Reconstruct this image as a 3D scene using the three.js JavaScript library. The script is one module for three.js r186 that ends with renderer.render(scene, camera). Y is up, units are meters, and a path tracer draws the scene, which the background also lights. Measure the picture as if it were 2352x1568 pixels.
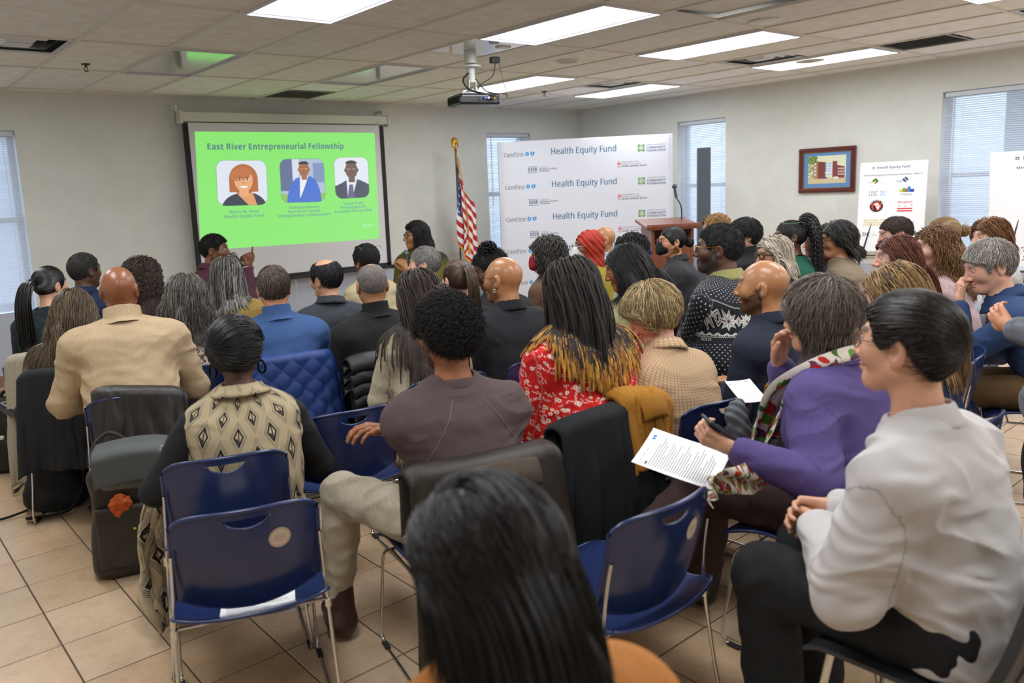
import * as THREE from 'three';
import { mergeGeometries } from 'three/addons/utils/BufferGeometryUtils.js';
import { RoundedBoxGeometry } from 'three/addons/geometries/RoundedBoxGeometry.js';
import { ImprovedNoise } from 'three/addons/math/ImprovedNoise.js';
import { RectAreaLightUniformsLib } from 'three/addons/lights/RectAreaLightUniformsLib.js';

// ---------- camera, sky, exposure, large lights ----------
const scene = new THREE.Scene();
const W0 = 2352, H0 = 1568;
const camera = new THREE.PerspectiveCamera(2 * Math.atan(784 / 1815) * 180 / Math.PI, W0 / H0, 0.05, 60);
camera.position.set(-1.5279, 1.6476, 8.4555);
camera.quaternion.setFromRotationMatrix(new THREE.Matrix4().makeBasis(
  new THREE.Vector3(0.7764, -0.04744, 0.62846), new THREE.Vector3(0.13542, 0.98643, -0.09284), new THREE.Vector3(-0.61552, 0.15718, 0.77228)));
camera.setViewOffset(W0, H0, 128, 60.4, W0, H0);      // the photograph is a shifted crop
camera.focus = 4.4; camera.userData.fStop = 2.6;
const renderer = new THREE.WebGLRenderer({ antialias: true });
renderer.toneMapping = THREE.LinearToneMapping;
renderer.toneMappingExposure = 1.0;
renderer.shadowMap.enabled = true;
RectAreaLightUniformsLib.init();
scene.background = new THREE.Color(0.62, 0.78, 1.0);   // overcast daylight outside the blinds
scene.backgroundIntensity = 3.2;
const PANEL_LIGHT = 12.6, PANEL_GLOW = 1.0, PANEL_TINT = new THREE.Color(0.95, 0.985, 1.03);
const SLIDE_GLOW = 0.95;

// ---------- room measures ----------
const CEIL = 2.74, XR = 7.77, XL = -2.6, ZB = 11.0, COL = 0.6096, ROW = 1.2192, ZA = 1.431;
// ---------- helpers ----------
const V = (x, y, z) => new THREE.Vector3(x, y, z);
let seed_ = 7;
const rnd = () => { seed_ = (seed_ * 1664525 + 1013904223) >>> 0; return seed_ / 4294967296; };
const rr = (a, b) => a + (b - a) * rnd();
const perlin = new ImprovedNoise();
const noise3 = (x, y, z) => perlin.noise(x, y, z);
const clamp = (x, a, b) => Math.min(b, Math.max(a, x));
const sm = (a, b, x) => { const t = clamp((x - a) / (b - a), 0, 1); return t * t * (3 - 2 * t); };
const names = new Map();
function numbered(n) { const k = names.get(n) ?? 0; names.set(n, k + 1); return k ? n + '_' + String(k).padStart(3, '0') : n; }
function shadows(o) { o.traverse((m) => { if (m.isMesh) { m.castShadow = true; m.receiveShadow = true; } }); return o; }
function tag(o, label, category, group) { o.userData.label = label; o.userData.category = category; if (group) o.userData.group = group; return o; }
function thing(name, label, category, pos = [0, 0, 0], yaw = 0, group) {
  const o = new THREE.Group(); o.name = numbered(name); scene.add(o);
  o.position.set(...pos); o.rotation.y = -yaw; return tag(o, label, category, group);
}
function mesh(name, geo, mat, parent, label) {
  const m = new THREE.Mesh(geo, mat); m.name = parent && parent !== scene ? name : numbered(name);
  m.castShadow = m.receiveShadow = true; (parent || scene).add(m);
  if (label) m.userData.label = label; return m;
}
function struct(name, geo, mat) { const m = geo ? mesh(name, geo, mat, scene) : new THREE.Group(); if (!geo) { m.name = name; scene.add(m); } m.userData.kind = 'structure'; return m; }
const mats = new Map();
function mat(color, rough = 0.6, extra = {}) {
  const { bumpScale, ...rest } = extra;
  if (!rest.map) delete rest.map; const m = new THREE.MeshPhysicalMaterial({ color, roughness: rough, ...rest });
  if (bumpScale !== undefined) m.bumpScale = bumpScale; return m;
}
function merge(list) { return mergeGeometries(list.map((g) => { g = g.index ? g.toNonIndexed() : g; for (const k of Object.keys(g.attributes)) if (!['position', 'normal', 'uv'].includes(k)) g.deleteAttribute(k); return g; })); }
function box(w, h, d, x = 0, y = 0, z = 0, r = 0) { const g = r ? new RoundedBoxGeometry(w, h, d, 2, r) : new THREE.BoxGeometry(w, h, d); g.translate(x, y, z); return g; }
function cyl(r1, r2, h, x = 0, y = 0, z = 0, n = 20) { const g = new THREE.CylinderGeometry(r1, r2, h, n); g.translate(x, y, z); return g; }
function rod(a, b, r, n = 8) { const A = V(...a), B = V(...b), d = B.clone().sub(A), g = new THREE.CylinderGeometry(r, r, d.length(), n); g.applyQuaternion(new THREE.Quaternion().setFromUnitVectors(V(0, 1, 0), d.normalize())); g.translate((A.x + B.x) / 2, (A.y + B.y) / 2, (A.z + B.z) / 2); return g; }
function tube(pts, r, n = 8, seg = 0, closed = false) { const c = new THREE.CatmullRomCurve3(pts.map((p) => V(...p)), closed, 'centripetal'); return new THREE.TubeGeometry(c, seg || pts.length * 6, r, n, closed); }
// a slab with chamfered upper edges, centred, its face up; uv in metres with an offset
function slab(w, d, t, ch, uo = 0, vo = 0) {
  const a = w / 2, b = d / 2, p = [], q = [], ring = (x, z, y) => [[-x, y, -z], [x, y, -z], [x, y, z], [-x, y, z]];
  const R = [ring(a - ch, b - ch, 0), ring(a, b, -ch), ring(a, b, -t)];
  const quad = (A, B, C, D) => { for (const v of [A, D, C, A, C, B]) { p.push(...v); q.push(v[0] + uo, v[2] + vo); } };
  quad(...R[0]); for (let k = 0; k < 2; k++) for (let i = 0; i < 4; i++) { const j = (i + 1) % 4; quad(R[k][j], R[k][i], R[k + 1][i], R[k + 1][j]); }
  const g = new THREE.BufferGeometry(); g.setAttribute('position', new THREE.Float32BufferAttribute(p, 3)); g.setAttribute('uv', new THREE.Float32BufferAttribute(q, 2)); g.computeVertexNormals(); return g;
}
function quadGeo(a, b, c, d) { // a top-left, b top-right, c bottom-right, d bottom-left
  const g = new THREE.BufferGeometry(); g.setAttribute('position', new THREE.Float32BufferAttribute([...a, ...b, ...c, ...d], 3));
  g.setAttribute('uv', new THREE.Float32BufferAttribute([0, 1, 1, 1, 1, 0, 0, 0], 2)); g.setIndex([0, 3, 2, 0, 2, 1]); g.computeVertexNormals(); return g;
}
// ---------- textures ----------
function canvasTex(w, h, draw, srgb = true) {
  const c = document.createElement('canvas'); c.width = w; c.height = h; const g = c.getContext('2d'); draw(g, w, h);
  const t = new THREE.CanvasTexture(c); if (srgb) t.colorSpace = THREE.SRGBColorSpace; t.wrapS = t.wrapT = THREE.RepeatWrapping; t.magFilter = THREE.LinearFilter; return t;
}
function rep(t, u, v) { const c = t.clone(); c.repeat.set(u, v); return c; }
function text(g, s, x, y, px, color, o = {}) {
  g.font = (o.bold ? 'bold ' : '') + px + 'px ' + (o.font || 'sans-serif'); g.fillStyle = color; g.textAlign = o.align || 'left'; g.textBaseline = 'alphabetic';
  if (o.fit) { const w = g.measureText(s).width; g.save(); g.translate(x, y); g.scale(o.fit / w, 1); g.fillText(s, 0, 0); g.restore(); } else g.fillText(s, x, y);
}
function speckle(g, w, h, n, colors, r0, r1) { for (let i = 0; i < n; i++) { g.fillStyle = colors[(rnd() * colors.length) | 0]; g.beginPath(); g.arc(rnd() * w, rnd() * h, rr(r0, r1), 0, 7); g.fill(); } }
// tiling bump of woven cloth / of fine grain
const weaveBump = canvasTex(128, 128, (g) => { for (let y = 0; y < 16; y++) for (let x = 0; x < 16; x++) { const v = (x + y) % 2 ? 190 : 90; g.fillStyle = `rgb(${v},${v},${v})`; g.fillRect(x * 8, y * 8, 8, 8); g.fillStyle = 'rgba(0,0,0,.35)'; g.fillRect(x * 8, y * 8, 8, 2); g.fillRect(x * 8, y * 8, 2, 8); } }, false);
const knitBump = canvasTex(128, 128, (g) => { g.fillStyle = '#555'; g.fillRect(0, 0, 128, 128); for (let x = 0; x < 8; x++) for (let y = 0; y < 12; y++) { g.fillStyle = '#ccc'; for (const s of [-1, 1]) { g.save(); g.translate(x * 16 + 8 + s * 3.5, y * 10.67 + 5); g.rotate(s * -0.5); g.beginPath(); g.ellipse(0, 0, 3, 6, 0, 0, 7); g.fill(); g.restore(); } } }, false);
const ribBump = canvasTex(64, 8, (g) => { for (let x = 0; x < 64; x++) { const v = 128 + 120 * Math.sin(x / 64 * 2 * Math.PI * 4); g.fillStyle = `rgb(${v | 0},${v | 0},${v | 0})`; g.fillRect(x, 0, 1, 8); } }, false);
const grainBump = canvasTex(256, 256, (g) => { const im = g.getImageData(0, 0, 256, 256); for (let i = 0; i < 65536; i++) { const v = rnd() * 255; im.data[i * 4] = im.data[i * 4 + 1] = im.data[i * 4 + 2] = v; im.data[i * 4 + 3] = 255; } g.putImageData(im, 0, 0); }, false);
// heathered cloth: multiplies a colour by a grainy near-white map
const heather = canvasTex(256, 256, (g) => { const im = g.getImageData(0, 0, 256, 256); for (let i = 0; i < 65536; i++) { const v = 205 + rnd() * 50; im.data[i * 4] = im.data[i * 4 + 1] = im.data[i * 4 + 2] = v; im.data[i * 4 + 3] = 255; } g.putImageData(im, 0, 0); });

// ---------- surfaces from distance fields ----------
// naive surface nets on blocks near the surface, each vertex then pulled on to the surface
function nets(f, lo, hi, h, lip = 1.5) {
  const B = 4, n = [0, 1, 2].map((k) => Math.ceil((hi[k] - lo[k]) / h / B) * B + 1), [nx, ny, nz] = n, S = new Float32Array(nx * ny * nz), id = (i, j, k) => (k * ny + j) * nx + i;
  const seen = new Uint8Array(S.length), reach = h * B * 0.87 * lip + h;
  for (let k = 0; k < nz - 1; k += B) for (let j = 0; j < ny - 1; j += B) for (let i = 0; i < nx - 1; i += B) {
    const c = f(lo[0] + (i + B / 2) * h, lo[1] + (j + B / 2) * h, lo[2] + (k + B / 2) * h), far = Math.abs(c) > reach;
    for (let kk = k; kk <= k + B; kk++) for (let jj = j; jj <= j + B; jj++) for (let ii = i; ii <= i + B; ii++) {
      const q = id(ii, jj, kk); if (seen[q]) continue;
      if (far) { if (!S[q]) S[q] = c; } else { S[q] = f(lo[0] + ii * h, lo[1] + jj * h, lo[2] + kk * h); seen[q] = 1; }
    }
  }
  const vid = new Int32Array(S.length).fill(-1), P = [], I = [];
  for (let k = 0; k < nz - 1; k++) for (let j = 0; j < ny - 1; j++) for (let i = 0; i < nx - 1; i++) {
    let m = 0; const q = id(i, j, k), v = [S[q], S[q + 1], S[q + nx], S[q + nx + 1], S[q + nx * ny], S[q + nx * ny + 1], S[q + nx * ny + nx], S[q + nx * ny + nx + 1]];
    for (let c = 0; c < 8; c++) if (v[c] < 0) m |= 1 << c;
    if (m === 0 || m === 255) continue;
    let x = 0, y = 0, z = 0, w = 0;
    for (let a = 0; a < 8; a++) for (let b = 1; b < 8; b <<= 1) if (!(a & b)) { const d = a | b; if ((v[a] < 0) !== (v[d] < 0)) { const t = v[a] / (v[a] - v[d]); x += (a & 1) + (b === 1 ? t : 0); y += ((a >> 1) & 1) + (b === 2 ? t : 0); z += ((a >> 2) & 1) + (b === 4 ? t : 0); w++; } }
    vid[q] = P.length / 3; P.push(lo[0] + (i + x / w) * h, lo[1] + (j + y / w) * h, lo[2] + (k + z / w) * h);
  }
  const face = (a, b, c, d, flip) => { if (a < 0 || b < 0 || c < 0 || d < 0) return; if (flip) I.push(a, c, b, a, d, c); else I.push(a, b, c, a, c, d); };
  for (let k = 1; k < nz - 1; k++) for (let j = 1; j < ny - 1; j++) for (let i = 1; i < nx - 1; i++) {
    const q = id(i, j, k), s = S[q] < 0;
    if (s !== S[q + 1] < 0) face(vid[q], vid[q - nx], vid[q - nx - nx * ny], vid[q - nx * ny], !s);
    if (s !== S[q + nx] < 0) face(vid[q], vid[q - nx * ny], vid[q - nx * ny - 1], vid[q - 1], !s);
    if (s !== S[q + nx * ny] < 0) face(vid[q], vid[q - 1], vid[q - 1 - nx], vid[q - nx], !s);
  }
  const N = new Float32Array(P.length), e = h * 0.25;
  for (let i = 0; i < P.length; i += 3) {
    let x = P[i], y = P[i + 1], z = P[i + 2];
    const a = f(x + e, y - e, z - e), b = f(x - e, y - e, z + e), c = f(x - e, y + e, z - e), d = f(x + e, y + e, z + e);
    let gx = a - b - c + d, gy = -a - b + c + d, gz = -a + b - c + d; const L = Math.hypot(gx, gy, gz) || 1, val = (a + b + c + d) / 4, G = clamp(L / (4 * e), 0.5, 2);
    gx /= L; gy /= L; gz /= L; const s = clamp(val / G, -h * 0.6, h * 0.6); P[i] -= gx * s; P[i + 1] -= gy * s; P[i + 2] -= gz * s; N[i] = gx; N[i + 1] = gy; N[i + 2] = gz;
  }
  const g = new THREE.BufferGeometry(); g.setAttribute('position', new THREE.Float32BufferAttribute(P, 3)); g.setAttribute('normal', new THREE.BufferAttribute(N, 3)); g.setIndex(I); return g;
}
const smin = (a, b, k) => { const h = Math.max(k - Math.abs(a - b), 0) / k; return Math.min(a, b) - h * h * k * 0.25; };
const smax = (a, b, k) => -smin(-a, -b, k);
// tapered capsule between two points; sq squashes a direction: distance measured with z stretched
function cap(ax, ay, az, bx, by, bz, ra, rb) {
  const dx = bx - ax, dy = by - ay, dz = bz - az, L = dx * dx + dy * dy + dz * dz || 1e-9;
  return (x, y, z) => { const t = clamp(((x - ax) * dx + (y - ay) * dy + (z - az) * dz) / L, 0, 1); return Math.hypot(x - ax - dx * t, y - ay - dy * t, z - az - dz * t) - ra - (rb - ra) * t; };
}
const capv = (a, b, ra, rb) => cap(a[0], a[1], a[2], b[0], b[1], b[2], ra, rb);
function ell(cx, cy, cz, rx, ry, rz) { const m = Math.min(rx, ry, rz); return (x, y, z) => { const a = (x - cx) / rx, b = (y - cy) / ry, c = (z - cz) / rz, k = Math.sqrt(a * a + b * b + c * c), q = Math.sqrt((a / rx) ** 2 + (b / ry) ** 2 + (c / rz) ** 2); return q > 1e-6 ? k * (k - 1) / q : -m; }; }
// strands gathered into one geometry: three-sided tapering tubes with vertex colours
class Strands {
  constructor() { this.p = []; this.c = []; this.i = []; }
  add(pts, rad, col, sides = 3) {
    const n = pts.length, base = this.p.length / 3; let ux = 0.3, uy = 0.2, uz = 0.93;
    for (let k = 0; k < n; k++) {
      const a = pts[Math.max(0, k - 1)], b = pts[Math.min(n - 1, k + 1)], r = typeof rad === 'function' ? rad(k / (n - 1)) : rad, c = typeof col === 'function' ? col(k / (n - 1)) : col;
      let tx = b[0] - a[0], ty = b[1] - a[1], tz = b[2] - a[2], L = Math.hypot(tx, ty, tz) || 1; tx /= L; ty /= L; tz /= L;
      const d = ux * tx + uy * ty + uz * tz; ux -= d * tx; uy -= d * ty; uz -= d * tz; L = Math.hypot(ux, uy, uz) || 1; ux /= L; uy /= L; uz /= L;
      const vx = ty * uz - tz * uy, vy = tz * ux - tx * uz, vz = tx * uy - ty * ux;
      for (let s = 0; s < sides; s++) { const A = s / sides * 6.2832, cs = Math.cos(A) * r, sn = Math.sin(A) * r; this.p.push(pts[k][0] + ux * cs + vx * sn, pts[k][1] + uy * cs + vy * sn, pts[k][2] + uz * cs + vz * sn); this.c.push(c[0], c[1], c[2]); }
      if (k) for (let s = 0; s < sides; s++) { const o = base + (k - 1) * sides, e = (s + 1) % sides; this.i.push(o + s, o + e, o + sides + s, o + e, o + sides + e, o + sides + s); }
    }
    const last = base + (n - 1) * sides; for (let s = 1; s < sides - 1; s++) { this.i.push(last, last + s, last + s + 1); this.i.push(base, base + s + 1, base + s); }
  }
  geo() { const g = new THREE.BufferGeometry(); g.setAttribute('position', new THREE.Float32BufferAttribute(this.p, 3)); g.setAttribute('color', new THREE.Float32BufferAttribute(this.c, 3)); g.setIndex(this.i); g.computeVertexNormals(); return g; }
}
const lin = (hex) => { const c = new THREE.Color(hex); return [c.r, c.g, c.b]; };
const mixc = (a, b, t) => [a[0] + (b[0] - a[0]) * t, a[1] + (b[1] - a[1]) * t, a[2] + (b[2] - a[2]) * t];
// ---------- the setting ----------
const paintTex = canvasTex(512, 512, (g, w, h) => { g.fillStyle = '#fff'; g.fillRect(0, 0, w, h); for (let i = 0; i < 260; i++) { const v = 235 + rnd() * 20 | 0; g.fillStyle = `rgba(${v},${v - 2},${v - 5},.10)`; g.beginPath(); g.ellipse(rnd() * w, rnd() * h, rr(15, 70), rr(10, 50), rnd() * 3, 0, 7); g.fill(); } speckle(g, w, h, 1500, ['rgba(150,146,140,.06)', 'rgba(255,255,255,.12)'], .5, 1.6); });
const wallMat = mat('#d9dbd6', 0.72, { map: rep(paintTex, 0.5, 0.5), bumpMap: rep(grainBump, 1.2, 1.2), bumpScale: 0.0006 });
// walls are solid, with the window openings left out; built of boxes round each opening
function wallBoxes(len, axis, at, holes, from, thick, dir) {
  const out = [], put = (u0, u1, y0, y1) => { if (u1 - u0 < 1e-3 || y1 - y0 < 1e-3) return; const c = at + dir * thick / 2, g = axis === 'x' ? box(u1 - u0, y1 - y0, thick, (u0 + u1) / 2, (y0 + y1) / 2, c) : box(thick, y1 - y0, u1 - u0, c, (y0 + y1) / 2, (u0 + u1) / 2);
    const p = g.attributes.position, u = g.attributes.uv; for (let i = 0; i < p.count; i++) u.setXY(i, axis === 'x' ? p.getX(i) : p.getZ(i), p.getY(i)); out.push(g); };
  let u = from; for (const [a, b, y0, y1] of holes) { put(u, a, 0, CEIL + .15); put(a, b, 0, y0); put(a, b, y1, CEIL + .15); u = b; } put(u, from + len, 0, CEIL + .15); return merge(out);
}
const FW = [[-0.86, 0.045, 0.63, 2.385], [5.9, 6.745, 0.6, 2.4]], RW = [[1.805, 2.545, 0.585, 2.4], [5.075, 6.6, 0.585, 2.4]];
struct('wall_front', wallBoxes(XR - XL, 'x', 0, FW, XL, 0.3, -1), wallMat);
struct('wall_right', wallBoxes(ZB, 'z', XR, RW, 0, 0.3, 1), wallMat);
struct('wall_left', wallBoxes(ZB, 'z', XL, [], 0, 0.2, -1), wallMat);
struct('wall_back', wallBoxes(XR - XL, 'x', ZB, [], XL, 0.2, 1), wallMat);
{ const under = struct('ceiling', null); mesh('ceiling_deck', box(XR - XL + .6, .12, ZB + .6, (XR + XL) / 2, CEIL + .24, ZB / 2), mat('#b5b2ab', .9), under); }
const ceiling = scene.getObjectByName('ceiling');

// floor tiles
const tileTex = canvasTex(1024, 1024, (g, w, h) => {
  g.fillStyle = '#c8ad8e'; g.fillRect(0, 0, w, h);
  for (let i = 0; i < 500; i++) { g.fillStyle = ['rgba(214,188,152,.16)', 'rgba(168,134,98,.12)', 'rgba(196,168,134,.2)'][i % 3]; g.beginPath(); g.ellipse(rnd() * w, rnd() * h, rr(12, 60), rr(8, 34), rnd() * 3, 0, 7); g.fill(); }
  for (let i = 0; i < 1700; i++) { g.strokeStyle = rnd() < .6 ? 'rgba(128,92,60,.34)' : 'rgba(226,204,170,.3)'; g.lineWidth = rr(.8, 2.4); let x = rnd() * w, y = rnd() * h, a = rnd() * 6.3; g.beginPath(); g.moveTo(x, y); for (let k = 0; k < 3; k++) { a += rr(-.9, .9); x += Math.cos(a) * rr(4, 11); y += Math.sin(a) * rr(4, 11); g.lineTo(x, y); } g.stroke(); }
  speckle(g, w, h, 5000, ['rgba(110,80,55,.2)', 'rgba(235,215,185,.22)'], .5, 1.4);
});
{
  const floor = struct('floor', null), PX = .3086, PZ = .317, X0 = -1.0076, Z0 = 4.022, m = [0, 1, 2].map((k) => mat(['#ffffff', '#f4f0ea', '#fbf4ec'][k], .34, { map: tileTex, bumpMap: rep(grainBump, 3, 3), bumpScale: .00025, clearcoat: .15, clearcoatRoughness: .35 }));
  const geos = Array.from({ length: 12 }, () => slab(PX - .006, PZ - .006, .012, .0016, rnd(), rnd())), cells = [];
  mesh('floor_grout', box(XR - XL + .4, .1, ZB + .4, (XR + XL) / 2, -.053, ZB / 2), mat('#55483c', .9), floor);
  const eye = camera.position, rot = new THREE.Matrix4().makeRotationFromQuaternion(camera.quaternion).invert();
  for (let i = -6; i < 30; i++) for (let j = -14; j < 24; j++) {
    const x = X0 + (i + .5) * PX, z = Z0 + (j + .5) * PZ; if (x < XL - .1 || x > XR + .1 || z < -.1 || z > ZB + .1) continue;
    const c = V(x, 0, z).sub(eye).applyMatrix4(rot), d = -c.z, u = 1048 + 1815 * c.x / d, v = 723.6 - 1815 * c.y / d, open = (x < .5 && z > 2.2 && z < 7.2) || (x > 1 && z > 5.4 && d < 5), shown = d > .3 && u > -80 && u < 2430 && v < 1700;
    cells.push([shown ? (open ? 0 : 20) + d : 1000 + Math.hypot(x - eye.x, z - eye.z), x, z]);
  }
  cells.sort((a, b) => a[0] - b[0]);
  const more = new THREE.InstancedMesh(geos[0], m[0], cells.length - 300), M = new THREE.Matrix4();
  cells.forEach(([, x, z], k) => { if (k < 300) { const t = mesh('floor_tile', geos[(rnd() * 12) | 0], m[(rnd() * 3) | 0], floor); t.position.set(x, rr(-.0004, .0004), z); } else more.setMatrixAt(k - 300, M.makeTranslation(x, 0, z)); });
  more.name = 'floor_tiles_beyond'; more.userData.kind = 'stuff'; more.receiveShadow = true; floor.add(more);
}
// ceiling: tiles lying in a grid of bars; the cells that hold a fitting stay open
const ceilTex = canvasTex(512, 512, (g, w, h) => { g.fillStyle = '#eceef0'; g.fillRect(0, 0, w, h); speckle(g, w, h, 2600, ['rgba(150,140,126,.35)', 'rgba(176,166,152,.35)', 'rgba(255,252,245,.5)'], .5, 1.4); for (let i = 0; i < 120; i++) { g.fillStyle = 'rgba(216,208,194,.10)'; g.beginPath(); g.ellipse(rnd() * w, rnd() * h, rr(15, 60), rr(15, 50), rnd() * 3, 0, 7); g.fill(); } });
const LIT = [[7, 0], [10, 0], [1, 2], [4, 2], [7, 2], [10, 2], [1, 4], [4, 4], [7, 4], [10, 4], [-2, 0], [-2, 2], [-2, 4], [1, 6], [4, 6], [7, 6], [10, 6]], DARK = [[1, 0], [4, 0]];
const HALF = { '-1,0': 1, '9,0': 1, '9,2': -1, '4,-1': -1, '4,1': 1, '10,3': -1, '9,4': -1 };   // half cells taken by a fitting: 1 the far half from the front wall
const cx = (i) => (i + .5) * COL, cz = (j) => ZA + (j + .5) * ROW;
{
  const tm = [0, 1, 2].map((k) => mat(['#ffffff', '#f4f3f1', '#f8f6f0'][k], .92, { map: rep(ceilTex, 1.6, 1.6), bumpMap: rep(ceilTex, 1.6, 1.6), bumpScale: .0005 }));
  const full = Array.from({ length: 6 }, () => { const g = slab(COL - .018, ROW - .018, .016, .003, rnd(), rnd()); g.rotateX(Math.PI); return g; }), half = Array.from({ length: 3 }, () => { const g = slab(COL - .018, ROW / 2 - .018, .016, .003, rnd(), rnd()); g.rotateX(Math.PI); return g; });
  const taken = new Set([...LIT, ...DARK].map(String)), bars = [];
  for (let i = -5; i < 13; i++) for (let j = -2; j < 8; j++) {
    if (taken.has(i + ',' + j)) continue; const h = HALF[i + ',' + j];
    const lift = i === 5 && j === 3 ? .03 : 0;
    if (h) { const t = mesh('ceiling_tile', half[(rnd() * 3) | 0], tm[(rnd() * 3) | 0], ceiling); t.position.set(cx(i), CEIL + .006, cz(j) - h * ROW / 4); } else { const t = mesh('ceiling_tile', full[(rnd() * 6) | 0], tm[(rnd() * 3) | 0], ceiling); t.position.set(cx(i), CEIL + .006 + lift, cz(j)); if (lift) t.rotation.z = .03; }
  }
  for (let i = -5; i <= 13; i++) bars.push(box(.024, .02, ZB, i * COL, CEIL + .006, ZB / 2));
  for (let j = -2; j <= 8; j++) bars.push(box(XR - XL, .019, .024, (XR + XL) / 2, CEIL + .006, Math.max(.02, ZA + j * ROW)));
  bars.push(box(.03, .02, ZB, XR - .015, CEIL + .004, ZB / 2), box(XR - XL, .02, .03, (XR + XL) / 2, CEIL + .004, .015), box(XR - 13 * COL - .02, .012, ZB, (XR + 13 * COL) / 2, CEIL + .014, ZB / 2));
  mesh('grid_bar', merge(bars), mat('#d8d4ca', .55), ceiling);
}
// fluorescent troffers with white diffusers, and two switched off
{
  const glow = mat('#ffffff', .5, { emissive: PANEL_TINT, emissiveIntensity: PANEL_GLOW }), off = mat('#d6d8d4', .13, { ior: 2.0, clearcoat: 1, clearcoatRoughness: .08 }), rim = mat('#cfcdd6', .4), frameG = merge([box(.012, .03, ROW - .02, -COL / 2 + .016, 0, 0), box(.012, .03, ROW - .02, COL / 2 - .016, 0, 0), box(COL - .03, .03, .012, 0, 0, -ROW / 2 + .016), box(COL - .03, .03, .012, 0, 0, ROW / 2 - .016)]);
  const where = { '7,0': 'lit ceiling light panel directly behind the projector', '10,0': 'lit ceiling light panel nearest the corner of the two window walls', '1,2': 'lit ceiling light panel cut by the top edge above the screen', '4,2': 'lit ceiling light panel just in front of the projector mount', '7,2': 'middle lit ceiling light panel between two others in its row', '10,2': 'lit ceiling light panel beside the square dark return grille along the window wall', '7,4': 'lit ceiling light panel of which only a corner shows at the top' };
  const lens = box(COL - .05, .008, ROW - .05);
  for (const [list, m, lit] of [[LIT, glow, 1], [DARK, off, 0]]) for (const [i, j] of list) {
    const t = thing('ceiling_light', lit ? where[i + ',' + j] || 'lit ceiling light panel further back in the room' : i === 1 ? 'switched-off glossy ceiling panel nearer the windowed end of the front wall, reflecting the screen' : 'switched-off glossy ceiling panel nearest the projector, reflecting the green slide', 'ceiling light', [cx(i), CEIL, cz(j)], 0, lit && !where[i + ',' + j] ? 'ceiling light panels outside the frame' : undefined);
    mesh('frame', frameG, rim, t); mesh('diffuser', lens, m, t).position.y = .006;
    if (lit) { const L = new THREE.RectAreaLight(PANEL_TINT, PANEL_LIGHT, COL - .05, ROW - .05); L.position.set(cx(i), CEIL - .003, cz(j)); L.lookAt(cx(i), 0, cz(j)); L.rotation.set(-Math.PI / 2, 0, 0); scene.add(L); }
  }
}
// skirting, the moulded rail and the windows
{
  const base = mat('#8f6c55', .5), rail = mat('#d9d6ce', .5);
  const strip = (name, ax, at, a, b, y, h, t, m, dir) => {
    const L = b - a, g = [], bar = (hh, tt, yy, r) => ax === 'x' ? box(L, hh, tt, (a + b) / 2, yy, at + dir * tt / 2, r) : box(tt, hh, L, at + dir * tt / 2, yy, (a + b) / 2, r);
    if (name.startsWith('trim')) { for (let k = 0; k < 5; k++) g.push(bar(h / 5 * .82, t + (k % 2) * .006, y + (k + .5) * h / 5, 0)); g.push(bar(h, t * .5, y + h / 2, 0)); } else g.push(bar(h, t, y + h / 2, .003));
    struct(name, merge(g), m);
  };
  strip('baseboard_front', 'x', 0, XL, XR, 0, .105, .014, base, 1); strip('baseboard_right', 'z', XR, 0, ZB, 0, .105, .014, base, -1); strip('baseboard_left', 'z', XL, 0, ZB, 0, .105, .014, base, 1); strip('baseboard_back', 'x', ZB, XL, XR, 0, .105, .014, base, -1);
  strip('trim_1', 'x', 0, .5, 5.86, .69, .125, .022, rail, 1); strip('trim_2', 'z', XR, 2.6, 5.0, .665, .11, .022, rail, -1);
  // the band of bluish paint below the rail
  const low = mat('#b4bac8', .6, { map: rep(paintTex, .5, .5) });
  struct('trim_3', merge([box(XR - XL, .585, .004, (XR + XL) / 2, .105 + .2925, .002)]), low); struct('trim_4', merge([box(.004, .48, ZB, XR - .002, .105 + .24, ZB / 2)]), low);
}
const blindMat = mat('#e9ecf1', .45, { transmission: .45, thickness: 0 });
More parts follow.
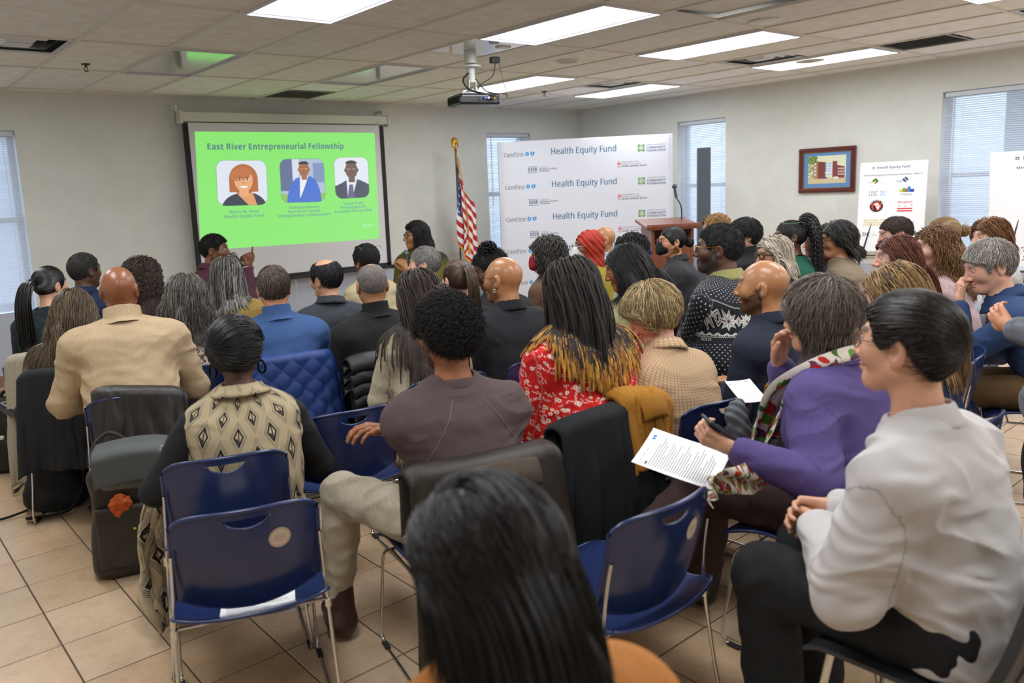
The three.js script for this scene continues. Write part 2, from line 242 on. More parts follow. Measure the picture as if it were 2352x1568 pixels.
function windowUnit(n, wall, a, b, y0, y1, open, label) {
  const g = struct('window_' + n, null), W = b - a, H = y1 - y0, fm = mat('#e8eaec', .4), at = (o) => { if (wall === 'x') o.position.set((a + b) / 2, (y0 + y1) / 2, 0); else { o.position.set(XR, (y0 + y1) / 2, (a + b) / 2); o.rotation.y = -Math.PI / 2; } };
  at(g); const F = .045;
  mesh('window_frame', merge([box(F, H, .06, -W / 2 + F / 2, 0, -.2), box(F, H, .06, W / 2 - F / 2, 0, -.2), box(W, F, .06, 0, H / 2 - F / 2, -.2), box(W, F, .06, 0, -H / 2 + F / 2, -.2), box(W, .05, .05, 0, .05, -.2)]), fm, g);
  mesh('window_pane', box(W - .06, H - .06, .006, 0, 0, -.21), mat('#ffffff', .02, { transmission: 1, thickness: 0, ior: 1.45 }), g);
  mesh('window_sill', box(W + .02, .025, .2, 0, -H / 2 - .0, -.1, .006), fm, g);
  const bl = new THREE.Group(); bl.name = numbered('window_blind'); scene.add(bl); tag(bl, label, 'blind'); at(bl);
  mesh('head_rail', box(W - .03, .045, .045, 0, H / 2 - .03, -.05, .004), mat('#cdd3dc', .4), bl);
  mesh('bottom_rail', box(W - .03, .018, .03, 0, -H / 2 + .03, -.05, .003), mat('#d9dde4', .4), bl);
  const N = Math.floor((H - .1) / .0215), s = new THREE.InstancedMesh(box(W - .035, .0012, .026), blindMat, N), M = new THREE.Matrix4();
  for (let k = 0; k < N; k++) { M.makeRotationX(open + rr(-.05, .05)); M.setPosition(0, H / 2 - .062 - k * .0215, -.05); s.setMatrixAt(k, M); }
  s.name = 'slats'; s.userData.kind = 'stuff'; s.castShadow = s.receiveShadow = true; bl.add(s);
  for (const x of [-W * .38, W * .38]) mesh('cord', rod([x, H / 2 - .05, -.034], [x, -H / 2 + .03, -.034], .0022, 5), mat('#f2f2f0', .6), bl);
  mesh('tilt_wand', rod([-W / 2 + .1, H / 2 - .06, -.02], [-W / 2 + .1, -.1, -.015], .005, 6), mat('#e9edf2', .2), bl);
}
windowUnit(1, 'x', FW[0][0], FW[0][1], FW[0][2], FW[0][3], .95, 'closed white blind in the window at the far end of the front wall');
windowUnit(2, 'x', FW[1][0], FW[1][1], FW[1][2], FW[1][3], .75, 'white blind mostly hidden behind the printed white backdrop');
windowUnit(3, 'z', RW[0][0], RW[0][1], RW[0][2], RW[0][3], .8, 'bright white blind in the window behind the lectern and dark column');
windowUnit(4, 'z', RW[1][0], RW[1][1], RW[1][2], RW[1][3], .85, 'wide white blind in the window behind the second poster board');
// neighbouring masonry seen as shade through the blinds
struct('building_opposite', merge([box(1.1, 6, .3, XR + 3.2, 1, 5.0), box(.3, 6, 1.1, XR + 3.2, 1, 6.4)]), mat('#6a6f78', .9));
struct('ground_outside', box(40, .1, 40, 4, -.9, 4), mat('#84868a', .9));
// ---------- the stacking chair ----------
function bandShell(us, low, high, rows, pos, thick) { // closed curved plate between two edges
  const n = us.length, p = [], idx = []; const vid = (side, i, j) => (side * n + i) * (rows + 1) + j;
  for (let side = 0; side < 2; side++) for (let i = 0; i < n; i++) for (let j = 0; j <= rows; j++) { const u = us[i], v = low(u) + (high(u) - low(u)) * j / rows; p.push(...pos(u, v, side ? -thick : 0)); }
  const q = (a, b, c, d) => idx.push(a, b, c, a, c, d);
  for (let i = 0; i < n - 1; i++) for (let j = 0; j < rows; j++) { q(vid(0, i, j), vid(0, i + 1, j), vid(0, i + 1, j + 1), vid(0, i, j + 1)); q(vid(1, i, j), vid(1, i, j + 1), vid(1, i + 1, j + 1), vid(1, i + 1, j)); }
  for (let i = 0; i < n - 1; i++) { q(vid(1, i, 0), vid(1, i + 1, 0), vid(0, i + 1, 0), vid(0, i, 0)); q(vid(0, i, rows), vid(0, i + 1, rows), vid(1, i + 1, rows), vid(1, i, rows)); }
  for (let j = 0; j < rows; j++) { q(vid(0, 0, j), vid(0, 0, j + 1), vid(1, 0, j + 1), vid(1, 0, j)); q(vid(1, n - 1, j), vid(1, n - 1, j + 1), vid(0, n - 1, j + 1), vid(0, n - 1, j)); }
  let g = new THREE.BufferGeometry(); g.setAttribute('position', new THREE.Float32BufferAttribute(p, 3)); g.setIndex(idx); g = g.toNonIndexed(); g.computeVertexNormals();
  // smooth across the broad faces only
  const P = g.attributes.position, N = g.attributes.normal, key = new Map(); for (let i = 0; i < P.count; i++) { const nn = V(N.getX(i), N.getY(i), N.getZ(i)), k = [P.getX(i), P.getY(i), P.getZ(i)].map((v) => Math.round(v * 2e4)).join(); (key.get(k) ?? key.set(k, []).get(k)).push([i, nn]); }
  for (const list of key.values()) for (const [i, a] of list) { const s = V(0, 0, 0); for (const [, b] of list) if (a.dot(b) > .6) s.add(b); s.normalize(); N.setXYZ(i, s.x, s.y, s.z); }
  return g;
}
const plastic = mat('#1c2b56', .24, { bumpMap: rep(grainBump, 8, 8), bumpScale: .00008, clearcoat: .25, clearcoatRoughness: .2 }), chrome = mat('#d6d6d4', .14, { metalness: 1 }), glide = mat('#1c1c1e', .5), sticker = mat('#c9b7a4', .6, { map: canvasTex(128, 128, (g) => { g.fillStyle = '#fff'; g.fillRect(0, 0, 128, 128); g.strokeStyle = '#b9a596'; g.lineWidth = 4; g.beginPath(); g.arc(64, 64, 56, 0, 7); g.stroke(); g.fillStyle = 'rgba(120,90,80,.4)'; for (const [y, w] of [[46, 60], [58, 74], [70, 70], [82, 50]]) g.fillRect(64 - w / 2, y, w, 5); }) });
const lins = (n) => Array.from({ length: n }, (_, i) => -1 + 2 * i / (n - 1));
const backPos = (u, v, off) => { const x = u * .215, a = u * .32, dz = -.055 * u * u; return [x * (1 - .02 * u * u) - Math.sin(a) * off * .3, v, .178 + (v - .52) * .2 + dz + .012 * Math.sin((v - .5) * 9) - off]; };
const yTop = (u) => .79 - .035 * Math.pow(Math.abs(u), 7) - .008 * u * u, yBot = (u) => .515 - .045 * (1 - u * u), slotLo = (u) => .765 - .033 * Math.sqrt(Math.max(0, 1 - (u / .3) ** 2));
const seatY = (u, v) => .447 - .012 * (1 - u * u) * sm(-.28, -.1, v) * sm(.2, .08, v) - (v < -.24 ? (v + .24) ** 2 * 7 : 0) + (v > .1 ? (v - .1) ** 2 * 1.6 : 0) + .014 * Math.abs(u) ** 5 * (v > -.2 ? 1 : 0);
const seatPos = (u, v, off) => [u * (.232 - .012 * sm(-.05, .2, v)), seatY(u, v) + off, v - .035 * u * u * sm(.05, .235, v)];
const chairProto = (() => {
  const t = new THREE.Group(), bead = [];
  for (let i = -11; i <= 11; i++) { const u = i / 11 * .985; bead.push(backPos(u, yTop(u) - .002, -.004)); }
  const L = [], Rr = []; for (let k = 0; k <= 6; k++) { const f = k / 6; L.push(backPos(-.985, yBot(-.985) + (yTop(-.985) - yBot(-.985)) * f, -.004)); Rr.push(backPos(.985, yTop(.985) + (yBot(.985) - yTop(.985)) * f, -.004)); }
  const us = lins(25), inner = us.filter((u) => Math.abs(u) < .31).map((u) => u * .999), strips = [bandShell(us, yBot, (u) => (Math.abs(u) < .3 ? slotLo(u) : .765 - .02 * Math.abs(u) ** 7), 8, backPos, .007), bandShell(us, (u) => .765 - .02 * Math.abs(u) ** 7, yTop, 2, backPos, .007)];
  const slotBead = []; for (let i = -8; i <= 8; i++) { const u = i / 8 * .298; slotBead.push(backPos(u, slotLo(u), -.0035)); }
  const lowBead = []; for (let i = -9; i <= 9; i++) { const u = i / 9 * .98; lowBead.push(backPos(u, yBot(u), -.0035)); }
  const clean = (g) => { g = g.index ? g.toNonIndexed() : g; g.deleteAttribute('uv'); return g; };
  const rims = [tube([...L, ...bead, ...Rr], .0068, 8, 70), tube(slotBead, .0042, 6, 16), tube(lowBead, .0045, 6, 24)].map(clean);
  mesh('backrest', mergeGeometries([...strips, ...rims]), plastic, t);
  const e = []; for (let i = -9; i <= 9; i++) { const u = i / 9; e.push(seatPos(u, -.3, -.002)); } for (let k = 1; k <= 8; k++) e.push(seatPos(1, -.3 + .535 * k / 8, -.003)); for (let i = 8; i >= -9; i--) e.push(seatPos(i / 9, .235, -.003)); for (let k = 7; k >= 1; k--) e.push(seatPos(-1, -.3 + .535 * k / 8, -.003));
  mesh('seat', mergeGeometries([bandShell(lins(17), () => -.3, () => .235, 16, seatPos, .008), clean(tube(e, .006, 8, 90, true))]), plastic, t);
  for (const s of [-1, 1]) {
    const X = (v) => s * v;
    mesh('leg', merge([tube([[X(.215), .4, -.2], [X(.224), .36, -.26], [X(.232), .2, -.285], [X(.238), .03, -.305], [X(.238), .0075, -.285], [X(.238), .0065, -.1], [X(.238), .0065, .12], [X(.238), .008, .2], [X(.237), .04, .225], [X(.228), .22, .2], [X(.222), .4, .175], [X(.221), .44, .172]], .0058, 8, 60), tube([[X(.221), .44, .172], [X(.216), .52, .17], [X(.212), .6, .178], [X(.209), .67, .19]], .0052, 8, 14), cyl(.011, .011, .026, X(.222), .43, .172, 12), tube([[X(.222), .415, .17], [X(.219), .405, 0], [X(.215), .4, -.2]], .0058, 8, 12)]), chrome, t);
for (const z of [-.26, .17]) mesh('glide', box(.02, .012, .05, X(.238), .006, z, .004), glide, t);
  }
  mesh('crossbar', rod([-.215, .4, -.2], [.215, .4, -.2], .0052), chrome, t); mesh('crossbar', rod([-.222, .415, .12], [.222, .415, .12], .0052), chrome, t);
  return t;
})();
const stickerGeo = (() => { const g = new THREE.CircleGeometry(.032, 24), p = g.attributes.position; for (let i = 0; i < p.count; i++) { const q = backPos(.42 + p.getX(i) / .215, .685 + p.getY(i), .0094 * -1); p.setXYZ(i, ...q); } g.computeVertexNormals(); return g; })();
function placeChair(x, z, yaw, label, back = 0, stick = false) {
  const c = chairProto.clone(); c.name = numbered('stacking_chair'); scene.add(c); c.position.set(x + Math.sin(yaw) * -back, 0, z + Math.cos(yaw) * back); c.rotation.y = -yaw;
  tag(c, label, 'chair', 'navy stacking chairs'); if (stick) { const s = mesh('sticker', stickerGeo, sticker, c.children.find((m) => m.name === 'backrest')); s.userData.label = 'round pale sticker'; } return c;
}
// ---------- figures ----------
// Each figure: joints placed for the pose, one smooth field for the body, clothes as fields of their own just outside it.
// Local axes: origin on the floor under the hips, facing -z, x to the figure's right hand.
const EYE = camera.position;
const skinBump = rep(grainBump, 30, 30);
const SK = {}; function skinMat(hex, gloss) { const k = hex + gloss; return SK[k] ??= mat('#ffffff', gloss, { vertexColors: true, clearcoat: .12, clearcoatRoughness: .4 }); }
const hairMatCache = {}; function hairMat(rough, sheen) { return hairMatCache[rough] ??= mat('#ffffff', rough, { vertexColors: true }); }
// where scalp hair starts: height of the hair line for a depth z in the head (front is -z)
const HL = { short: [[-.105, .068], [-.075, .06], [-.055, .045], [-.045, .01], [-.025, -.004], [-.012, .026], [.02, .03], [.036, .0], [.045, -.03], [.07, -.056], [.1, -.066]], full: [[-.105, .07], [-.08, .06], [-.05, .02], [-.03, -.03], [.02, -.06], [.1, -.1]], high: [[-.105, .088], [-.07, .08], [-.05, .055], [-.04, .01], [-.02, .0], [-.01, .026], [.02, .03], [.04, -.02], [.07, -.05], [.1, -.06]], horseshoe: [[-.105, .2], [-.03, .09], [-.02, .0], [0, -.01], [.03, -.03], [.07, -.065], [.1, -.08]] };
function hairline(kind) { const t = HL[kind]; return (z) => { if (z <= t[0][0]) return t[0][1]; for (let i = 1; i < t.length; i++) if (z <= t[i][0]) return t[i - 1][1] + (t[i][1] - t[i - 1][1]) * (z - t[i - 1][0]) / (t[i][0] - t[i - 1][0]); return t[t.length - 1][1]; }; }
// head field in head axes: chin at -.118, crown at +.118
function headField(o) {
  const j = o.jaw ?? 1, fat = o.fat ?? 0, P = [ell(0, .026, .012, .079, .092, .1), ell(0, -.012, -.034, .064 + fat, .082, .062), ell(0, -.09, -.066, .03 * j + fat, .026, .03), cap(-.05 * j - fat, -.052, -.0, -.018, -.094, -.062, .024, .02), cap(.05 * j + fat, -.052, 0, .018, -.094, -.062, .024, .02), ell(-.043 - fat, -.02, -.06, .024 + fat, .026, .026), ell(.043 + fat, -.02, -.06, .024 + fat, .026, .026)];
  const nose = cap(0, .016, -.094, 0, -.026, -.114 - (o.nose ?? 0), .008, .0125), w1 = ell(-.013, -.031, -.1, .011, .009, .012), w2 = ell(.013, -.031, -.1, .011, .009, .012), br = cap(-.034, .034, -.083, .034, .034, -.083, .011, .011);
  const up = cap(-.017, -.054, -.0955, .017, -.054, -.0955, .0058, .0058), lo = cap(-.014, -.066, -.095, .014, -.066, -.095, .007, .007), ears = [-1, 1].map((s) => [ell(s * .082, -.004, .016, .011, .033, .021), ell(s * .094, .0, .01, .009, .02, .011), ell(s * .079, -.03, .008, .008, .012, .009)]);
  const sock = [-1, 1].map((s) => ell(s * .032, .014, -.103, .02, .012, .018)), open = o.open ? ell(0, -.062, -.104, .016, .009, .02) : null;
  return (x, y, z) => {
    let d = P[0](x, y, z); for (let k = 1; k < 7; k++) d = smin(d, P[k](x, y, z), .03);
    d = smin(d, br(x, y, z), .016); for (const s of sock) d = smax(d, -s(x, y, z), .014);
    d = smin(d, nose(x, y, z), .014); d = smin(d, Math.min(w1(x, y, z), w2(x, y, z)), .01); d = smin(d, Math.min(up(x, y, z), lo(x, y, z)), .007);
    if (open) d = smax(d, -open(x, y, z), .006);
    for (const e of ears) d = smin(d, smax(smin(e[0](x, y, z), e[2](x, y, z), .008), -e[1](x, y, z), .006), .008);
    return d;
  };
}
// hand field: wrist w, d along the hand, n out of the palm; side +1 puts the thumb on d x n
function handField(w, d, n, curl, side, spread = .05) {
  const D = V(...d).normalize(), N = V(...n); N.addScaledVector(D, -N.dot(D)).normalize(); const S = new THREE.Vector3().crossVectors(D, N).multiplyScalar(side), Wp = V(...w), at = (a, b, c) => Wp.clone().addScaledVector(D, a).addScaledVector(S, b).addScaledVector(N, c), A = (v) => [v.x, v.y, v.z], parts = [], palm = [];
  palm.push(capv(A(at(.015, .014, 0)), A(at(.082, .026, 0)), .017, .0135), capv(A(at(.015, 0, 0)), A(at(.086, .006, 0)), .018, .0135), capv(A(at(.015, -.012, 0)), A(at(.08, -.03, 0)), .0165, .012), capv(A(at(-.03, 0, 0)), A(at(.02, 0, 0)), .0235, .021));
  const L = [.076, .084, .078, .06], off = [.029, .0105, -.0095, -.029], y0 = [.084, .089, .085, .077], rad = [.0092, .0094, .009, .0078];
  const tips = [];
  for (let f = 0; f < 4; f++) {
    const c = Array.isArray(curl) ? curl[f] : curl; let p = at(y0[f], off[f], 0), a = c * .75, dir; const sp = (1.5 - f) * spread;
    for (let k = 0; k < 3; k++) { dir = D.clone().multiplyScalar(Math.cos(a)).addScaledVector(N, Math.sin(a)).addScaledVector(S, sp).normalize(); const q = p.clone().addScaledVector(dir, L[f] * [.45, .32, .26][k]); parts.push(capv(A(p), A(q), rad[f] * (1 - k * .09), rad[f] * (.92 - k * .09))); p = q; a += c * [.95, .7, 0][k]; }
    tips.push(p);
  }
  const ct = Array.isArray(curl) ? curl[4] ?? .5 : curl * .6; let p = at(.02, .026, .004), a = .75 - ct * .35;
  for (let k = 0; k < 3; k++) { const dir = D.clone().multiplyScalar(Math.cos(a)).addScaledVector(S, Math.sin(a)).addScaledVector(N, .25 + ct * .5).normalize(), q = p.clone().addScaledVector(dir, [.042, .034, .028][k]); parts.push(capv(A(p), A(q), .0125 - k * .0014, .0112 - k * .0014)); p = q; a -= .18 + ct * .3; }
  return (x, y, z) => { let d = palm[0](x, y, z); for (let k = 1; k < 4; k++) d = smin(d, palm[k](x, y, z), .014); for (const q of parts) d = smin(d, q(x, y, z), .0045); return d; };
}
function addColor(g, f) { const p = g.attributes.position, c = new Float32Array(p.count * 3); for (let i = 0; i < p.count; i++) { const k = f(p.getX(i), p.getY(i), p.getZ(i)); c[i * 3] = k[0]; c[i * 3 + 1] = k[1]; c[i * 3 + 2] = k[2]; } g.setAttribute('color', new THREE.BufferAttribute(c, 3)); return g; }
function joinSkin(list) { return mergeGeometries(list.map((g) => { for (const k of Object.keys(g.attributes)) if (!['position', 'normal', 'color'].includes(k)) g.deleteAttribute(k); return g; })); }
// elbow between shoulder and wrist, bent towards a pole
function elbow(s, w, a, b, pole) {
  const S = V(...s), Wv = V(...w), d = Wv.clone().sub(S); let L = d.length(); if (L > a + b - .005) { L = a + b - .005; d.setLength(L); Wv.copy(S).add(d); }
  const x = (a * a - b * b + L * L) / (2 * L), h = Math.sqrt(Math.max(0, a * a - x * x)); d.normalize(); const P = V(...pole); P.addScaledVector(d, -P.dot(d)).normalize();
  return [S.clone().addScaledVector(d, x).addScaledVector(P, h).toArray(), Wv.toArray()];
}
const RIGHT = { lap: [[.05, .66, -.27], [.7, -.4, .5]], knees: [[.13, .64, -.38], [.8, -.3, .5]], crossed: [[-.16, .82, -.2], [1, -.35, -.1]], crossedLow: [[-.13, .74, -.22], [1, -.3, .1]], side: [[.2, .6, -.12], [.6, 0, .8]], chin: [[.045, 1.06, -.24], [.5, -1, -.2]], forward: [[.1, .72, -.34], [.7, -.6, .3]], down: [[.27, .52, -.1], [.5, 0, .8]] };

function figure(o) {
  const g = thing('person', o.label, 'person'), dist = Math.hypot(o.crown[0] - EYE.x, o.crown[2] - EYE.z), q = o.detail ?? 1;
  const cT = clamp(.0032 * dist, .0085, .019) * q, cB = cT * 1.5, cH = clamp(.00105 * dist, .0032, .006) * q;
  const lean = o.lean ?? .08, hs = (o.headSize ?? 1) * (o.female ? .96 : 1.02), k = o.girth ?? 1, sh = o.shoulder ?? (o.female ? .175 : .2), sl = o.slouch ?? .05, HY = o.hipY ?? (o.stand ? .93 : .53), tw = o.twist ?? 0;
  const hd = { yaw: 0, pitch: .05, roll: 0, ...o.head };
  // head axes
  const Rh = new THREE.Matrix4().makeRotationFromEuler(new THREE.Euler(-hd.pitch, -hd.yaw, -hd.roll, 'YXZ')), up = V(0, .118 * hs, .01).applyMatrix4(Rh), nk = [0, (.165 + (o.neckUp ?? 0)) * hs * Math.cos(lean * .5), -.035 - .1 * Math.sin(lean * .5)];
  nk[2] -= .05 * Math.sin(Math.max(0, hd.pitch));
  const T = clamp((o.crown[1] - HY - nk[1] - up.y + sl * Math.sin(lean)) / Math.cos(lean), .34, .64), cl = Math.cos(lean), sn = Math.sin(lean);
  const toBody = (x, y, z) => [x, HY + y * cl + z * sn, .02 - y * sn + z * cl];   // torso axes to body axes
  const C7 = toBody(0, T, -sl), HC = [0 + (hd.shift ?? 0), C7[1] + nk[1], C7[2] + nk[2]], Mh = new THREE.Matrix4().makeTranslation(...HC).multiply(Rh).multiply(new THREE.Matrix4().makeScale(hs, hs, hs)), Mi = Mh.clone().invert().elements;
  const h2b = (p) => V(...p).applyMatrix4(Mh).toArray(), inH = (x, y, z) => [Mi[0] * x + Mi[4] * y + Mi[8] * z + Mi[12], Mi[1] * x + Mi[5] * y + Mi[9] * z + Mi[13], Mi[2] * x + Mi[6] * y + Mi[10] * z + Mi[14]];
  const crownL = h2b([0, .118, .01]), yaw = o.yaw ?? 0, cy = Math.cos(yaw), sy = Math.sin(yaw);
  // local (x, z) -> world: facing (sin yaw, -cos yaw)
  const wx = crownL[0] * cy - crownL[2] * sy, wz = crownL[0] * sy + crownL[2] * cy;
  g.position.set(o.crown[0] - wx, 0, o.crown[2] - wz); g.rotation.y = -yaw;
  const gx0 = g.position.x, gz0 = g.position.z, toLocal = (p) => { const dx = p[0] - gx0, dz = p[2] - gz0; return [dx * cy + dz * sy, p[1], -dx * sy + dz * cy]; };
  // torso field, in torso axes, flattened front to back
  const col = (y0, y1, x0, x1, z0, z1, oz = 0) => (x, y, z) => { const t = clamp((y - y0) / (y1 - y0), 0, 1), rx = x0 + (x1 - x0) * t, rz = z0 + (z1 - z0) * t, yy = y - clamp(y, y0, y1); return Math.hypot(x * rz / rx, yy, z - oz) - rz; };
  const bust = o.female ? .055 : 0, belly = o.belly ?? 0;
  const tp = [[col(-.06, .2, .168 * k, .148 * k, .125 * k, .108 * k), .06], [col(.16, T - .13, .146 * k, (sh - .028) * .98, .108 * k, .11 * k), .08], [cap(-sh + (o.yoke ?? .05), T - .09, .005, sh - (o.yoke ?? .05), T - .09, .005, .066, .066), .07], [cap(0, T - .004, .0, sh - .045, T - .085, .0, .05, .05), .05], [cap(0, T - .004, .0, -sh + .045, T - .085, .0, .05, .05), .05]];
  if (bust) tp.push([ell(-.075, T - .2, -.075, .075, .075, .06), .05], [ell(.075, T - .2, -.075, .075, .075, .06), .05]);
  if (belly) tp.push([ell(0, .1, -.06, .165 * k, .15, .08 + belly), .08], [ell(0, .14, .02, .17 * k + belly * .6, .12, .12), .08]);
  const torso = (x, y, z) => { const by = y - HY, bz = z - .02; let ty = by * cl - bz * sn, tz = by * sn + bz * cl; const f = clamp(ty / T, -.1, 1.15); tz += sl * f * f; let tx = x; if (tw) { const a = tw * clamp(f, 0, 1), c = Math.cos(a), s = Math.sin(a), xx = tx * c + tz * s; tz = -tx * s + tz * c; tx = xx; } let d = tp[0][0](tx, ty, tz); for (let i = 1; i < tp.length; i++) d = smin(d, tp[i][0](tx, ty, tz), tp[i][1]); return d; };
  // arms
  const arms = {}, hk = (o.armScale ?? 1) * (o.female ? .94 : 1.02);
  for (const s of [1, -1]) {
    const side = s > 0 ? 'R' : 'L', a0 = (o.arms && o.arms[side]) || (typeof o.arms === 'string' ? o.arms : 'lap'), a = a0.world ? [toLocal(a0.world), ...a0.rest] : a0, pre = typeof a === 'string' ? RIGHT[a] : a; let [wr, pole, dd, nn, cu] = typeof a === 'string' ? [[pre[0][0] * s, pre[0][1] + (o.stand ? .4 : 0), pre[0][2] + (side === 'L' && a.startsWith('crossed') ? -.045 : 0)], [pre[1][0] * s, pre[1][1], pre[1][2]]] : pre;
    const cT2 = Math.cos(tw), sT2 = Math.sin(tw), sx = s * (sh - .012), S = toBody(sx * cT2, T - .095, -sl * .85 + sx * sT2 * 1 + .005), [E, Wr] = elbow(S, wr, .285 * hk, .25 * hk, pole);
    const fd = V(...Wr).sub(V(...E)).normalize(); dd ??= [fd.x, fd.y - .1, fd.z]; nn ??= [-s * .35, -1, -.1]; cu ??= .55;
    arms[side] = { S, E, W: Wr, up: capv(S, E, .056 * (.75 + .25 * k), .045 * (.8 + .2 * k)), fo: capv(E, Wr, .044 * (.8 + .2 * k), .028), d: dd, n: nn, curl: cu, fd, side: s };
    arms[side].hand = handField(Wr.map((v, i) => v + fd.toArray()[i] * .035), dd, nn, cu, -s);
  }
  // legs
  const legs = [], wide = o.knees ?? .11, thick = .78 + .22 * k;
  for (const s of [1, -1]) {
    const L = (o.legs && o.legs[s > 0 ? 'R' : 'L']) || {}, hip = o.stand ? [s * .09, HY - .03, .02] : [s * .088 * k, .53, 0], kn = L.knee || (o.stand ? [s * .1, .5, -.01] : [s * wide, .515, -.43]), an = L.ankle || (o.stand ? [s * .11, .09, .02] : [s * (wide + .005), .1, -.4]), toe = L.toe || [an[0] + s * .015, .045, an[2] - .16];
    legs.push({ hip, kn, an, toe, th: capv(hip, kn, .088 * thick, .062 * thick), sh: capv(kn, an, .06 * thick, .042), s });
  }
  const HF = headField(o.face || {}), headB = (x, y, z) => { const p = inH(x, y, z); return HF(p[0], p[1], p[2]) * hs; };
  const nb = toBody(0, T - .03, -sl + .002), nt = h2b([0, -.055, .018]), neckR = .052 * (o.neck ?? 1) * (o.female ? .9 : 1.06), neck = capv(nb, nt, neckR * 1.12, neckR);
  const skinF = (x, y, z) => smin(smin(headB(x, y, z), neck(x, y, z), .03), torso(x, y, z) + .014, .05);
  // body: one skin, its head and hands meshed finer and merged
  const geos = [], sk = lin(o.skin), brow = lin(o.browColor ?? (o.hair?.color?.[0] ?? '#1c1512')), lip = mixc(sk, lin(o.lips ?? '#8a3f3a'), o.lips ? .7 : .4), shade = o.beardShade ?? 0;
  const hb = nets(skinF, [HC[0] - .17, C7[1] - .05, HC[2] - .19], [HC[0] + .17, HC[1] + .16, HC[2] + .19], cH);
  addColor(hb, (x, y, z) => { const p = inH(x, y, z), [a, b, c] = p; let col = sk; const n = 1 + .07 * noise3(a * 60, b * 60, c * 60); const bw = sm(.009, .004, Math.abs(b - .036 - .006 * Math.cos(Math.abs(a) * 60 - 1.9))) * sm(.01, .016, Math.abs(a)) * sm(.056, .05, Math.abs(a)) * (c < -.055 ? 1 : 0); if (bw > 0) col = mixc(col, brow, bw * .75); const li = Math.hypot(a / .024, (b + .06) / .0125); if (li < 1 && c < -.083) col = mixc(col, lip, sm(1, .75, li)); if (shade && c < .012 && c > -.2) { const bb = b - Math.max(0, c + .05) * .9, up = Math.max(0, 1 - Math.hypot(a / .03, (b + .043) / .012)) > 0 ? 1 : sm(-.028, -.05, bb + .012 * noise3(a * 60, b * 60, 3)); col = mixc(col, brow, shade * up * (li < 1.25 ? .25 : 1) * (.75 + .5 * Math.abs(noise3(a * 190, b * 190, c * 190)))); } if (Math.abs(a) < .05 && c < -.06 && b < .0 && b > -.04) col = mixc(col, [sk[0] * 1.12, sk[1] * .95, sk[2] * .92], .4); return [col[0] * n, col[1] * n, col[2] * n]; });
  geos.push(hb);
  for (const s of ['R', 'L']) { const a = arms[s], w = a.W, hf = (x, y, z) => smin(a.hand(x, y, z), a.fo(x, y, z) + .003, .015), c = [w[0] + (a.fd.x * .035) + V(...a.d).normalize().x * .09, w[1] + a.fd.y * .035 + V(...a.d).normalize().y * .09, w[2] + a.fd.z * .035 + V(...a.d).normalize().z * .09]; const h = nets(hf, c.map((v) => v - .135), c.map((v) => v + .135), o.fineHands ? .0035 : Math.max(.0045, cH)); geos.push(addColor(h, (x, y, z) => { const n = 1 + .05 * noise3(x * 50, y * 50, z * 50); return [sk[0] * n, sk[1] * n, sk[2] * n]; })); }
  const sleeveless = o.top.sleeve === 0, armF = (x, y, z) => Math.min(smin(arms.R.up(x, y, z), arms.R.fo(x, y, z), .02), smin(arms.L.up(x, y, z), arms.L.fo(x, y, z), .02));
  const legF = (x, y, z) => { let d = 9; for (const l of legs) d = smin(d, smin(l.th(x, y, z), l.sh(x, y, z), .04), .02); return d; };
  const bodyLo = [-.5, 0, -1], bodyHi = [.5, o.stand ? 1.9 : 1.45, .45];
  const rough = nets((x, y, z) => smin(smin(o.stand ? torso(x, y, z) : smax(torso(x, y, z), .49 - y, .03), armF(x, y, z), .04), legF(x, y, z), .05) + .016, bodyLo, bodyHi, cB * 1.4);
  geos.push(addColor(rough, () => sk));
  const bodyMesh = mesh('body', joinSkin(geos), skinMat(o.skin, o.skinGloss ?? .48), g);
  // clothes
  const fold = o.top.fold ?? .006, th = o.top.thick ?? .008, ph = rnd() * 50, slv = o.top.sleeve ?? 1;
  const wr = (x, y, z) => { const a = noise3(x * 5 + ph, y * 9 + noise3(x * 3, y * 3 + ph, z * 3) * 1.4, z * 5), b = noise3(x * 13 + ph, y * 22 + a * 2, z * 13 + 7); return fold * (1.5 * (.5 - Math.abs(a)) + .45 * b); };
  const sl1 = ['R', 'L'].map((s) => { const a = arms[s], e = a.E, fw = a.W; return [capv(a.S, e, .062 * (.75 + .25 * k) + (o.top.loose ?? 0), .051 * (.8 + .2 * k) + (o.top.loose ?? 0)), slv > .5 || o.under ? capv(e, fw.map((v, i) => e[i] + (v - e[i]) * (o.top.cuff ?? .98)), .05 * (.8 + .2 * k) + (o.top.loose ?? 0), .034 + (o.top.loose ?? 0) * .9) : null]; });
  const collar = o.top.collar, cr = neckR + .009 + (collar?.wide ?? 0), cdir = V(...nt).sub(V(...nb)).normalize();
  const topF = (x, y, z) => {
    let d = torso(x, y, z) - th; if (slv) for (const [u, f] of sl1) { d = smin(d, u(x, y, z), .03); if (f) d = smin(d, f(x, y, z), .02); }
    if (d > .12 || d < -.12) return d; d -= wr(x, y, z);
    const ny = (x - nb[0]) * cdir.x + (y - nb[1]) * cdir.y + (z - nb[2]) * cdir.z;
    d = smax(d, -(neck(x, y, z) - .01 + Math.max(0, .03 - ny) * 1.2), .006);
    if (!o.stand) d = smax(d, (o.top.hem ?? .465) - y + (z < -.1 ? (z + .1) * -.3 : 0), .01); else d = smax(d, (o.top.hem ?? HY - .15) - y, .01);
    return d;
  };
  const topG = nets(topF, [-.62, .4, -.75], [.62, HC[1] + .05, .5], cT), R0 = o.top.uvR ?? .2, P = topG.attributes.position, U = new Float32Array(P.count * 2);
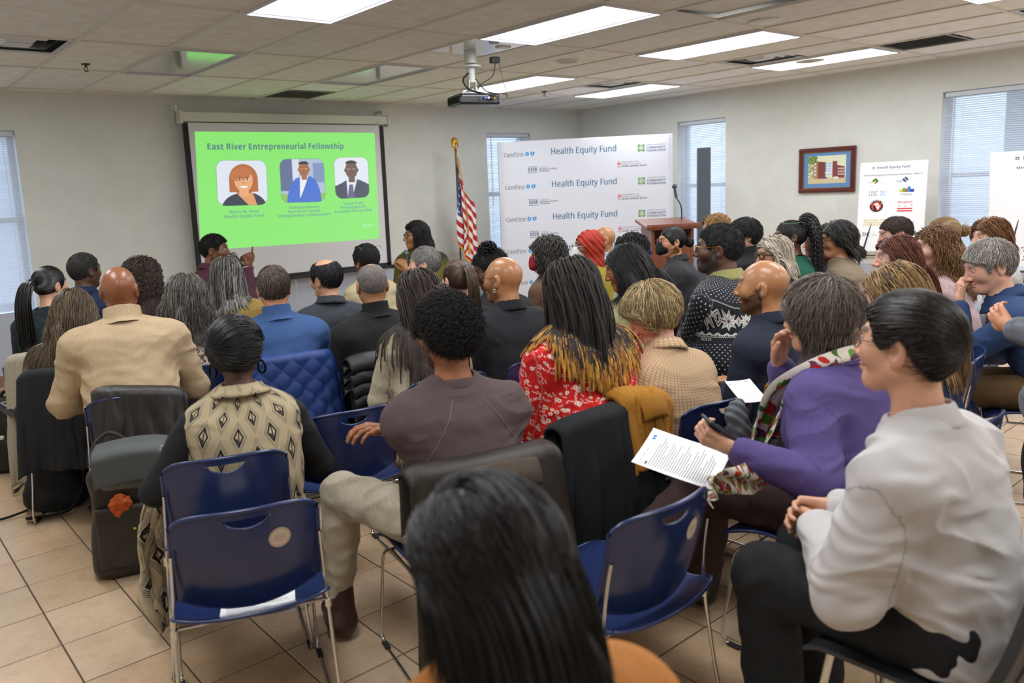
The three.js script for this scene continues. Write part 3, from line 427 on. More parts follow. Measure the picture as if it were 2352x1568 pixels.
  const armUV = [1, -1].map((sd) => { const a = arms[sd > 0 ? 'R' : 'L'], A = V(...a.S), B = V(...a.E), C = V(...a.W), u = B.clone().sub(A), w = C.clone().sub(B), lu = u.length(), lw = w.length(); u.normalize(); w.normalize(); return { a, A, B, u, w, lu, lw, ref: V(sd, .3, .6) }; }), pv = V(0, 0, 0), rv = V(0, 0, 0);
  for (let i = 0; i < P.count; i++) {
    const x = P.getX(i), y = P.getY(i), z = P.getZ(i), q = armUV[x > 0 ? 0 : 1], dU = q.a.up(x, y, z), dF = q.a.fo(x, y, z);
    if (slv && Math.min(dU, dF) < torso(x, y, z) - .012) { const fore = dF < dU, o2 = fore ? q.B : q.A, ax = fore ? q.w : q.u; pv.set(x, y, z).sub(o2); const t = pv.dot(ax); pv.addScaledVector(ax, -t); rv.copy(q.ref).addScaledVector(ax, -q.ref.dot(ax)).normalize(); const c = pv.dot(rv), sn2 = pv.dot(rv.cross(ax)); U[i * 2] = Math.atan2(sn2, c) * .06; U[i * 2 + 1] = -(t + (fore ? q.lu : 0)); continue; }
    U[i * 2] = Math.atan2(x, z + .06) * R0 * (o.top.uvK ?? 1); U[i * 2 + 1] = y - .9 * Math.hypot(x, (z + .02) * 1.3);
  }
  topG.setAttribute('uv', new THREE.BufferAttribute(U, 2));
  const topM = mesh(o.top.name ?? 'sweater', topG, o.top.mat, g, o.top.label);
  if (collar) { // a band round the neck: standing, folded over, or a crew neck
    const r = cr, h = .03 + collar.h, fl = collar.flare ?? 0, pr = collar.crew ? [[r + .016, -.012], [r + .013, .006], [r + .006, .016], [r - .002, .012]] : collar.fold ? [[r + .006, -.014], [r + .001, h], [r + .004, h + .005], [r + .009, h], [r + .013 + fl * .4, h - .018], [r + .017 + fl, .008], [r + .02 + fl, -.004], [r + .012 + fl, -.008]] : [[r + .03, -.018], [r + .014, .0], [r + .008, .02], [r + .005, h], [r + .003, h + .005], [r - .003, h + .003], [r - .002, h - .03]];
    const geo = new THREE.LatheGeometry(pr.map((q) => new THREE.Vector2(...q)), 44, 0, Math.PI * 2), p = geo.attributes.position, fw = V(0, 0, -1), qn = new THREE.Quaternion().setFromUnitVectors(V(0, 1, 0), cdir);
    for (let i = 0; i < p.count; i++) { const x = p.getX(i), z = p.getZ(i), f = sm(.01, -.07, z), a = Math.atan2(x, z); p.setXYZ(i, x * (1 + .03 * noise3(a * 2, p.getY(i) * 20, ph)), p.getY(i) + .004 * noise3(a * 3, 2, ph) - (collar.dip ? .045 : .02) * f, z * 1.02 + .004 - (collar.dip ? .02 * f : 0)); }
    geo.applyQuaternion(qn); const b = V(...nb).addScaledVector(cdir, .042); geo.translate(b.x, b.y, b.z); geo.computeVertexNormals(); { const u = geo.attributes.uv; for (let i = 0; i < u.count; i++) u.setXY(i, u.getX(i) * .42, u.getY(i) * .12); } mesh('collar', geo, collar.mat ?? o.top.mat, g);
  }
  if (o.under) for (const [u, f] of sl1) mesh('sleeve', nets((x, y, z) => { let d = u(x, y, z) - .001; if (f) d = smin(d, f(x, y, z), .02); return d - wr(x, y, z) * .7; }, [-.62, .4, -.75], [.62, HC[1], .5], cT), o.under, g);
  // trousers or skirt
  const bt = o.bottom || {}, skirt = bt.skirt, f2 = bt.fold ?? .006;
  const seatB = o.stand ? [cap(-.07, HY, .03, .07, HY, .03, .12 * k, .12 * k)] : [cap(-.08 * k, .55, .03, .08 * k, .55, .03, .1 * k, .1 * k)];
  const legC = legs.map((l) => [capv(l.hip, l.kn, .096 * thick + (bt.loose ?? 0), .07 * thick + (bt.loose ?? 0) * .7), capv(l.kn, l.an, .068 * thick + (bt.loose ?? 0) * .8, .054 + (bt.loose ?? 0))]);
  const botF = (x, y, z) => { let d = seatB[0](x, y, z); for (const [a, b] of legC) d = smin(d, smin(a(x, y, z), b(x, y, z), .035), skirt ? .12 : .03); if (d > .1 || d < -.1) return d; const n = noise3(x * 7 + ph, y * 7, z * 12), m = noise3(x * 16, y * 20 + n, z * 16 + ph); d -= f2 * (1.3 * (.5 - Math.abs(n)) + .5 * m); return d; };
  const botG = nets(botF, [-.5, .05, -1.0], [.5, o.stand ? 1.1 : .72, .3], cB);
  { const p = botG.attributes.position, u = new Float32Array(p.count * 2); for (let i = 0; i < p.count; i++) { u[i * 2] = p.getX(i); u[i * 2 + 1] = p.getZ(i) + p.getY(i); } botG.setAttribute('uv', new THREE.BufferAttribute(u, 2)); }
  mesh(skirt ? 'skirt' : 'trousers', botG, bt.mat, g);
  for (const l of legs) { if (o.noShoes) continue; const a = l.an, t = l.toe, sF = (x, y, z) => { let d = smin(capv([a[0], a[1] - .02, a[2] + .03], [t[0], t[1], t[2]], .042, .036)(x, y, z), capv(a, [a[0], a[1] - .04, a[2] + .02], .046, .044)(x, y, z), .03); return o.flatShoes === false ? d : Math.max(d, .002 - y); }; const m2 = (i) => Math.min(a[i], t[i]) - .08, M2 = (i) => Math.max(a[i], t[i]) + .08; mesh('shoe', nets(sF, [m2(0), Math.max(-.01, m2(1)), m2(2)], [M2(0), M2(1), M2(2)], cB * .8), bt.shoe ?? shoeMat, g); }
  const ctx = { g, o, h2b, inH, HC, hs, Mh, Rh, C7, T, nb, nt, arms, torso, topF, cT, cH, cB, dist, sk, toBody, neck, legs };
  // face details
  if (o.eyes !== false) for (const s of [-1, 1]) { const e = new THREE.SphereGeometry(.0125 * hs, 14, 10), c = h2b([s * .032, .013, -.0815]), ir = lin(o.iris ?? '#2a1a10'); e.rotateX(-Math.PI / 2); addColor(e, (x, y, z) => (z < -.0108 * hs ? (z < -.0119 * hs ? [.005, .005, .005] : ir) : [.72, .69, .66])); const m = mesh('eye', e, eyeMat, g); m.position.set(...c); m.quaternion.setFromRotationMatrix(Rh);
    const lid = nets((x, y, z) => { const r = Math.hypot(x, y, z); return smax(Math.abs(r - .0133 * hs) - .0012, -Math.max(Math.abs(y + .0005) - .0042 * hs * (o.squint ?? 1), z + .004), .001); }, [-.017, -.017, -.017], [.017, .017, .006], .0022); addColor(lid, (x, y, z) => (Math.abs(y) < .007 && y > .002 ? mixc(sk, brow, .35) : sk)); const lm = mesh('eyelid', lid, skinMat(o.skin, o.skinGloss ?? .48), g); lm.position.set(...c); lm.quaternion.setFromRotationMatrix(Rh); }
  if (o.hair) hairDo(ctx, o.hair);
  if (o.extras) for (const e of o.extras) EXTRA[e[0]](ctx, ...e.slice(1));
  // the chair
  if (o.chair) { const cs = o.chairShift ?? [0, 0], c = placeChair(g.position.x + cs[0], g.position.z + cs[1], yaw + (o.chairTurn ?? 0), o.chair, 0, o.stick); ctx.chair = c; }
  return ctx;
}
const eyeMat = mat('#ffffff', .12, { vertexColors: true }), shoeMat = mat('#17120f', .35);

// ---------- hair ----------
function hairDo(ctx, h) {
  const { h2b, inH, g, hs, Rh } = ctx, line = hairline(h.line ?? 'short'), c0 = lin(h.color[0]), c1 = lin(h.color[1] ?? h.color[0]), rough = h.rough ?? .5, m = hairMat(rough);
  const t = h.thick ?? .008, lump = h.lump ?? .003, lf = h.lumpF ?? 40, E = [.079 + t, .092 + t, .1 + t], EC = [0, .026, .012 + (h.backOut ?? 0) * .4];
  const pieces = [], skull = ell(EC[0], EC[1], EC[2], E[0], E[1], E[2] + (h.backOut ?? 0));
  // the close mass of hair over the scalp
  const capF = (x, y, z) => { const p = inH(x, y, z), [a, b, c] = p; let d = skull(a, b, c); if (d > .05 || d < -.05) return d * hs; d -= lump * noise3(a * lf, b * lf, c * lf) + lump * .5 * noise3(a * lf * 2.3, b * lf * 2.3, c * lf * 2.3 + 4); const cut = (line(c) + .006 * noise3(a * 90, b * 30, c * 60) - b) * .8; d = smax(d, cut, h.soft ?? .008); if (h.baldTop && b > .02) d = smax(d, h.baldTop[0] - Math.hypot(a * 1.1, c - h.baldTop[1]), .012); return d * hs; };
  if (!h.noCap) { const HC = ctx.HC, gg = nets(capF, HC.map((v) => v - .16), HC.map((v) => v + .175), Math.max(ctx.cH, .0042)); pieces.push(addColor(gg, (x, y, z) => { const p = inH(x, y, z), n = .85 + .3 * noise3(p[0] * 45, p[1] * 45, p[2] * 45), k = mixc(c0, c1, clamp(.35 + noise3(p[0] * 16 + 3, p[1] * 16, p[2] * 16) * .6, 0, 1)); return [k[0] * n, k[1] * n, k[2] * n]; })); }
  if (!h.n) { if (pieces.length) mesh('hair', pieces[0], m, g); return; }
  const S = new Strands(), N = h.n, inv = new THREE.Matrix4().copy(Rh).invert(), e0 = E.map((v) => v - .004), body = (x, y, z) => ctx.topF(x, y, z), skirtF = (p, d, off, hug) => { const l = inH(...p), k = skull(l[0], l[1], l[2]) - off; if (k < 0 || (hug && k < .06)) { const K = k < 0 ? 1 : hug; const s = 1e-3, gx = skull(l[0] + s, l[1], l[2]) - skull(l[0] - s, l[1], l[2]), gy = skull(l[0], l[1] + s, l[2]) - skull(l[0], l[1] - s, l[2]), gz = skull(l[0], l[1], l[2] + s) - skull(l[0], l[1], l[2] - s), n = V(gx, gy, gz).normalize().transformDirection(Rh); p[0] -= n.x * k * hs * K; p[1] -= n.y * k * hs * K; p[2] -= n.z * k * hs * K; const q = (d[0] * n.x + d[1] * n.y + d[2] * n.z) * K; if (k < 0 ? q < 0 : q > 0) { d[0] -= n.x * q; d[1] -= n.y * q; d[2] -= n.z * q; } } };
  const pushBody = (p, d) => { const k = body(p[0], p[1], p[2]) - .008; if (k < 0) { const s = .004, gx = body(p[0] + s, p[1], p[2]) - body(p[0] - s, p[1], p[2]), gy = body(p[0], p[1] + s, p[2]) - body(p[0], p[1] - s, p[2]), gz = body(p[0], p[1], p[2] + s) - body(p[0], p[1], p[2] - s), L = Math.hypot(gx, gy, gz) || 1; p[0] -= gx / L * k; p[1] -= gy / L * k; p[2] -= gz / L * k; const q = (d[0] * gx + d[1] * gy + d[2] * gz) / L; if (q < 0) { d[0] -= gx / L * q; d[1] -= gy / L * q; d[2] -= gz / L * q; } } };
  const partX = h.partX ?? 0, tie = h.tie;
  const grow = (root, dir, len, opt = {}) => {
    const step = opt.step ?? h.step ?? .016, n = Math.max(3, Math.round(len / step)), p = [...root], d = [...dir], pts = [], ph = rnd() * 6.3, wa = (h.wave ? h.wave[0] * rr(.6, 1.3) : 0), wf = h.wave ? h.wave[1] * rr(.85, 1.15) : 0, ca = h.curl ? h.curl[0] * rr(.7, 1.3) : 0, cf = h.curl ? h.curl[1] : 0, jx = rr(-1, 1), jz = rr(-1, 1), off = h.layer ? rr(-.004, h.layer) : 0;
    for (let i = 0; i <= n; i++) {
      const s = i / n, dist = i * step, w = wa * Math.sin(dist * wf + ph) * sm(0, .3, s), cx2 = ca * Math.cos(dist * cf + ph) * sm(0, .12, s), cy2 = ca * Math.sin(dist * cf + ph) * sm(0, .12, s);
      pts.push([p[0] + w * jx + cx2, p[1] + cy2 * .6, p[2] + w * jz + cy2]);
      const gr = (opt.grav ?? h.grav ?? .25) * (opt.noGrav ? 0 : 1); d[1] -= gr; d[0] += jx * (h.frizz ?? .02); d[2] += jz * (h.frizz ?? .02) + (h.back ?? 0) * sm(.5, 0, s);
      const L = Math.hypot(...d); d[0] /= L; d[1] /= L; d[2] /= L; p[0] += d[0] * step; p[1] += d[1] * step; p[2] += d[2] * step;
      if (!opt.free) { const hl = h.hug ?? .5, ly = hl ? inH(p[0], p[1], p[2])[1] : 0; skirtF(p, d, off, hl && ly > (h.hugDown ?? -.02) ? hl : 0); } if (i > 2 && len > .1) pushBody(p, d);
      if (h.clear !== false && !opt.free) { const l = inH(...p); if (l[2] < -.045 && l[1] < line(l[2]) + .0 && Math.abs(l[0]) < .085) { const s2 = l[0] >= partX ? 1 : -1, v = V(s2 * .016, 0, .012).transformDirection(Rh); p[0] += v.x * .016; p[1] += v.y * .016; p[2] += v.z * .016; d[0] += v.x * .3; d[2] += v.z * .3; } }
      if (opt.tie) { const tv = [opt.tie[0] - p[0], opt.tie[1] - p[1], opt.tie[2] - p[2]], tl = Math.hypot(...tv); if (tl < .016) { pts.push([...opt.tie]); break; } d[0] = d[0] * .45 + tv[0] / tl * .55; d[1] = d[1] * .45 + tv[1] / tl * .55; d[2] = d[2] * .45 + tv[2] / tl * .55; }
    }
    const v = rr(.7, 1.25), k0 = mixc(c0, c1, clamp(h.mix === undefined ? rnd() : rnd() * h.mix, 0, 1)), sel = h.tipShare === undefined || rnd() < h.tipShare, tipc = h.tips && sel ? lin(h.tips[(rnd() * h.tips.length) | 0]) : null, ta = h.tipAt ?? .7, r0 = (opt.rad ?? h.rad ?? .003) * rr(.8, 1.25), kn = h.knot;
    const f = (s) => { let c = k0; if (tipc && s > ta + jx * .06) c = tipc; const u = v * (kn ? .75 + .35 * Math.abs(Math.sin(s * len / kn)) : 1); return [c[0] * u, c[1] * u, c[2] * u]; };
    S.add(pts, (s) => r0 * (h.blunt ? (s > .97 ? .6 : 1) : (1 - .75 * s * s)) * (kn ? .8 + .3 * Math.abs(Math.sin(s * len / kn)) : 1), f, h.sides ?? 3);
  };
  const tieB = tie ? h2b(tie) : null;
  for (let i = 0; i < N * 2.6 && S.p.length < 9e6; i++) {
    const yq = 1 - 2 * (i + .5) / (N * 2.6), rq = Math.sqrt(1 - yq * yq), a = i * 2.39996, n = [Math.cos(a) * rq, yq, Math.sin(a) * rq], l = [EC[0] + n[0] * e0[0], EC[1] + n[1] * e0[1], EC[2] + n[2] * (e0[2] + (h.backOut ?? 0))];
    if (l[1] < line(l[2]) + .004) continue; if (h.thin && l[1] > h.thin[0] && rnd() < h.thin[1]) continue;
    if (h.baldTop && l[1] > .07 && Math.hypot(l[0] * 1.1, l[2] - h.baldTop[1]) < h.baldTop[0]) continue;
    const earCut = h.earClear && l[1] < .05 && l[2] < .035 ? .3 : 1; let d; const fl = h.flow ?? 'fall';
    if (fl === 'fall') { const s = l[0] >= partX ? 1 : -1; const fr = sm(.05, -.05, l[2]), out = 1 - fr; d = [s * (.9 - Math.abs(l[0]) * 3) * fr + l[0] * 6 * out, .1 * fr - .5 * out, .25 + l[2] * 2.5 + out * .5]; } else if (fl === 'back') d = [l[0] * 2, .35 - (l[2] > 0 ? l[2] * 6 : 0), 1]; else if (fl === 'tie') d = [tie[0] - l[0], tie[1] - l[1], tie[2] - l[2]]; else if (fl === 'out') d = [n[0] + rr(-.5, .5), n[1] + rr(-.5, .5), n[2] + rr(-.5, .5)]; else if (fl === 'side') d = [h.dirX ?? 1, .1, .3 + l[2] * 4]; else d = [l[0] * 5, (l[1] - .1) * 5, (l[2] - .04) * 5];
    const dn = d[0] * n[0] + d[1] * n[1] + d[2] * n[2]; if (fl !== 'out') d = d.map((v, q) => v - n[q] * dn * .92 + n[q] * (h.lift ?? .03)); const dv = V(...d).normalize().transformDirection(Rh);
    grow(h2b(l), dv.toArray(), rr(h.len[0], h.len[1]) * earCut * (h.layerLen ? 1 - h.layerLen * sm(.02, .12, l[1]) : 1), tie ? { tie: tieB, noGrav: true } : {});
  }
  if (tie && h.tail) { const tl = h.tail; for (let i = 0; i < tl.n; i++) { const a = rnd() * 6.3, r = Math.sqrt(rnd()) * (tl.r ?? .014), dv = V(Math.cos(a) * (tl.spread ?? .35), (tl.up ?? .2) + Math.sin(a) * (tl.spread ?? .35), 1).normalize().transformDirection(Rh); grow([tieB[0] + Math.cos(a) * r, tieB[1] + Math.sin(a) * r, tieB[2]], dv.toArray(), rr(tl.len[0], tl.len[1]), { free: true, grav: tl.grav ?? .22, rad: tl.rad }); } }
  if (h.bun) { const b = h.bun, bc = h2b(b.at); for (let i = 0; i < b.n; i++) { const ax = V(rr(-1, 1), rr(-1, 1), rr(-1, 1)).normalize(), u = V(1, .3, .2).cross(ax).normalize(), w = ax.clone().cross(u), R = b.r * rr(.55, 1), pts = [], a0 = rnd() * 6.3, off = rr(-.5, .5) * b.r; for (let s = 0; s <= 10; s++) { const a = a0 + s / 10 * rr(4, 5.5); pts.push([bc[0] + (u.x * Math.cos(a) + w.x * Math.sin(a)) * R + ax.x * off, bc[1] + (u.y * Math.cos(a) + w.y * Math.sin(a)) * R + ax.y * off, bc[2] + (u.z * Math.cos(a) + w.z * Math.sin(a)) * R + ax.z * off]); } const k = mixc(c0, c1, rnd()); S.add(pts, b.rad ?? .004, k, h.sides ?? 3); } const bg = new THREE.SphereGeometry(b.r * .85, 14, 10); bg.translate(...bc); bg.deleteAttribute('uv'); pieces.push(addColor(bg, () => c0)); }
  pieces.push(S.geo()); mesh('hair', mergeGeometries(pieces), m, g);
}
// ---------- things worn ----------
const gold = mat('#c9962e', .22, { metalness: 1 }), blackPl = mat('#0d0d0f', .25), lensMat = mat('#ffffff', .03, { transmission: 1, thickness: 0, ior: 1.4 }), whiteCloth = mat('#c2bdbb', .85, { bumpMap: rep(weaveBump, 40, 40), bumpScale: .0004 });
const EXTRA = {
  glasses({ g, h2b }, color = '#111', o = {}) {
    const r = o.r ?? .0016, y0 = o.y ?? .012, rx = o.rx ?? .024, ry = o.ry ?? .0185, dz = o.dz ?? 0, up = o.up ? (p) => [p[0] * 1.12, p[1] + .085, p[2] + .055] : (p) => p, pt = (p) => h2b(up(p)), gs = [];
    for (const s of [-1, 1]) { const ring = []; for (let k = 0; k < 18; k++) { const a = k / 18 * 6.2832; ring.push(pt([s * .033 + Math.cos(a) * rx, y0 + Math.sin(a) * ry * (o.square ? 1 - .12 * Math.cos(4 * a) : 1), -.108 + dz + .008 * Math.abs(s * .033 + Math.cos(a) * rx) / .057])); } gs.push(tube(ring, r, 6, 36, true)); gs.push(tube([[s * .057, y0 + .006, -.1 + dz], [s * .078, y0 + .006, -.07], [s * .085, y0 + .005, -.02], [s * .087, y0 + .008, .014], [s * .086, y0 - .012, .03]].map(pt), r, 6)); }
    gs.push(tube([[-.009, y0 + .004, -.108 + dz], [0, y0 + .008, -.113 + dz], [.009, y0 + .004, -.108 + dz]].map(pt), r, 6));
    const f = mesh('glasses', merge(gs), mat(color, .25, { metalness: o.metal ? 1 : 0 }), g);
    for (const s of [-1, 1]) { const lg = new THREE.SphereGeometry(1, 14, 8); lg.scale(rx, ry, .0012); const m = mesh('lens', lg, o.tint ? mat(o.tint, .05, { transmission: .8, thickness: 0 }) : lensMat, f); const c = pt([s * .033, y0, -.106 + dz]); m.position.set(...c); m.quaternion.setFromRotationMatrix(new THREE.Matrix4().makeBasis(...[[1, 0, 0], [0, 1, 0], [0, 0, 1]].map((v) => V(...h2b(v)).sub(V(...h2b([0, 0, 0]))).normalize()))); }
  },
  earring({ g, h2b }, kind = 'stud', color = '#d9d4c8', size = .01, sides = [-1, 1]) {
    for (const s of sides) { const c = h2b([s * .089, -.04, .008]); let geo; if (kind === 'hoop') { geo = new THREE.TorusGeometry(size, size * .13 + .0012, 8, 24); geo.rotateY(Math.PI / 2 + .5); geo.translate(c[0] + s * .004, c[1] - size, c[2]); } else if (kind === 'disc') { geo = cyl(size, size, .002, 0, 0, 0, 24); geo.rotateZ(Math.PI / 2); geo.translate(c[0] + s * .006, c[1] - size, c[2]); } else { geo = new THREE.SphereGeometry(size * .5, 10, 8); geo.translate(c[0] + s * .003, c[1], c[2]); } mesh('earring', geo, mat(color, .25, { metalness: kind === 'stud' ? 0 : 1 }), g); }
  },
  mask({ g, h2b, inH, HC, hs, cH }, color = '#f0f0ee') {
    const f = (x, y, z) => { const [a, b, c] = inH(x, y, z); let d = ell(0, -.045, -.07, .066, .058, .056)(a, b, c); d = smin(d, cap(0, -.01, -.105, 0, -.07, -.112, .02, .02)(a, b, c), .03); d = Math.max(d, -(d + .004)); return Math.max(d, c + .052, b - .012) * hs; };
    mesh('face_mask', nets(f, HC.map((v) => v - .16), HC.map((v) => v + .12), .004), mat(color, .8), g);
    const st = []; for (const s of [-1, 1]) st.push(tube([[s * .058, -.015, -.06], [s * .075, .0, -.03], [s * .093, .02, .0], [s * .092, .0, .02]].map(h2b), .0016, 5), tube([[s * .05, -.075, -.06], [s * .07, -.055, -.03], [s * .088, -.03, .012]].map(h2b), .0016, 5)); mesh('ear_loop', merge(st), mat(color, .8), g);
  },
  hijab(ctx, color) {
    const { g, inH, HC, hs, nb } = ctx, f = (x, y, z) => { const [a, b, c] = inH(x, y, z); let d = ell(0, .028, .02, .094, .104, .112)(a, b, c); d = smin(d, cap(0, -.05, .03, 0, -.14, .03, .085, .1)(a, b, c), .05); d = smin(d, ell(0, -.15, -.02, .11, .06, .11)(a, b, c), .04); const n = noise3(a * 14, b * 8 + c * 10, c * 14); d -= .006 * (1 - Math.abs(n) * 2) + .003 * Math.sin((b * .8 + c) * 120 + n * 3); d = Math.max(d, -ell(0, -.02, -.09, .062, .092, .09)(a, b, c)); return d * hs; };
    mesh('headscarf', nets(f, HC.map((v, i) => v - (i === 1 ? .24 : .18)), HC.map((v) => v + .18), .0055), mat(color, .75, { bumpMap: rep(weaveBump, 30, 30), bumpScale: .0005, sheen: .4 }), g);
  },
  beard({ g, inH, HC, hs, o }, color, len = .008) { const H = headField(o.face || {}), c0 = lin(color), f = (x, y, z) => { const [a, b, c] = inH(x, y, z); let d = H(a, b, c) - len - .003 * noise3(a * 110, b * 110, c * 110); d = Math.max(d, b + .046 - Math.max(0, c + .06) * .7, c - .002, Math.abs(a) - .074, -Math.max(Math.hypot(a / .02, (b + .06) / .01) - 1, c + .06)); return d * hs; }; mesh('beard', addColor(nets(f, HC.map((v) => v - .16), HC.map((v) => v + .08), .004), (x, y, z) => { const n = .7 + .6 * Math.abs(noise3(x * 120, y * 120, z * 120)); return c0.map((v) => v * n); }), hairMat(.7), g); },
};
Object.assign(EXTRA, {
  shirt({ g, nb, nt, o }, color, c = {}) { // the collar band of a shirt worn under a jacket
    const d = V(...nt).sub(V(...nb)).normalize(), r = .062 * (o.neck ?? 1) * (o.female ? .9 : 1.06), a = V(...nb).addScaledVector(d, .035), h = c.h ?? .035, pts = []; for (const [rr2, y] of [[r + .004, 0], [r, h], [r + .004, h + .004], [r + .012 + (c.flare ?? 0), h - .024], [r + .02 + (c.flare ?? 0), .006]]) pts.push(new THREE.Vector2(rr2, y));
    const geo = new THREE.LatheGeometry(pts, 36); geo.applyQuaternion(new THREE.Quaternion().setFromUnitVectors(V(0, 1, 0), d)); geo.translate(a.x, a.y, a.z); mesh('shirt_collar', geo, cloth(color, 'fine'), g);
  },
  puff({ g, h2b, dist }, color, at, r) { const S = new Strands(), c0 = lin(color); for (let i = 0; i < 420; i++) { const u = rr(-1, 1), a = rnd() * 6.283, q = Math.sqrt(1 - u * u), d = [Math.cos(a) * q, u, Math.sin(a) * q], pts = [], ph = rnd() * 6; for (let s = 0; s <= 8; s++) { const t = s / 8, R = r * (.45 + .6 * t), w = .006 * t; pts.push(h2b([at[0] + d[0] * R * 1.3 + w * Math.cos(ph + s * 2), at[1] + d[1] * R * .75 + w * Math.sin(ph + s * 2), at[2] + d[2] * R])); } const k = rr(.8, 1.6); S.add(pts, .0026, c0.map((v) => v * k)); } mesh('hair_puff', S.geo(), hairMat(.6), g); },
  heeledBoot(ctx, color) { const l = ctx.legs.find((q) => q.toe[0] < -.4 || q.an[1] > .4) || ctx.legs[0], a = l.an, t = l.toe, F = (x, y, z) => smin(smin(capv(a, [a[0] + (t[0] - a[0]) * .35, a[1] - .045, a[2] + (t[2] - a[2]) * .35], .045, .034)(x, y, z), capv([a[0] + (t[0] - a[0]) * .35, a[1] - .045, a[2] + (t[2] - a[2]) * .35], [t[0] - .07, t[1] - .03, t[2] - .05], .034, .022)(x, y, z), .03), Math.min(capv([l.kn[0] * .4 + a[0] * .6, l.kn[1] * .4 + a[1] * .6, l.kn[2] * .4 + a[2] * .6], a, .06, .048)(x, y, z), capv([a[0] + .01, a[1] - .03, a[2]], [a[0] + .005, a[1] - .115, a[2] + .01], .02, .009)(x, y, z)), .02); mesh('boot', nets(F, [a[0] - .35, a[1] - .2, a[2] - .35], [a[0] + .3, a[1] + .25, a[2] + .25], .009), mat(color, .28), ctx.g); },
  headBand({ g, h2b }, color) { const S = new Strands(), c0 = lin(color); for (let k = 0; k < 16; k++) { const pts = [], o = k * .0045; for (let s = 0; s <= 14; s++) { const a = -2.4 + s / 14 * 3.2, y = .035 - o + .03 * Math.sin(a * 1.2); pts.push(h2b([Math.sin(a) * .109, y - .012, .014 + Math.cos(a) * .134])); } const v = rr(.7, 1.4); S.add(pts, .0042, c0.map((q) => q * v), 5); } mesh('braid_wrap', S.geo(), hairMat(.72), g); },
  boots(ctx, color) { for (const l of ctx.legs) { const a = l.an, t = l.toe, F = (x, y, z) => Math.max(smin(capv([a[0], a[1] + .02, a[2]], [a[0], .075, a[2] + .01], .056, .054)(x, y, z), capv([a[0], .06, a[2] + .03], [t[0], .05, t[2]], .05, .042)(x, y, z), .035), .004 - y); mesh('boot', nets(F, [Math.min(a[0], t[0]) - .1, 0, Math.min(a[2], t[2]) - .1], [Math.max(a[0], t[0]) + .1, a[1] + .1, Math.max(a[2], t[2]) + .13], .008), mat(color, .42, { bumpMap: rep(grainBump, 10, 10), bumpScale: .0008 }), ctx.g); } },
  raglan({ g, topF, nb, toBody, T }) { // the sewn raglan seams over the back of the shoulders
    for (const s of [-1, 1]) { const pts = []; for (let k = 0; k <= 12; k++) { const t = k / 12, b = toBody(s * (.05 + .13 * t), T - .02 - .2 * t, .0); let z = b[2] + .3, y = b[1]; for (let q = 0; q < 60; q++) { const d = topF(b[0], y, z); if (d < .0006) break; z -= d * .7; } pts.push([b[0], y, z]); } mesh('seam', tube(pts, .0016, 5), mat('#7a6766', .9), g); }
  },
  headPin({ g, h2b }, color) { mesh('glasses', tube([[.075, .05, .03], [.06, .1, .03], [.0, .128, .028], [-.06, .1, .03], [-.08, .045, .03]].map(h2b), .0022, 6), mat(color, .3), g, 'thin frame pushed up into the hair'); },
  sideShoes(ctx) { const m = mat('#ffffff', .5, { map: canvasTex(128, 128, (g) => { g.fillStyle = '#3a2418'; g.fillRect(0, 0, 128, 128); speckle(g, 128, 128, 60, ['#c9b23a', '#8a2a20', '#c9a25a'], 2, 6); }) }); },
});

Object.assign(EXTRA, {
  cuff({ g, arms }, s, color) { const a = arms[s], d = a.fd, c = V(...a.W), p0 = c.clone().addScaledVector(d, -.045), geo = new THREE.CylinderGeometry(.041, .044, .07, 24, 1, true); geo.applyQuaternion(new THREE.Quaternion().setFromUnitVectors(V(0, 1, 0), d)); geo.translate(p0.x + d.x * .03, p0.y + d.y * .03, p0.z + d.z * .03); mesh('shirt_cuff', geo, cloth(color, 'fine'), g); },
  bracelet({ g, arms }, s) { const a = arms[s], d = a.fd, c = V(...a.W).addScaledVector(d, .012), q = new THREE.Quaternion().setFromUnitVectors(V(0, 1, 0), d); const beads = (off, col, r) => { const gs = []; for (let k = 0; k < 18; k++) { const b = new THREE.SphereGeometry(r, 10, 8), v = V(Math.cos(k * .349) * .033, off, Math.sin(k * .349) * .033).applyQuaternion(q); b.translate(c.x + v.x, c.y + v.y, c.z + v.z); gs.push(b); } const m = mesh('bracelet', merge(gs), mat(col, .3), g); m.userData.label = 'bead bracelet'; m.userData.kind = 'stuff'; }; beads(0, '#b9b39f', .0058); beads(.014, '#1d1f24', .005); const cuffG = new THREE.CylinderGeometry(.043, .045, .03, 24, 1, true); cuffG.applyQuaternion(q); cuffG.translate(c.x - d.x * .04, c.y - d.y * .04, c.z - d.z * .04); mesh('shirt_cuff', cuffG, cloth('#2b3a66', 'fine'), g); },
});
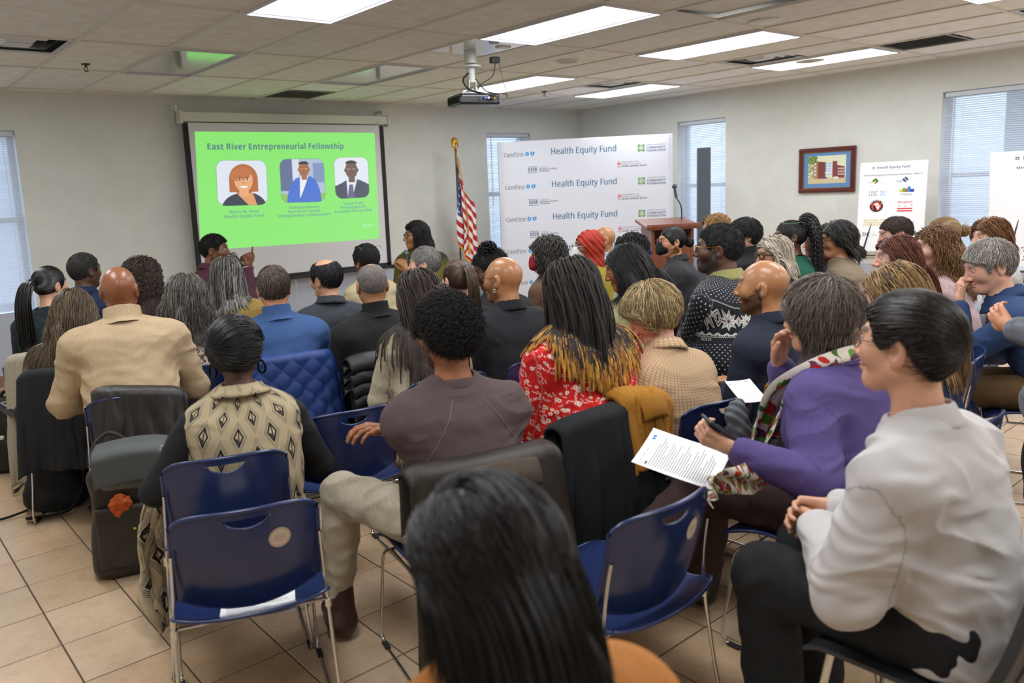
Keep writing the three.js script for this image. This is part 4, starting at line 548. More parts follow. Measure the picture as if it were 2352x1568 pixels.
// ---------- fittings and things ----------
function sheet(nu, nv, f, th, o = {}) { // thin closed cloth or paper: f(u, v) in 0..1
  const p = [], uv = [], idx = [], P = []; for (let i = 0; i <= nu; i++) for (let j = 0; j <= nv; j++) P.push(f(i / nu, j / nv));
  const at = (i, j) => P[clamp(i, 0, nu) * (nv + 1) + clamp(j, 0, nv)], N = [];
  for (let i = 0; i <= nu; i++) for (let j = 0; j <= nv; j++) { const a = at(i - 1, j), b = at(i + 1, j), c = at(i, j - 1), d = at(i, j + 1), n = V(b[0] - a[0], b[1] - a[1], b[2] - a[2]).cross(V(d[0] - c[0], d[1] - c[1], d[2] - c[2])).normalize(); N.push(n); }
  for (let s = 0; s < 2; s++) P.forEach((q, k) => { const n = N[k]; p.push(q[0] - n.x * th * s, q[1] - n.y * th * s, q[2] - n.z * th * s); const i = Math.floor(k / (nv + 1)) / nu, j = (k % (nv + 1)) / nv; uv.push(i * (o.w ?? 1), j * (o.h ?? 1)); });
  const M = P.length, id = (s, i, j) => s * M + i * (nv + 1) + j, q4 = (a, b, c, d) => idx.push(a, b, c, a, c, d);
  for (let i = 0; i < nu; i++) for (let j = 0; j < nv; j++) { q4(id(0, i, j), id(0, i + 1, j), id(0, i + 1, j + 1), id(0, i, j + 1)); q4(id(1, i, j), id(1, i, j + 1), id(1, i + 1, j + 1), id(1, i + 1, j)); }
  for (let i = 0; i < nu; i++) { q4(id(1, i, 0), id(1, i + 1, 0), id(0, i + 1, 0), id(0, i, 0)); q4(id(0, i, nv), id(0, i + 1, nv), id(1, i + 1, nv), id(1, i, nv)); }
  for (let j = 0; j < nv; j++) { q4(id(0, 0, j), id(0, 0, j + 1), id(1, 0, j + 1), id(1, 0, j)); q4(id(1, nu, j), id(1, nu, j + 1), id(0, nu, j + 1), id(0, nu, j)); }
  const g = new THREE.BufferGeometry(); g.setAttribute('position', new THREE.Float32BufferAttribute(p, 3)); g.setAttribute('uv', new THREE.Float32BufferAttribute(uv, 2)); g.setIndex(idx); g.computeVertexNormals(); return g;
}
const white = mat('#d9d9d4', .4), offWhite = mat('#cfcfc4', .45), blackMetal = mat('#141517', .4), greyMetal = mat('#3b3e42', .45, { metalness: .6 });
// --- projection screen with the slide ---
{
  const t = thing('projection_screen', 'pull-down projection screen on the front wall showing a bright green slide', 'screen', [2.83, 0, 0]);
  mesh('housing', merge([box(2.56, .1, .1, .02, 2.527, .13, .012), box(.03, .135, .12, -1.265, 2.52, .13, .008), box(.04, .14, .12, 1.32, 2.52, .13, .02)]), offWhite, t);
  for (const x of [-1.29, 1.27]) mesh('bracket', merge([box(.045, .19, .012, x, 2.55, .008, .003), box(.03, .03, .13, x, 2.63, .07, .004), cyl(.01, .01, .05, x, 2.615, .13), cyl(.018, .018, .012, x, 2.59, .13)]), white, t);
  mesh('maker_label', quadGeo([1.11, 2.51, .1822], [1.2, 2.51, .1822], [1.2, 2.485, .1822], [1.11, 2.485, .1822]), mat('#ffffff', .5, { map: canvasTex(128, 40, (g) => { g.fillStyle = '#cfcfc4'; g.fillRect(0, 0, 128, 40); text(g, 'DRAPER', 64, 28, 24, '#55564f', { align: 'center', bold: 1 }); }) }), t);
  const f = mesh('fabric', box(2.5, 1.73, .003, .0, 1.6, .15), mat('#d6d7da', .7), t);
  for (const s of [-1, 1]) mesh('black_border', box(.062, 1.73, .0012, s * 1.222, 1.6, .1524), mat('#16181a', .7), t);
  mesh('black_border', box(2.5, .05, .0012, 0, .755, .1524), mat('#16181a', .7), t);
  mesh('weight_bar', merge([box(2.54, .035, .03, 0, .725, .15, .008), box(.05, .05, .035, -1.27, .722, .15, .008), box(.05, .05, .035, 1.27, .722, .15, .008)]), blackMetal, t);
  mesh('pull_cord', rod([-.1, .71, .155], [-.095, .38, .155], .003, 5), white, t);
  const slide = canvasTex(1600, 1040, (g, w, h) => {
    const gr = '#1fd23a'; g.fillStyle = '#86e86c'; g.fillRect(0, 0, w, h);
    text(g, 'East River Entrepreneurial Fellowship', 84, 152, 74, '#4a7088', { bold: 1, fit: 1200 });
    const card = (x, y, cw, ch, draw) => { g.save(); g.beginPath(); g.roundRect(x, y, cw, ch, 70); g.clip(); draw(x, y, cw, ch); g.restore(); g.strokeStyle = '#5aa94e'; g.lineWidth = 3; g.beginPath(); g.roundRect(x, y, cw, ch, 70); g.stroke(); };
    const head = (x, y, r, skin, o) => { g.fillStyle = o.back; if (o.bob) { g.beginPath(); g.ellipse(x, y - r * .1, r * 1.28, r * 1.5, 0, 0, 7); g.fill(); g.fillRect(x - r * 1.28, y - r * .1, r * 2.56, r * 1.25); } g.fillStyle = skin; g.fillRect(x - r * .42, y + r * .6, r * .84, r * 1); g.beginPath(); g.ellipse(x, y, r * .82, r * 1.12, 0, 0, 7); g.fill(); if (!o.bob) { for (const s of [-1, 1]) { g.beginPath(); g.ellipse(x + s * r * .84, y + .05 * r, r * .12, r * .24, 0, 0, 7); g.fill(); } } g.fillStyle = o.hair; g.beginPath(); if (o.bob) { g.ellipse(x - r * .25, y - r * .62, r * 1.0, r * .62, -.35, 0, 7); } else g.ellipse(x, y - r * .78, r * .8, r * .44, 0, Math.PI, 0); g.fill();
      for (const s of [-1, 1]) { g.fillStyle = '#5a3a2a'; g.fillRect(x + s * r * .34 - r * .2, y - r * .3, r * .4, r * .07); g.fillStyle = '#f1ece6'; g.beginPath(); g.ellipse(x + s * r * .34, y - r * .1, r * .17, r * .09, 0, 0, 7); g.fill(); g.fillStyle = '#2a1c16'; g.beginPath(); g.arc(x + s * r * .34, y - r * .1, r * .085, 0, 7); g.fill(); } g.fillStyle = o.nose; g.beginPath(); g.ellipse(x, y + r * .25, r * .17, r * .1, 0, 0, 7); g.fill(); g.fillStyle = o.smile ? '#ffffff' : '#8a4a44'; g.beginPath(); g.ellipse(x, y + r * .58, r * .34, r * (o.smile ? .16 : .08), 0, 0, Math.PI); g.fill(); };
    card(150, 246, 410, 408, (x, y, cw, ch) => { g.fillStyle = '#dfe6f2'; g.fillRect(x, y, cw, ch); g.fillStyle = '#262f44'; g.beginPath(); g.moveTo(x + 30, y + ch); g.quadraticCurveTo(x + 70, y + 315, x + 160, y + 300); g.lineTo(x + 290, y + 296); g.quadraticCurveTo(x + 375, y + 330, x + 400, y + ch); g.fill(); g.fillStyle = '#e39a62'; g.beginPath(); g.moveTo(x + 150, y + 290); g.lineTo(x + 285, y + 290); g.lineTo(x + 320, y + ch); g.lineTo(x + 250, y + ch); g.fill(); head(x + 215, y + 180, 92, '#eaa877', { bob: 1, hair: '#c2703c', back: '#b5652f', nose: '#d98e5e', smile: 1 }); });
    card(676, 240, 404, 402, (x, y, cw, ch) => { g.fillStyle = '#aebdd8'; g.fillRect(x, y, cw, ch); g.fillStyle = '#5d6f94'; g.fillRect(x, y, 110, 290); g.fillStyle = '#d8e0ee'; g.fillRect(x + 110, y, 60, 260); g.fillStyle = '#7b91bd'; g.fillRect(x + 300, y + 40, 104, 180); g.fillStyle = '#8fbf5a'; g.fillRect(x, y + 320, cw, 90); g.fillStyle = '#3f6fd0'; g.beginPath(); g.moveTo(x + 50, y + ch); g.quadraticCurveTo(x + 70, y + 200, x + 160, y + 168); g.lineTo(x + 270, y + 160); g.quadraticCurveTo(x + 360, y + 200, x + 366, y + ch); g.fill(); g.fillStyle = '#e9eef8'; g.beginPath(); g.moveTo(x + 175, y + 165); g.lineTo(x + 255, y + 160); g.lineTo(x + 165, y + 380); g.fill(); g.strokeStyle = '#24489c'; g.lineWidth = 4; g.beginPath(); g.moveTo(x + 262, y + 165); g.lineTo(x + 155, y + 395); g.stroke(); head(x + 216, y + 96, 60, '#a8683f', { hair: '#1d1713', back: '#1d1713', nose: '#8f5632' }); });
    card(1178, 232, 340, 392, (x, y, cw, ch) => { g.fillStyle = '#e2e8f2'; g.fillRect(x, y, cw, ch); g.fillStyle = '#3a4258'; g.beginPath(); g.moveTo(x, y + ch); g.lineTo(x, y + 270); g.quadraticCurveTo(x + 60, y + 250, x + 110, y + 220); g.lineTo(x + 225, y + 212); g.quadraticCurveTo(x + 300, y + 240, x + cw, y + 268); g.lineTo(x + cw, y + ch); g.fill(); g.fillStyle = '#e4e9f3'; g.beginPath(); g.moveTo(x + 115, y + 220); g.lineTo(x + 222, y + 212); g.lineTo(x + 165, y + ch); g.lineTo(x + 120, y + ch); g.fill(); g.fillStyle = '#5b5f86'; g.beginPath(); g.moveTo(x + 140, y + 262); g.lineTo(x + 176, y + 260); g.lineTo(x + 186, y + ch); g.lineTo(x + 116, y + ch); g.fill(); head(x + 168, y + 120, 74, '#6d5047', { hair: '#2a2422', back: '#2a2422', nose: '#5c4239' }); });
    const c = (s, x, y) => text(g, s, x, y, 34, '#5f8f9c', { font: 'serif', align: 'center', bold: 1 });
    c('Marla M. Dean', 360, 722); c('Health Equity Fund', 360, 762); c('Rahman Branch', 880, 700); c('East River Family', 880, 738); c('Strengthening Collaborative', 880, 776); c('Derek Ford', 1348, 686); c('Washington DC', 1348, 722); c('Economic Partnership', 1348, 758);
    g.fillStyle = '#a8efa0'; g.fillRect(1440, 882, 26, 34); g.fillRect(1476, 888, 74, 8); g.fillRect(1476, 904, 60, 8);
  });
  const s = mesh('projected_slide', quadGeo([-1.126, 2.374, .1526], [1.119, 2.375, .1526], [1.092, 1.085, .1526], [-1.186, 1.132, .1526]), mat('#55585a', .7, { emissive: '#ffffff', emissiveMap: slide, emissiveIntensity: SLIDE_GLOW }), t);
}
// --- projector on its ceiling mount ---
{
  const px0 = 2.756, pz0 = 3.42, t = thing('projector', 'black projector hanging from a white mount under the ceiling', 'projector', [px0, 0, pz0], .25);
  mesh('body', merge([box(.36, .085, .27, 0, 2.345, .03, .022), box(.3, .012, .2, 0, 2.39, .02, .004)]), mat('#1b1c20', .35, { clearcoat: .3 }), t);
  const lensB = mesh('lens', (() => { const g = new THREE.CylinderGeometry(.032, .038, .05, 24); g.rotateX(Math.PI / 2); g.translate(-.1, 2.345, -.12); return g; })(), mat('#0c0c0e', .2), t);
  mesh('vent_grille', merge(Array.from({ length: 9 }, (_, k) => box(.004, .05, .18, -.183, 2.345 , .03 - 0 * k).translate(0, 0, 0)).concat(Array.from({ length: 8 }, (_, k) => box(.006, .004, .2, -.182, 2.32 + k * .007, .03)))), blackMetal, t);
  mesh('socket_panel', merge([box(.16, .05, .006, .06, 2.342, .166), box(.03, .018, .01, .0, 2.335, .17)]), mat('#2f3036', .5), t);
  for (const [x, c] of [[.05, '#d8d8d8'], [.075, '#c22018'], [.1, '#e0c23a'], [.02, '#2f6ac0']]) mesh('plug', (() => { const g = new THREE.CylinderGeometry(.008, .008, .035, 10); g.rotateX(Math.PI / 2); g.translate(x, 2.35, .185); return g; })(), mat(c, .4), t);
  mesh('mount', merge([cyl(.05, .05, .1, 0, 2.69, 0, 24), cyl(.085, .085, .012, 0, 2.615, 0, 28), cyl(.033, .033, .14, 0, 2.56, 0, 20), box(.006, .09, .05, -.03, 2.465, 0), box(.006, .09, .05, .03, 2.465, 0), box(.07, .008, .05, 0, 2.425, 0), rod([-.16, 2.395, -.08], [0, 2.41, 0], .006), rod([.16, 2.395, .1], [0, 2.41, 0], .006), rod([-.14, 2.395, .12], [0, 2.41, 0], .006), cyl(.05, .06, .02, 0, 2.405, 0)]), white, t);
  mesh('adapter', box(.075, .05, .05, .2, 2.665, .04, .006), mat('#26282c', .4), t);
  const cab = (pts, r) => mesh('cable', tube(pts, r, 6, 40), mat('#16161a', .5), t);
  cab([[-.04, 2.56, .03], [-.1, 2.5, .06], [-.06, 2.43, .08], [.03, 2.39, .14], [.12, 2.36, .19], [.06, 2.345, .2]], .0085); cab([[.2, 2.64, .05], [.17, 2.54, .05], [.06, 2.47, .04], [.03, 2.43, .05]], .004); cab([[.03, 2.52, .02], [.1, 2.42, .06], [.14, 2.4, .1], [.24, 2.385, .14], [.22, 2.35, .19]], .004); cab([[.23, 2.66, .05], [.26, 2.5, .06], [.27, 2.4, .1]], .0018);
  const pl = thing('mounting_plate', 'white glossy plate in the ceiling grid holding the projector mount', 'plate', [cx(4), CEIL, ZA + 2 * ROW - ROW / 4]); mesh('plate', box(COL - .02, .006, ROW / 2 - .02, 0, .004, 0, .002), mat('#e7e7e6', .12, { clearcoat: .6 }), pl); mesh('outlet', box(.11, .012, .07, .15, -.004, .1, .003), white, pl);
}
// --- ceiling vents, return grilles, loudspeakers, sprinklers, detector ---
function vent(i, j, h, label) { const t = thing('ceiling_vent', label, 'air vent', [cx(i), CEIL, cz(j) + h * ROW / 4]), a = COL / 2 - .012, sq = (r0, r1, y0, y1) => { const g = []; for (let k = 0; k < 4; k++) { const q = quadGeo([-r0, y0, -r0], [r0, y0, -r0], [r1, y1, -r1], [-r1, y1, -r1]); q.rotateY(k * Math.PI / 2); g.push(q); } return merge(g); };
  mesh('frame', sq(a, a - .035, .002, .006), mat('#b9bcc2', .45), t); mesh('duct', box(2 * a, .004, 2 * a, 0, .09, 0), mat('#3a3b3a', .9), t); for (const [r, y] of [[.22, .02], [.15, .012], [.08, .004]]) mesh('vane', sq(r + .055, r, y + .05, y), mat('#e0e2e6', .35), t); mesh('centre_plate', box(.16, .004, .16, 0, .002, 0), mat('#c3c6cc', .4), t); }
vent(-1, 0, 1, 'square ceiling vent cut by the frame edge above the far blind'); vent(9, 0, 1, 'square ceiling vent beside the furthest lit panel, nearer the backdrop'); vent(9, 2, -1, 'square ceiling vent beside the round ceiling loudspeaker and window-side panel'); vent(9, 4, -1, 'square ceiling vent at the edge of view above the wide window');
function grille(i, j, h, label) { const t = thing('return_grille', label, 'air grille', [cx(i), CEIL, cz(j) + h * ROW / 4]); mesh('frame', merge([box(COL - .02, .006, .02, 0, .002, -ROW / 4 + .02), box(COL - .02, .006, .02, 0, .002, ROW / 4 - .02), box(.02, .006, ROW / 2 - .04, -COL / 2 + .02, .002, 0), box(.02, .006, ROW / 2 - .04, COL / 2 - .02, .002, 0)]), mat('#8b8a86', .5), t); const gz = []; for (let k = 0; k < 26; k++) { const b = box(COL - .06, .0015, .016, 0, 0, 0); b.rotateX(.7); b.translate(0, .012, -ROW / 4 + .04 + k * .0205); gz.push(b); } mesh('louvres', merge(gz), mat('#5b5a56', .6), t).userData.kind = 'stuff'; mesh('duct', box(COL - .02, .004, ROW / 2 - .02, 0, .05, 0), mat('#22211f', .9), t); }
grille(4, -1, -1, 'dark return air grille in the ceiling just above the screen'); grille(10, 3, -1, 'dark return air grille in the ceiling along the window wall');
function disc(n, x, z, r, label, cat2, m) { const t = thing(n, label, cat2, [x, CEIL, z]); mesh('rim', (() => { const g = new THREE.TorusGeometry(r, .012, 10, 40); g.rotateX(Math.PI / 2); g.scale(1, .7, 1); return g; })(), white, t); mesh('cover', (() => { const g = new THREE.SphereGeometry(r, 32, 8, 0, 6.2832, 0, Math.PI / 2); g.rotateX(Math.PI); g.scale(1, .16, 1); return g; })(), m ?? mat('#b9b7b0', .7, { bumpMap: rep(weaveBump, 12, 12), bumpScale: .0008 }), t); }
disc('ceiling_speaker', cx(6) , cz(1) + .1, .1, 'round ceiling loudspeaker just behind the projector', 'loudspeaker'); disc('ceiling_speaker', cx(10) - .05, cz(2) - .1 + .0 , .125, 'round ceiling loudspeaker beside the window-side vent', 'loudspeaker'); disc('ceiling_disc', cx(6) + .05, cz(3) - .45, .1, 'faint round cover in the ceiling beside the near light panel', 'ceiling cover', white);
function sprinkler(x, z, label) { const t = thing('sprinkler', label, 'sprinkler', [x, CEIL, z]); mesh('plate', cyl(.034, .03, .006, 0, -.002, 0, 20), mat('#54504a', .4, { metalness: .8 }), t); mesh('head', merge([cyl(.008, .008, .02, 0, -.012, 0), rod([-.012, -.02, 0], [-.008, -.05, 0], .003), rod([.012, -.02, 0], [.008, -.05, 0], .003), cyl(.016, .016, .003, 0, -.052, 0, 14)]), mat('#3b362f', .4, { metalness: .8 }), t); }
sprinkler(.28, 1.72, 'small dark sprinkler head in the ceiling near the far blind'); sprinkler(5.42, 1.62, 'small dark sprinkler head in the ceiling near the backdrop');
// --- flag ---
{
  const t = thing('flag_on_pole', 'national flag hanging from a gold-topped pole beside the backdrop', 'flag', [4.93, 0, .5]);
  mesh('pole', cyl(.0125, .0125, 2.12, 0, 1.08, 0, 14), mat('#7a5226', .35), t); mesh('base', merge([cyl(.17, .19, .03, 0, .015, 0, 32), cyl(.05, .14, .06, 0, .06, 0, 32)]), gold, t);
  mesh('finial', merge([(() => { const g = new THREE.SphereGeometry(.022, 14, 10); g.translate(0, 2.16, 0); return g; })(), (() => { const g = new THREE.SphereGeometry(.03, 14, 10); g.scale(.7, 1.3, .8); g.translate(0, 2.235, 0); return g; })(), (() => { const g = new THREE.SphereGeometry(.016, 12, 8); g.translate(-.012, 2.285, .004); return g; })(), ...[-1, 1].map((s) => sheet(6, 8, (u, v) => [s * (.012 + .035 * u + .01 * v), 2.29 - .11 * v - .03 * u * u + .02 * u, .012 - .03 * u * (1 - v * .3)], .004)), cyl(.02, .012, .03, 0, 2.125, 0)]), gold, t);
  const ft = canvasTex(760, 400, (g, w, h) => { for (let i = 0; i < 13; i++) { g.fillStyle = i % 2 ? '#e6e3e4' : '#ae1626'; g.fillRect(0, i * h / 13, w, h / 13 + 1); } g.fillStyle = '#1c2f66'; g.fillRect(0, 0, w * .4, h * 7 / 13); g.fillStyle = '#f0f0f2'; for (let r = 0; r < 9; r++) for (let c = 0; c < (r % 2 ? 5 : 6); c++) { const x = (c * 2 + 1 + r % 2) * w * .4 / 12, y = (r + 1) * h * 7 / 13 / 10; g.beginPath(); for (let k = 0; k < 10; k++) { const a = -Math.PI / 2 + k * Math.PI / 5, q = k % 2 ? 4 : 10; g.lineTo(x + Math.cos(a) * q, y + Math.sin(a) * q); } g.fill(); } g.strokeStyle = '#d59a1c'; g.lineWidth = 16; g.beginPath(); g.moveTo(0, h - 6); g.lineTo(w - 6, h - 6); g.lineTo(w - 6, 0); g.stroke(); });
  // the hoist runs down the pole; the fly hangs in narrow folds below it
  const zig = (u, P) => { for (let k = 1; k < P.length; k++) if (u <= P[k][0]) { const a = P[k - 1], b = P[k], t = sm(0, 1, (u - a[0]) / (b[0] - a[0])); return [a[1] + (b[1] - a[1]) * t, a[2] + (b[2] - a[2]) * t]; } return [P[P.length - 1][1], P[P.length - 1][2]]; };
  const flag = sheet(110, 60, (u, v) => { const y = 2.04 - .9 * v - .56 * u - .05 * u * v, w = .2 + .85 * sm(0, .75, 2.04 - y), [x, z] = zig(u, [[0, 0, .02], [.3, -.1, .08], [.5, .01, .11], [.62, -.05, .13], [.86, .15, .06], [1, .2, .1]]); return [.012 + x * w + .008 * Math.sin(v * 9 + u * 14), y + .03 * Math.sin(u * 12), z * (.5 + .5 * w) + .01 * Math.sin(u * 30 + v * 3)]; }, .0012); { const q = flag.attributes.uv; for (let i = 0; i < q.count; i++) q.setY(i, 1 - q.getY(i)); }
  mesh('flag_cloth', flag, mat('#ffffff', .6, { map: ft, sheen: .3 }), t);
  mesh('gold_cord', merge([tube([[.014, 2.05, .03], [.03, 1.7, .08], [.06, 1.3, .11], [.07, .98, .1]], .006, 6), tube([[.014, 2.05, .02], [-.01, 1.9, .06], [.02, 1.5, .1], [.05, 1.1, .12], [.07, .96, .1]], .005, 6), cyl(.008, .02, .1, .07, .92, .1, 12), cyl(.02, .024, .05, .07, .85, .1, 12)]), mat('#c9921e', .5), t);
}
// --- printed backdrop across the corner ---
{
  const a = [5.28, .92], b = [6.92, 2.34], dx = b[0] - a[0], dz = b[1] - a[1], L = Math.hypot(dx, dz), Hh = 2.2, t = thing('backdrop', 'large white printed backdrop standing across the corner of the room', 'backdrop', [(a[0] + b[0]) / 2, 0, (a[1] + b[1]) / 2]); t.rotation.y = -Math.atan2(dz, dx);
  const tx = canvasTex(2000, 2000, (g, w, h) => {
    g.fillStyle = '#d8dbe6'; g.fillRect(0, 0, w, h); const k = h / Hh, X = (f) => f * w;
    for (let r = 0; r < 6; r++) {
      const y = (.155 + .405 * r) * k, y2 = y + .2 * k;
      text(g, 'Health Equity Fund', X(.3), y + 22, 96, '#1f5f86', { bold: 0, fit: X(.38) }); text(g, 'Health Equity Fund', X(.3) + 2, y + 22, 96, '#1f5f86', { fit: X(.38) });
      text(g, 'CareFirst', X(.03), y + 28, 66, '#2a3040', { font: 'serif', fit: X(.115) }); g.fillStyle = '#2b8fd0'; const q = X(.165), s = 46; g.fillRect(q - s / 2, y - 8, s, 24); g.fillRect(q - 12, y - 20, 24, s); g.fillStyle = '#e9ebf3'; g.beginPath(); g.arc(q, y + 4, 7, 0, 7); g.fill(); g.fillStyle = '#2b8fd0'; g.beginPath(); g.moveTo(X(.185), y - 18); g.lineTo(X(.208), y - 18); g.lineTo(X(.208), y + 6); g.quadraticCurveTo(X(.2), y + 28, X(.1965), y + 30); g.quadraticCurveTo(X(.186), y + 22, X(.185), y + 6); g.fill(); g.fillStyle = '#dfe8f4'; g.fillRect(X(.194), y - 12, 7, 30);
      const gx = X(.82), gy = y; for (const [ox, oy] of [[-1, -1], [1, -1], [-1, 1], [1, 1]]) { g.fillStyle = '#2e6e2e'; g.beginPath(); g.arc(gx + ox * 23, gy + oy * 23, 17, 0, 7); g.fill(); g.fillStyle = '#86c23e'; g.beginPath(); g.arc(gx + ox * 20, gy + oy * 20, 11, 0, 7); g.fill(); g.fillStyle = '#d7ecb2'; g.beginPath(); g.arc(gx + ox * 17, gy + oy * 17, 5, 0, 7); g.fill(); } g.strokeStyle = '#274a2a'; g.lineWidth = 4; g.beginPath(); for (const [ox, oy] of [[1, 0], [-1, 0], [0, 1], [0, -1]]) { g.moveTo(gx + ox * 6, gy + oy * 6); g.lineTo(gx + ox * 46, gy + oy * 46); } g.stroke();
      text(g, 'GREATER WASHINGTON', X(.85), y - 26, 18, '#2a4668', { fit: X(.11) }); text(g, 'COMMUNITY', X(.85), y + 10, 34, '#22405f', { bold: 1, fit: X(.11) }); text(g, 'FOUNDATION', X(.85), y + 44, 34, '#22405f', { bold: 1, fit: X(.11) });
      g.fillStyle = '#23406b'; g.fillRect(X(.165), y2 - 34, X(.057), 5); g.fillRect(X(.165), y2 + 34, X(.057), 5); text(g, 'DISB', X(.167), y2 + 20, 56, '#23406b', { bold: 1, fit: X(.053) }); text(g, 'DC DEPARTMENT OF', X(.23), y2 - 16, 16, '#5d6f8c', { fit: X(.06) }); text(g, 'INSURANCE, SECURITIES', X(.23), y2 + 6, 21, '#23304a', { bold: 1, fit: X(.105) }); text(g, 'AND BANKING', X(.23), y2 + 28, 21, '#23304a', { bold: 1, fit: X(.06) });
      const y3 = y2 - 10; g.fillStyle = '#c23a3a'; for (let s2 = 0; s2 < 3; s2++) g.fillRect(X(.684) + s2 * 12, y3 - 34 + 0, 6, 12); g.fillRect(X(.682), y3 - 18, 42, 22); g.fillStyle = '#e9ebf3'; for (let s2 = 0; s2 < 3; s2++) g.fillRect(X(.686) + s2 * 12, y3 - 12, 5, 9); text(g, 'DC', X(.682), y3 + 34, 26, '#c23a3a', { bold: 1, fit: 42 }); text(g, 'GOVERNMENT OF THE', X(.706), y3 - 18, 20, '#6a5560', { fit: X(.1) }); text(g, 'DISTRICT OF COLUMBIA', X(.706), y3 + 4, 20, '#6a5560', { fit: X(.11) }); text(g, 'MURIEL BOWSER, MAYOR', X(.706), y3 + 30, 25, '#2a2a34', { bold: 1, fit: X(.145) });
    }
  });
  const front = sheet(60, 40, (u, v) => [(u - .5) * L, Hh * v, .02 + .006 * noise3(u * 5, v * 2, 1) + .014 * noise3(u * 26, v * 5, 3) * (sm(.06, 0, u) + sm(.94, 1, u) + sm(.97, 1, v) * .6) - .02 * (sm(.02, 0, u) + sm(.98, 1, u))], .002);
  mesh('printed_fabric', front, mat('#ffffff', .75, { map: tx, sheen: .2 }), t);
  const side = []; for (const s of [-1, 1]) side.push(box(.03, Hh, .14, s * (L / 2 - .008), Hh / 2, -.06, .01)); side.push(box(L - .02, .03, .14, 0, Hh - .012, -.06, .01)); mesh('fabric_edge', merge(side), mat('#cfd2de', .8), t);
  const fr = []; for (const x of [-1, -.33, .33, 1]) fr.push(rod([x * (L / 2 - .05), .02, -.12], [x * (L / 2 - .05), Hh - .04, -.12], .012)); for (const y of [.05, 1.1, 2.1]) fr.push(rod([-L / 2 + .05, y, -.12], [L / 2 - .05, y, -.12], .01)); for (const x of [-.9, .9]) fr.push(rod([x * L / 2, .012, -.3], [x * L / 2, .012, .02], .012)); mesh('frame', merge(fr), mat('#b9bcc0', .3, { metalness: .9 }), t);
}
// --- lectern, microphones, column ---
const woodTex = canvasTex(512, 512, (g, w, h) => { g.fillStyle = '#7c4630'; g.fillRect(0, 0, w, h); for (let i = 0; i < 420; i++) { g.strokeStyle = ['rgba(96,48,30,.35)', 'rgba(150,92,62,.28)', 'rgba(70,34,22,.25)'][i % 3]; g.lineWidth = rr(.6, 2.4); let x = rnd() * w; g.beginPath(); g.moveTo(x, 0); for (let y = 0; y <= h; y += 32) { x += rr(-2.5, 2.5); g.lineTo(x, y); } g.stroke(); } });
const wood = mat('#ffffff', .38, { map: rep(woodTex, 1.5, 1.5), clearcoat: .25 });
{
  const t = thing('lectern', 'wooden lectern with a wide overhanging top beside the backdrop', 'lectern', [5.22, 0, 3.5], .62);
  mesh('top', (() => { const g = box(.54, .03, .44, 0, 0, 0, .006); g.rotateX(.16); g.translate(0, 1.2, 0); return g; })(), wood, t); mesh('lip', box(.54, .035, .02, 0, 1.19, .215, .005), wood, t);
  for (const s of [-1, 1]) mesh('side_panel', box(.03, 1.1, .36, s * .2, .62, 0, .004), wood, t); mesh('front_panel', box(.38, 1.08, .024, 0, .61, -.17, .004), wood, t); mesh('back_panel', box(.38, .9, .02, 0, .55, .165, .004), wood, t); mesh('base', box(.48, .07, .44, 0, .035, 0, .008), wood, t);
}
function micShape(len, r) { const g = [cyl(r, r * .78, len, 0, len / 2, 0, 16)]; return merge(g); }
const micGrey = mat('#70757b', .45, { metalness: .5, bumpMap: rep(weaveBump, 6, 6), bumpScale: .0006 }), micBody = mat('#1b1c20', .4);
function handMic(a, b, label, band) { const t = thing('microphone', label, 'microphone', a), d = V(...b).sub(V(...a)), L = d.length(); t.quaternion.setFromUnitVectors(V(0, 1, 0), d.normalize()); mesh('handle', merge([cyl(.017, .012, L * .78, 0, L * .39, 0, 16), cyl(.02, .017, .02, 0, L * .79, 0, 16)]), micBody, t); mesh('grille', (() => { const g = new THREE.SphereGeometry(.025, 18, 14); g.scale(1, 1.15, 1); g.translate(0, L * .92, 0); return g; })(), micGrey, t); if (band) mesh('band', cyl(.0135, .0128, .03, 0, .016, 0, 16), mat(band, .4), t); }
{ const t = thing('lectern_microphone', 'gooseneck microphone rising from the lectern top', 'microphone', [5.38, 1.215, 3.5]); mesh('neck', tube([[.06, 0, .02], [.062, .1, .02], [.04, .17, .02], [.0, .24, .0]], .006, 8), micBody, t); mesh('base', cyl(.03, .034, .014, .06, .004, .02, 18), micBody, t); mesh('capsule', merge([rod([.0, .24, 0], [-.012, .33, -.01], .014, 14), (() => { const g = new THREE.SphereGeometry(.026, 16, 12); g.translate(-.014, .355, -.012); return g; })()]), mat('#4a5260', .45, { metalness: .4 }), t); }
{ const t = thing('column', 'tall slim dark grey column before the corner window', 'column', [5.98, 0, 3.42], .75); mesh('column_body', box(.13, 1.86, .09, 0, 1.03, 0, .008), mat('#4a515c', .5), t); mesh('foot', box(.3, .1, .3, 0, .05, 0, .01), mat('#2c3036', .5), t); mesh('seam', box(.132, .006, .092, 0, 1.1, 0), mat('#22262c', .5), t); }
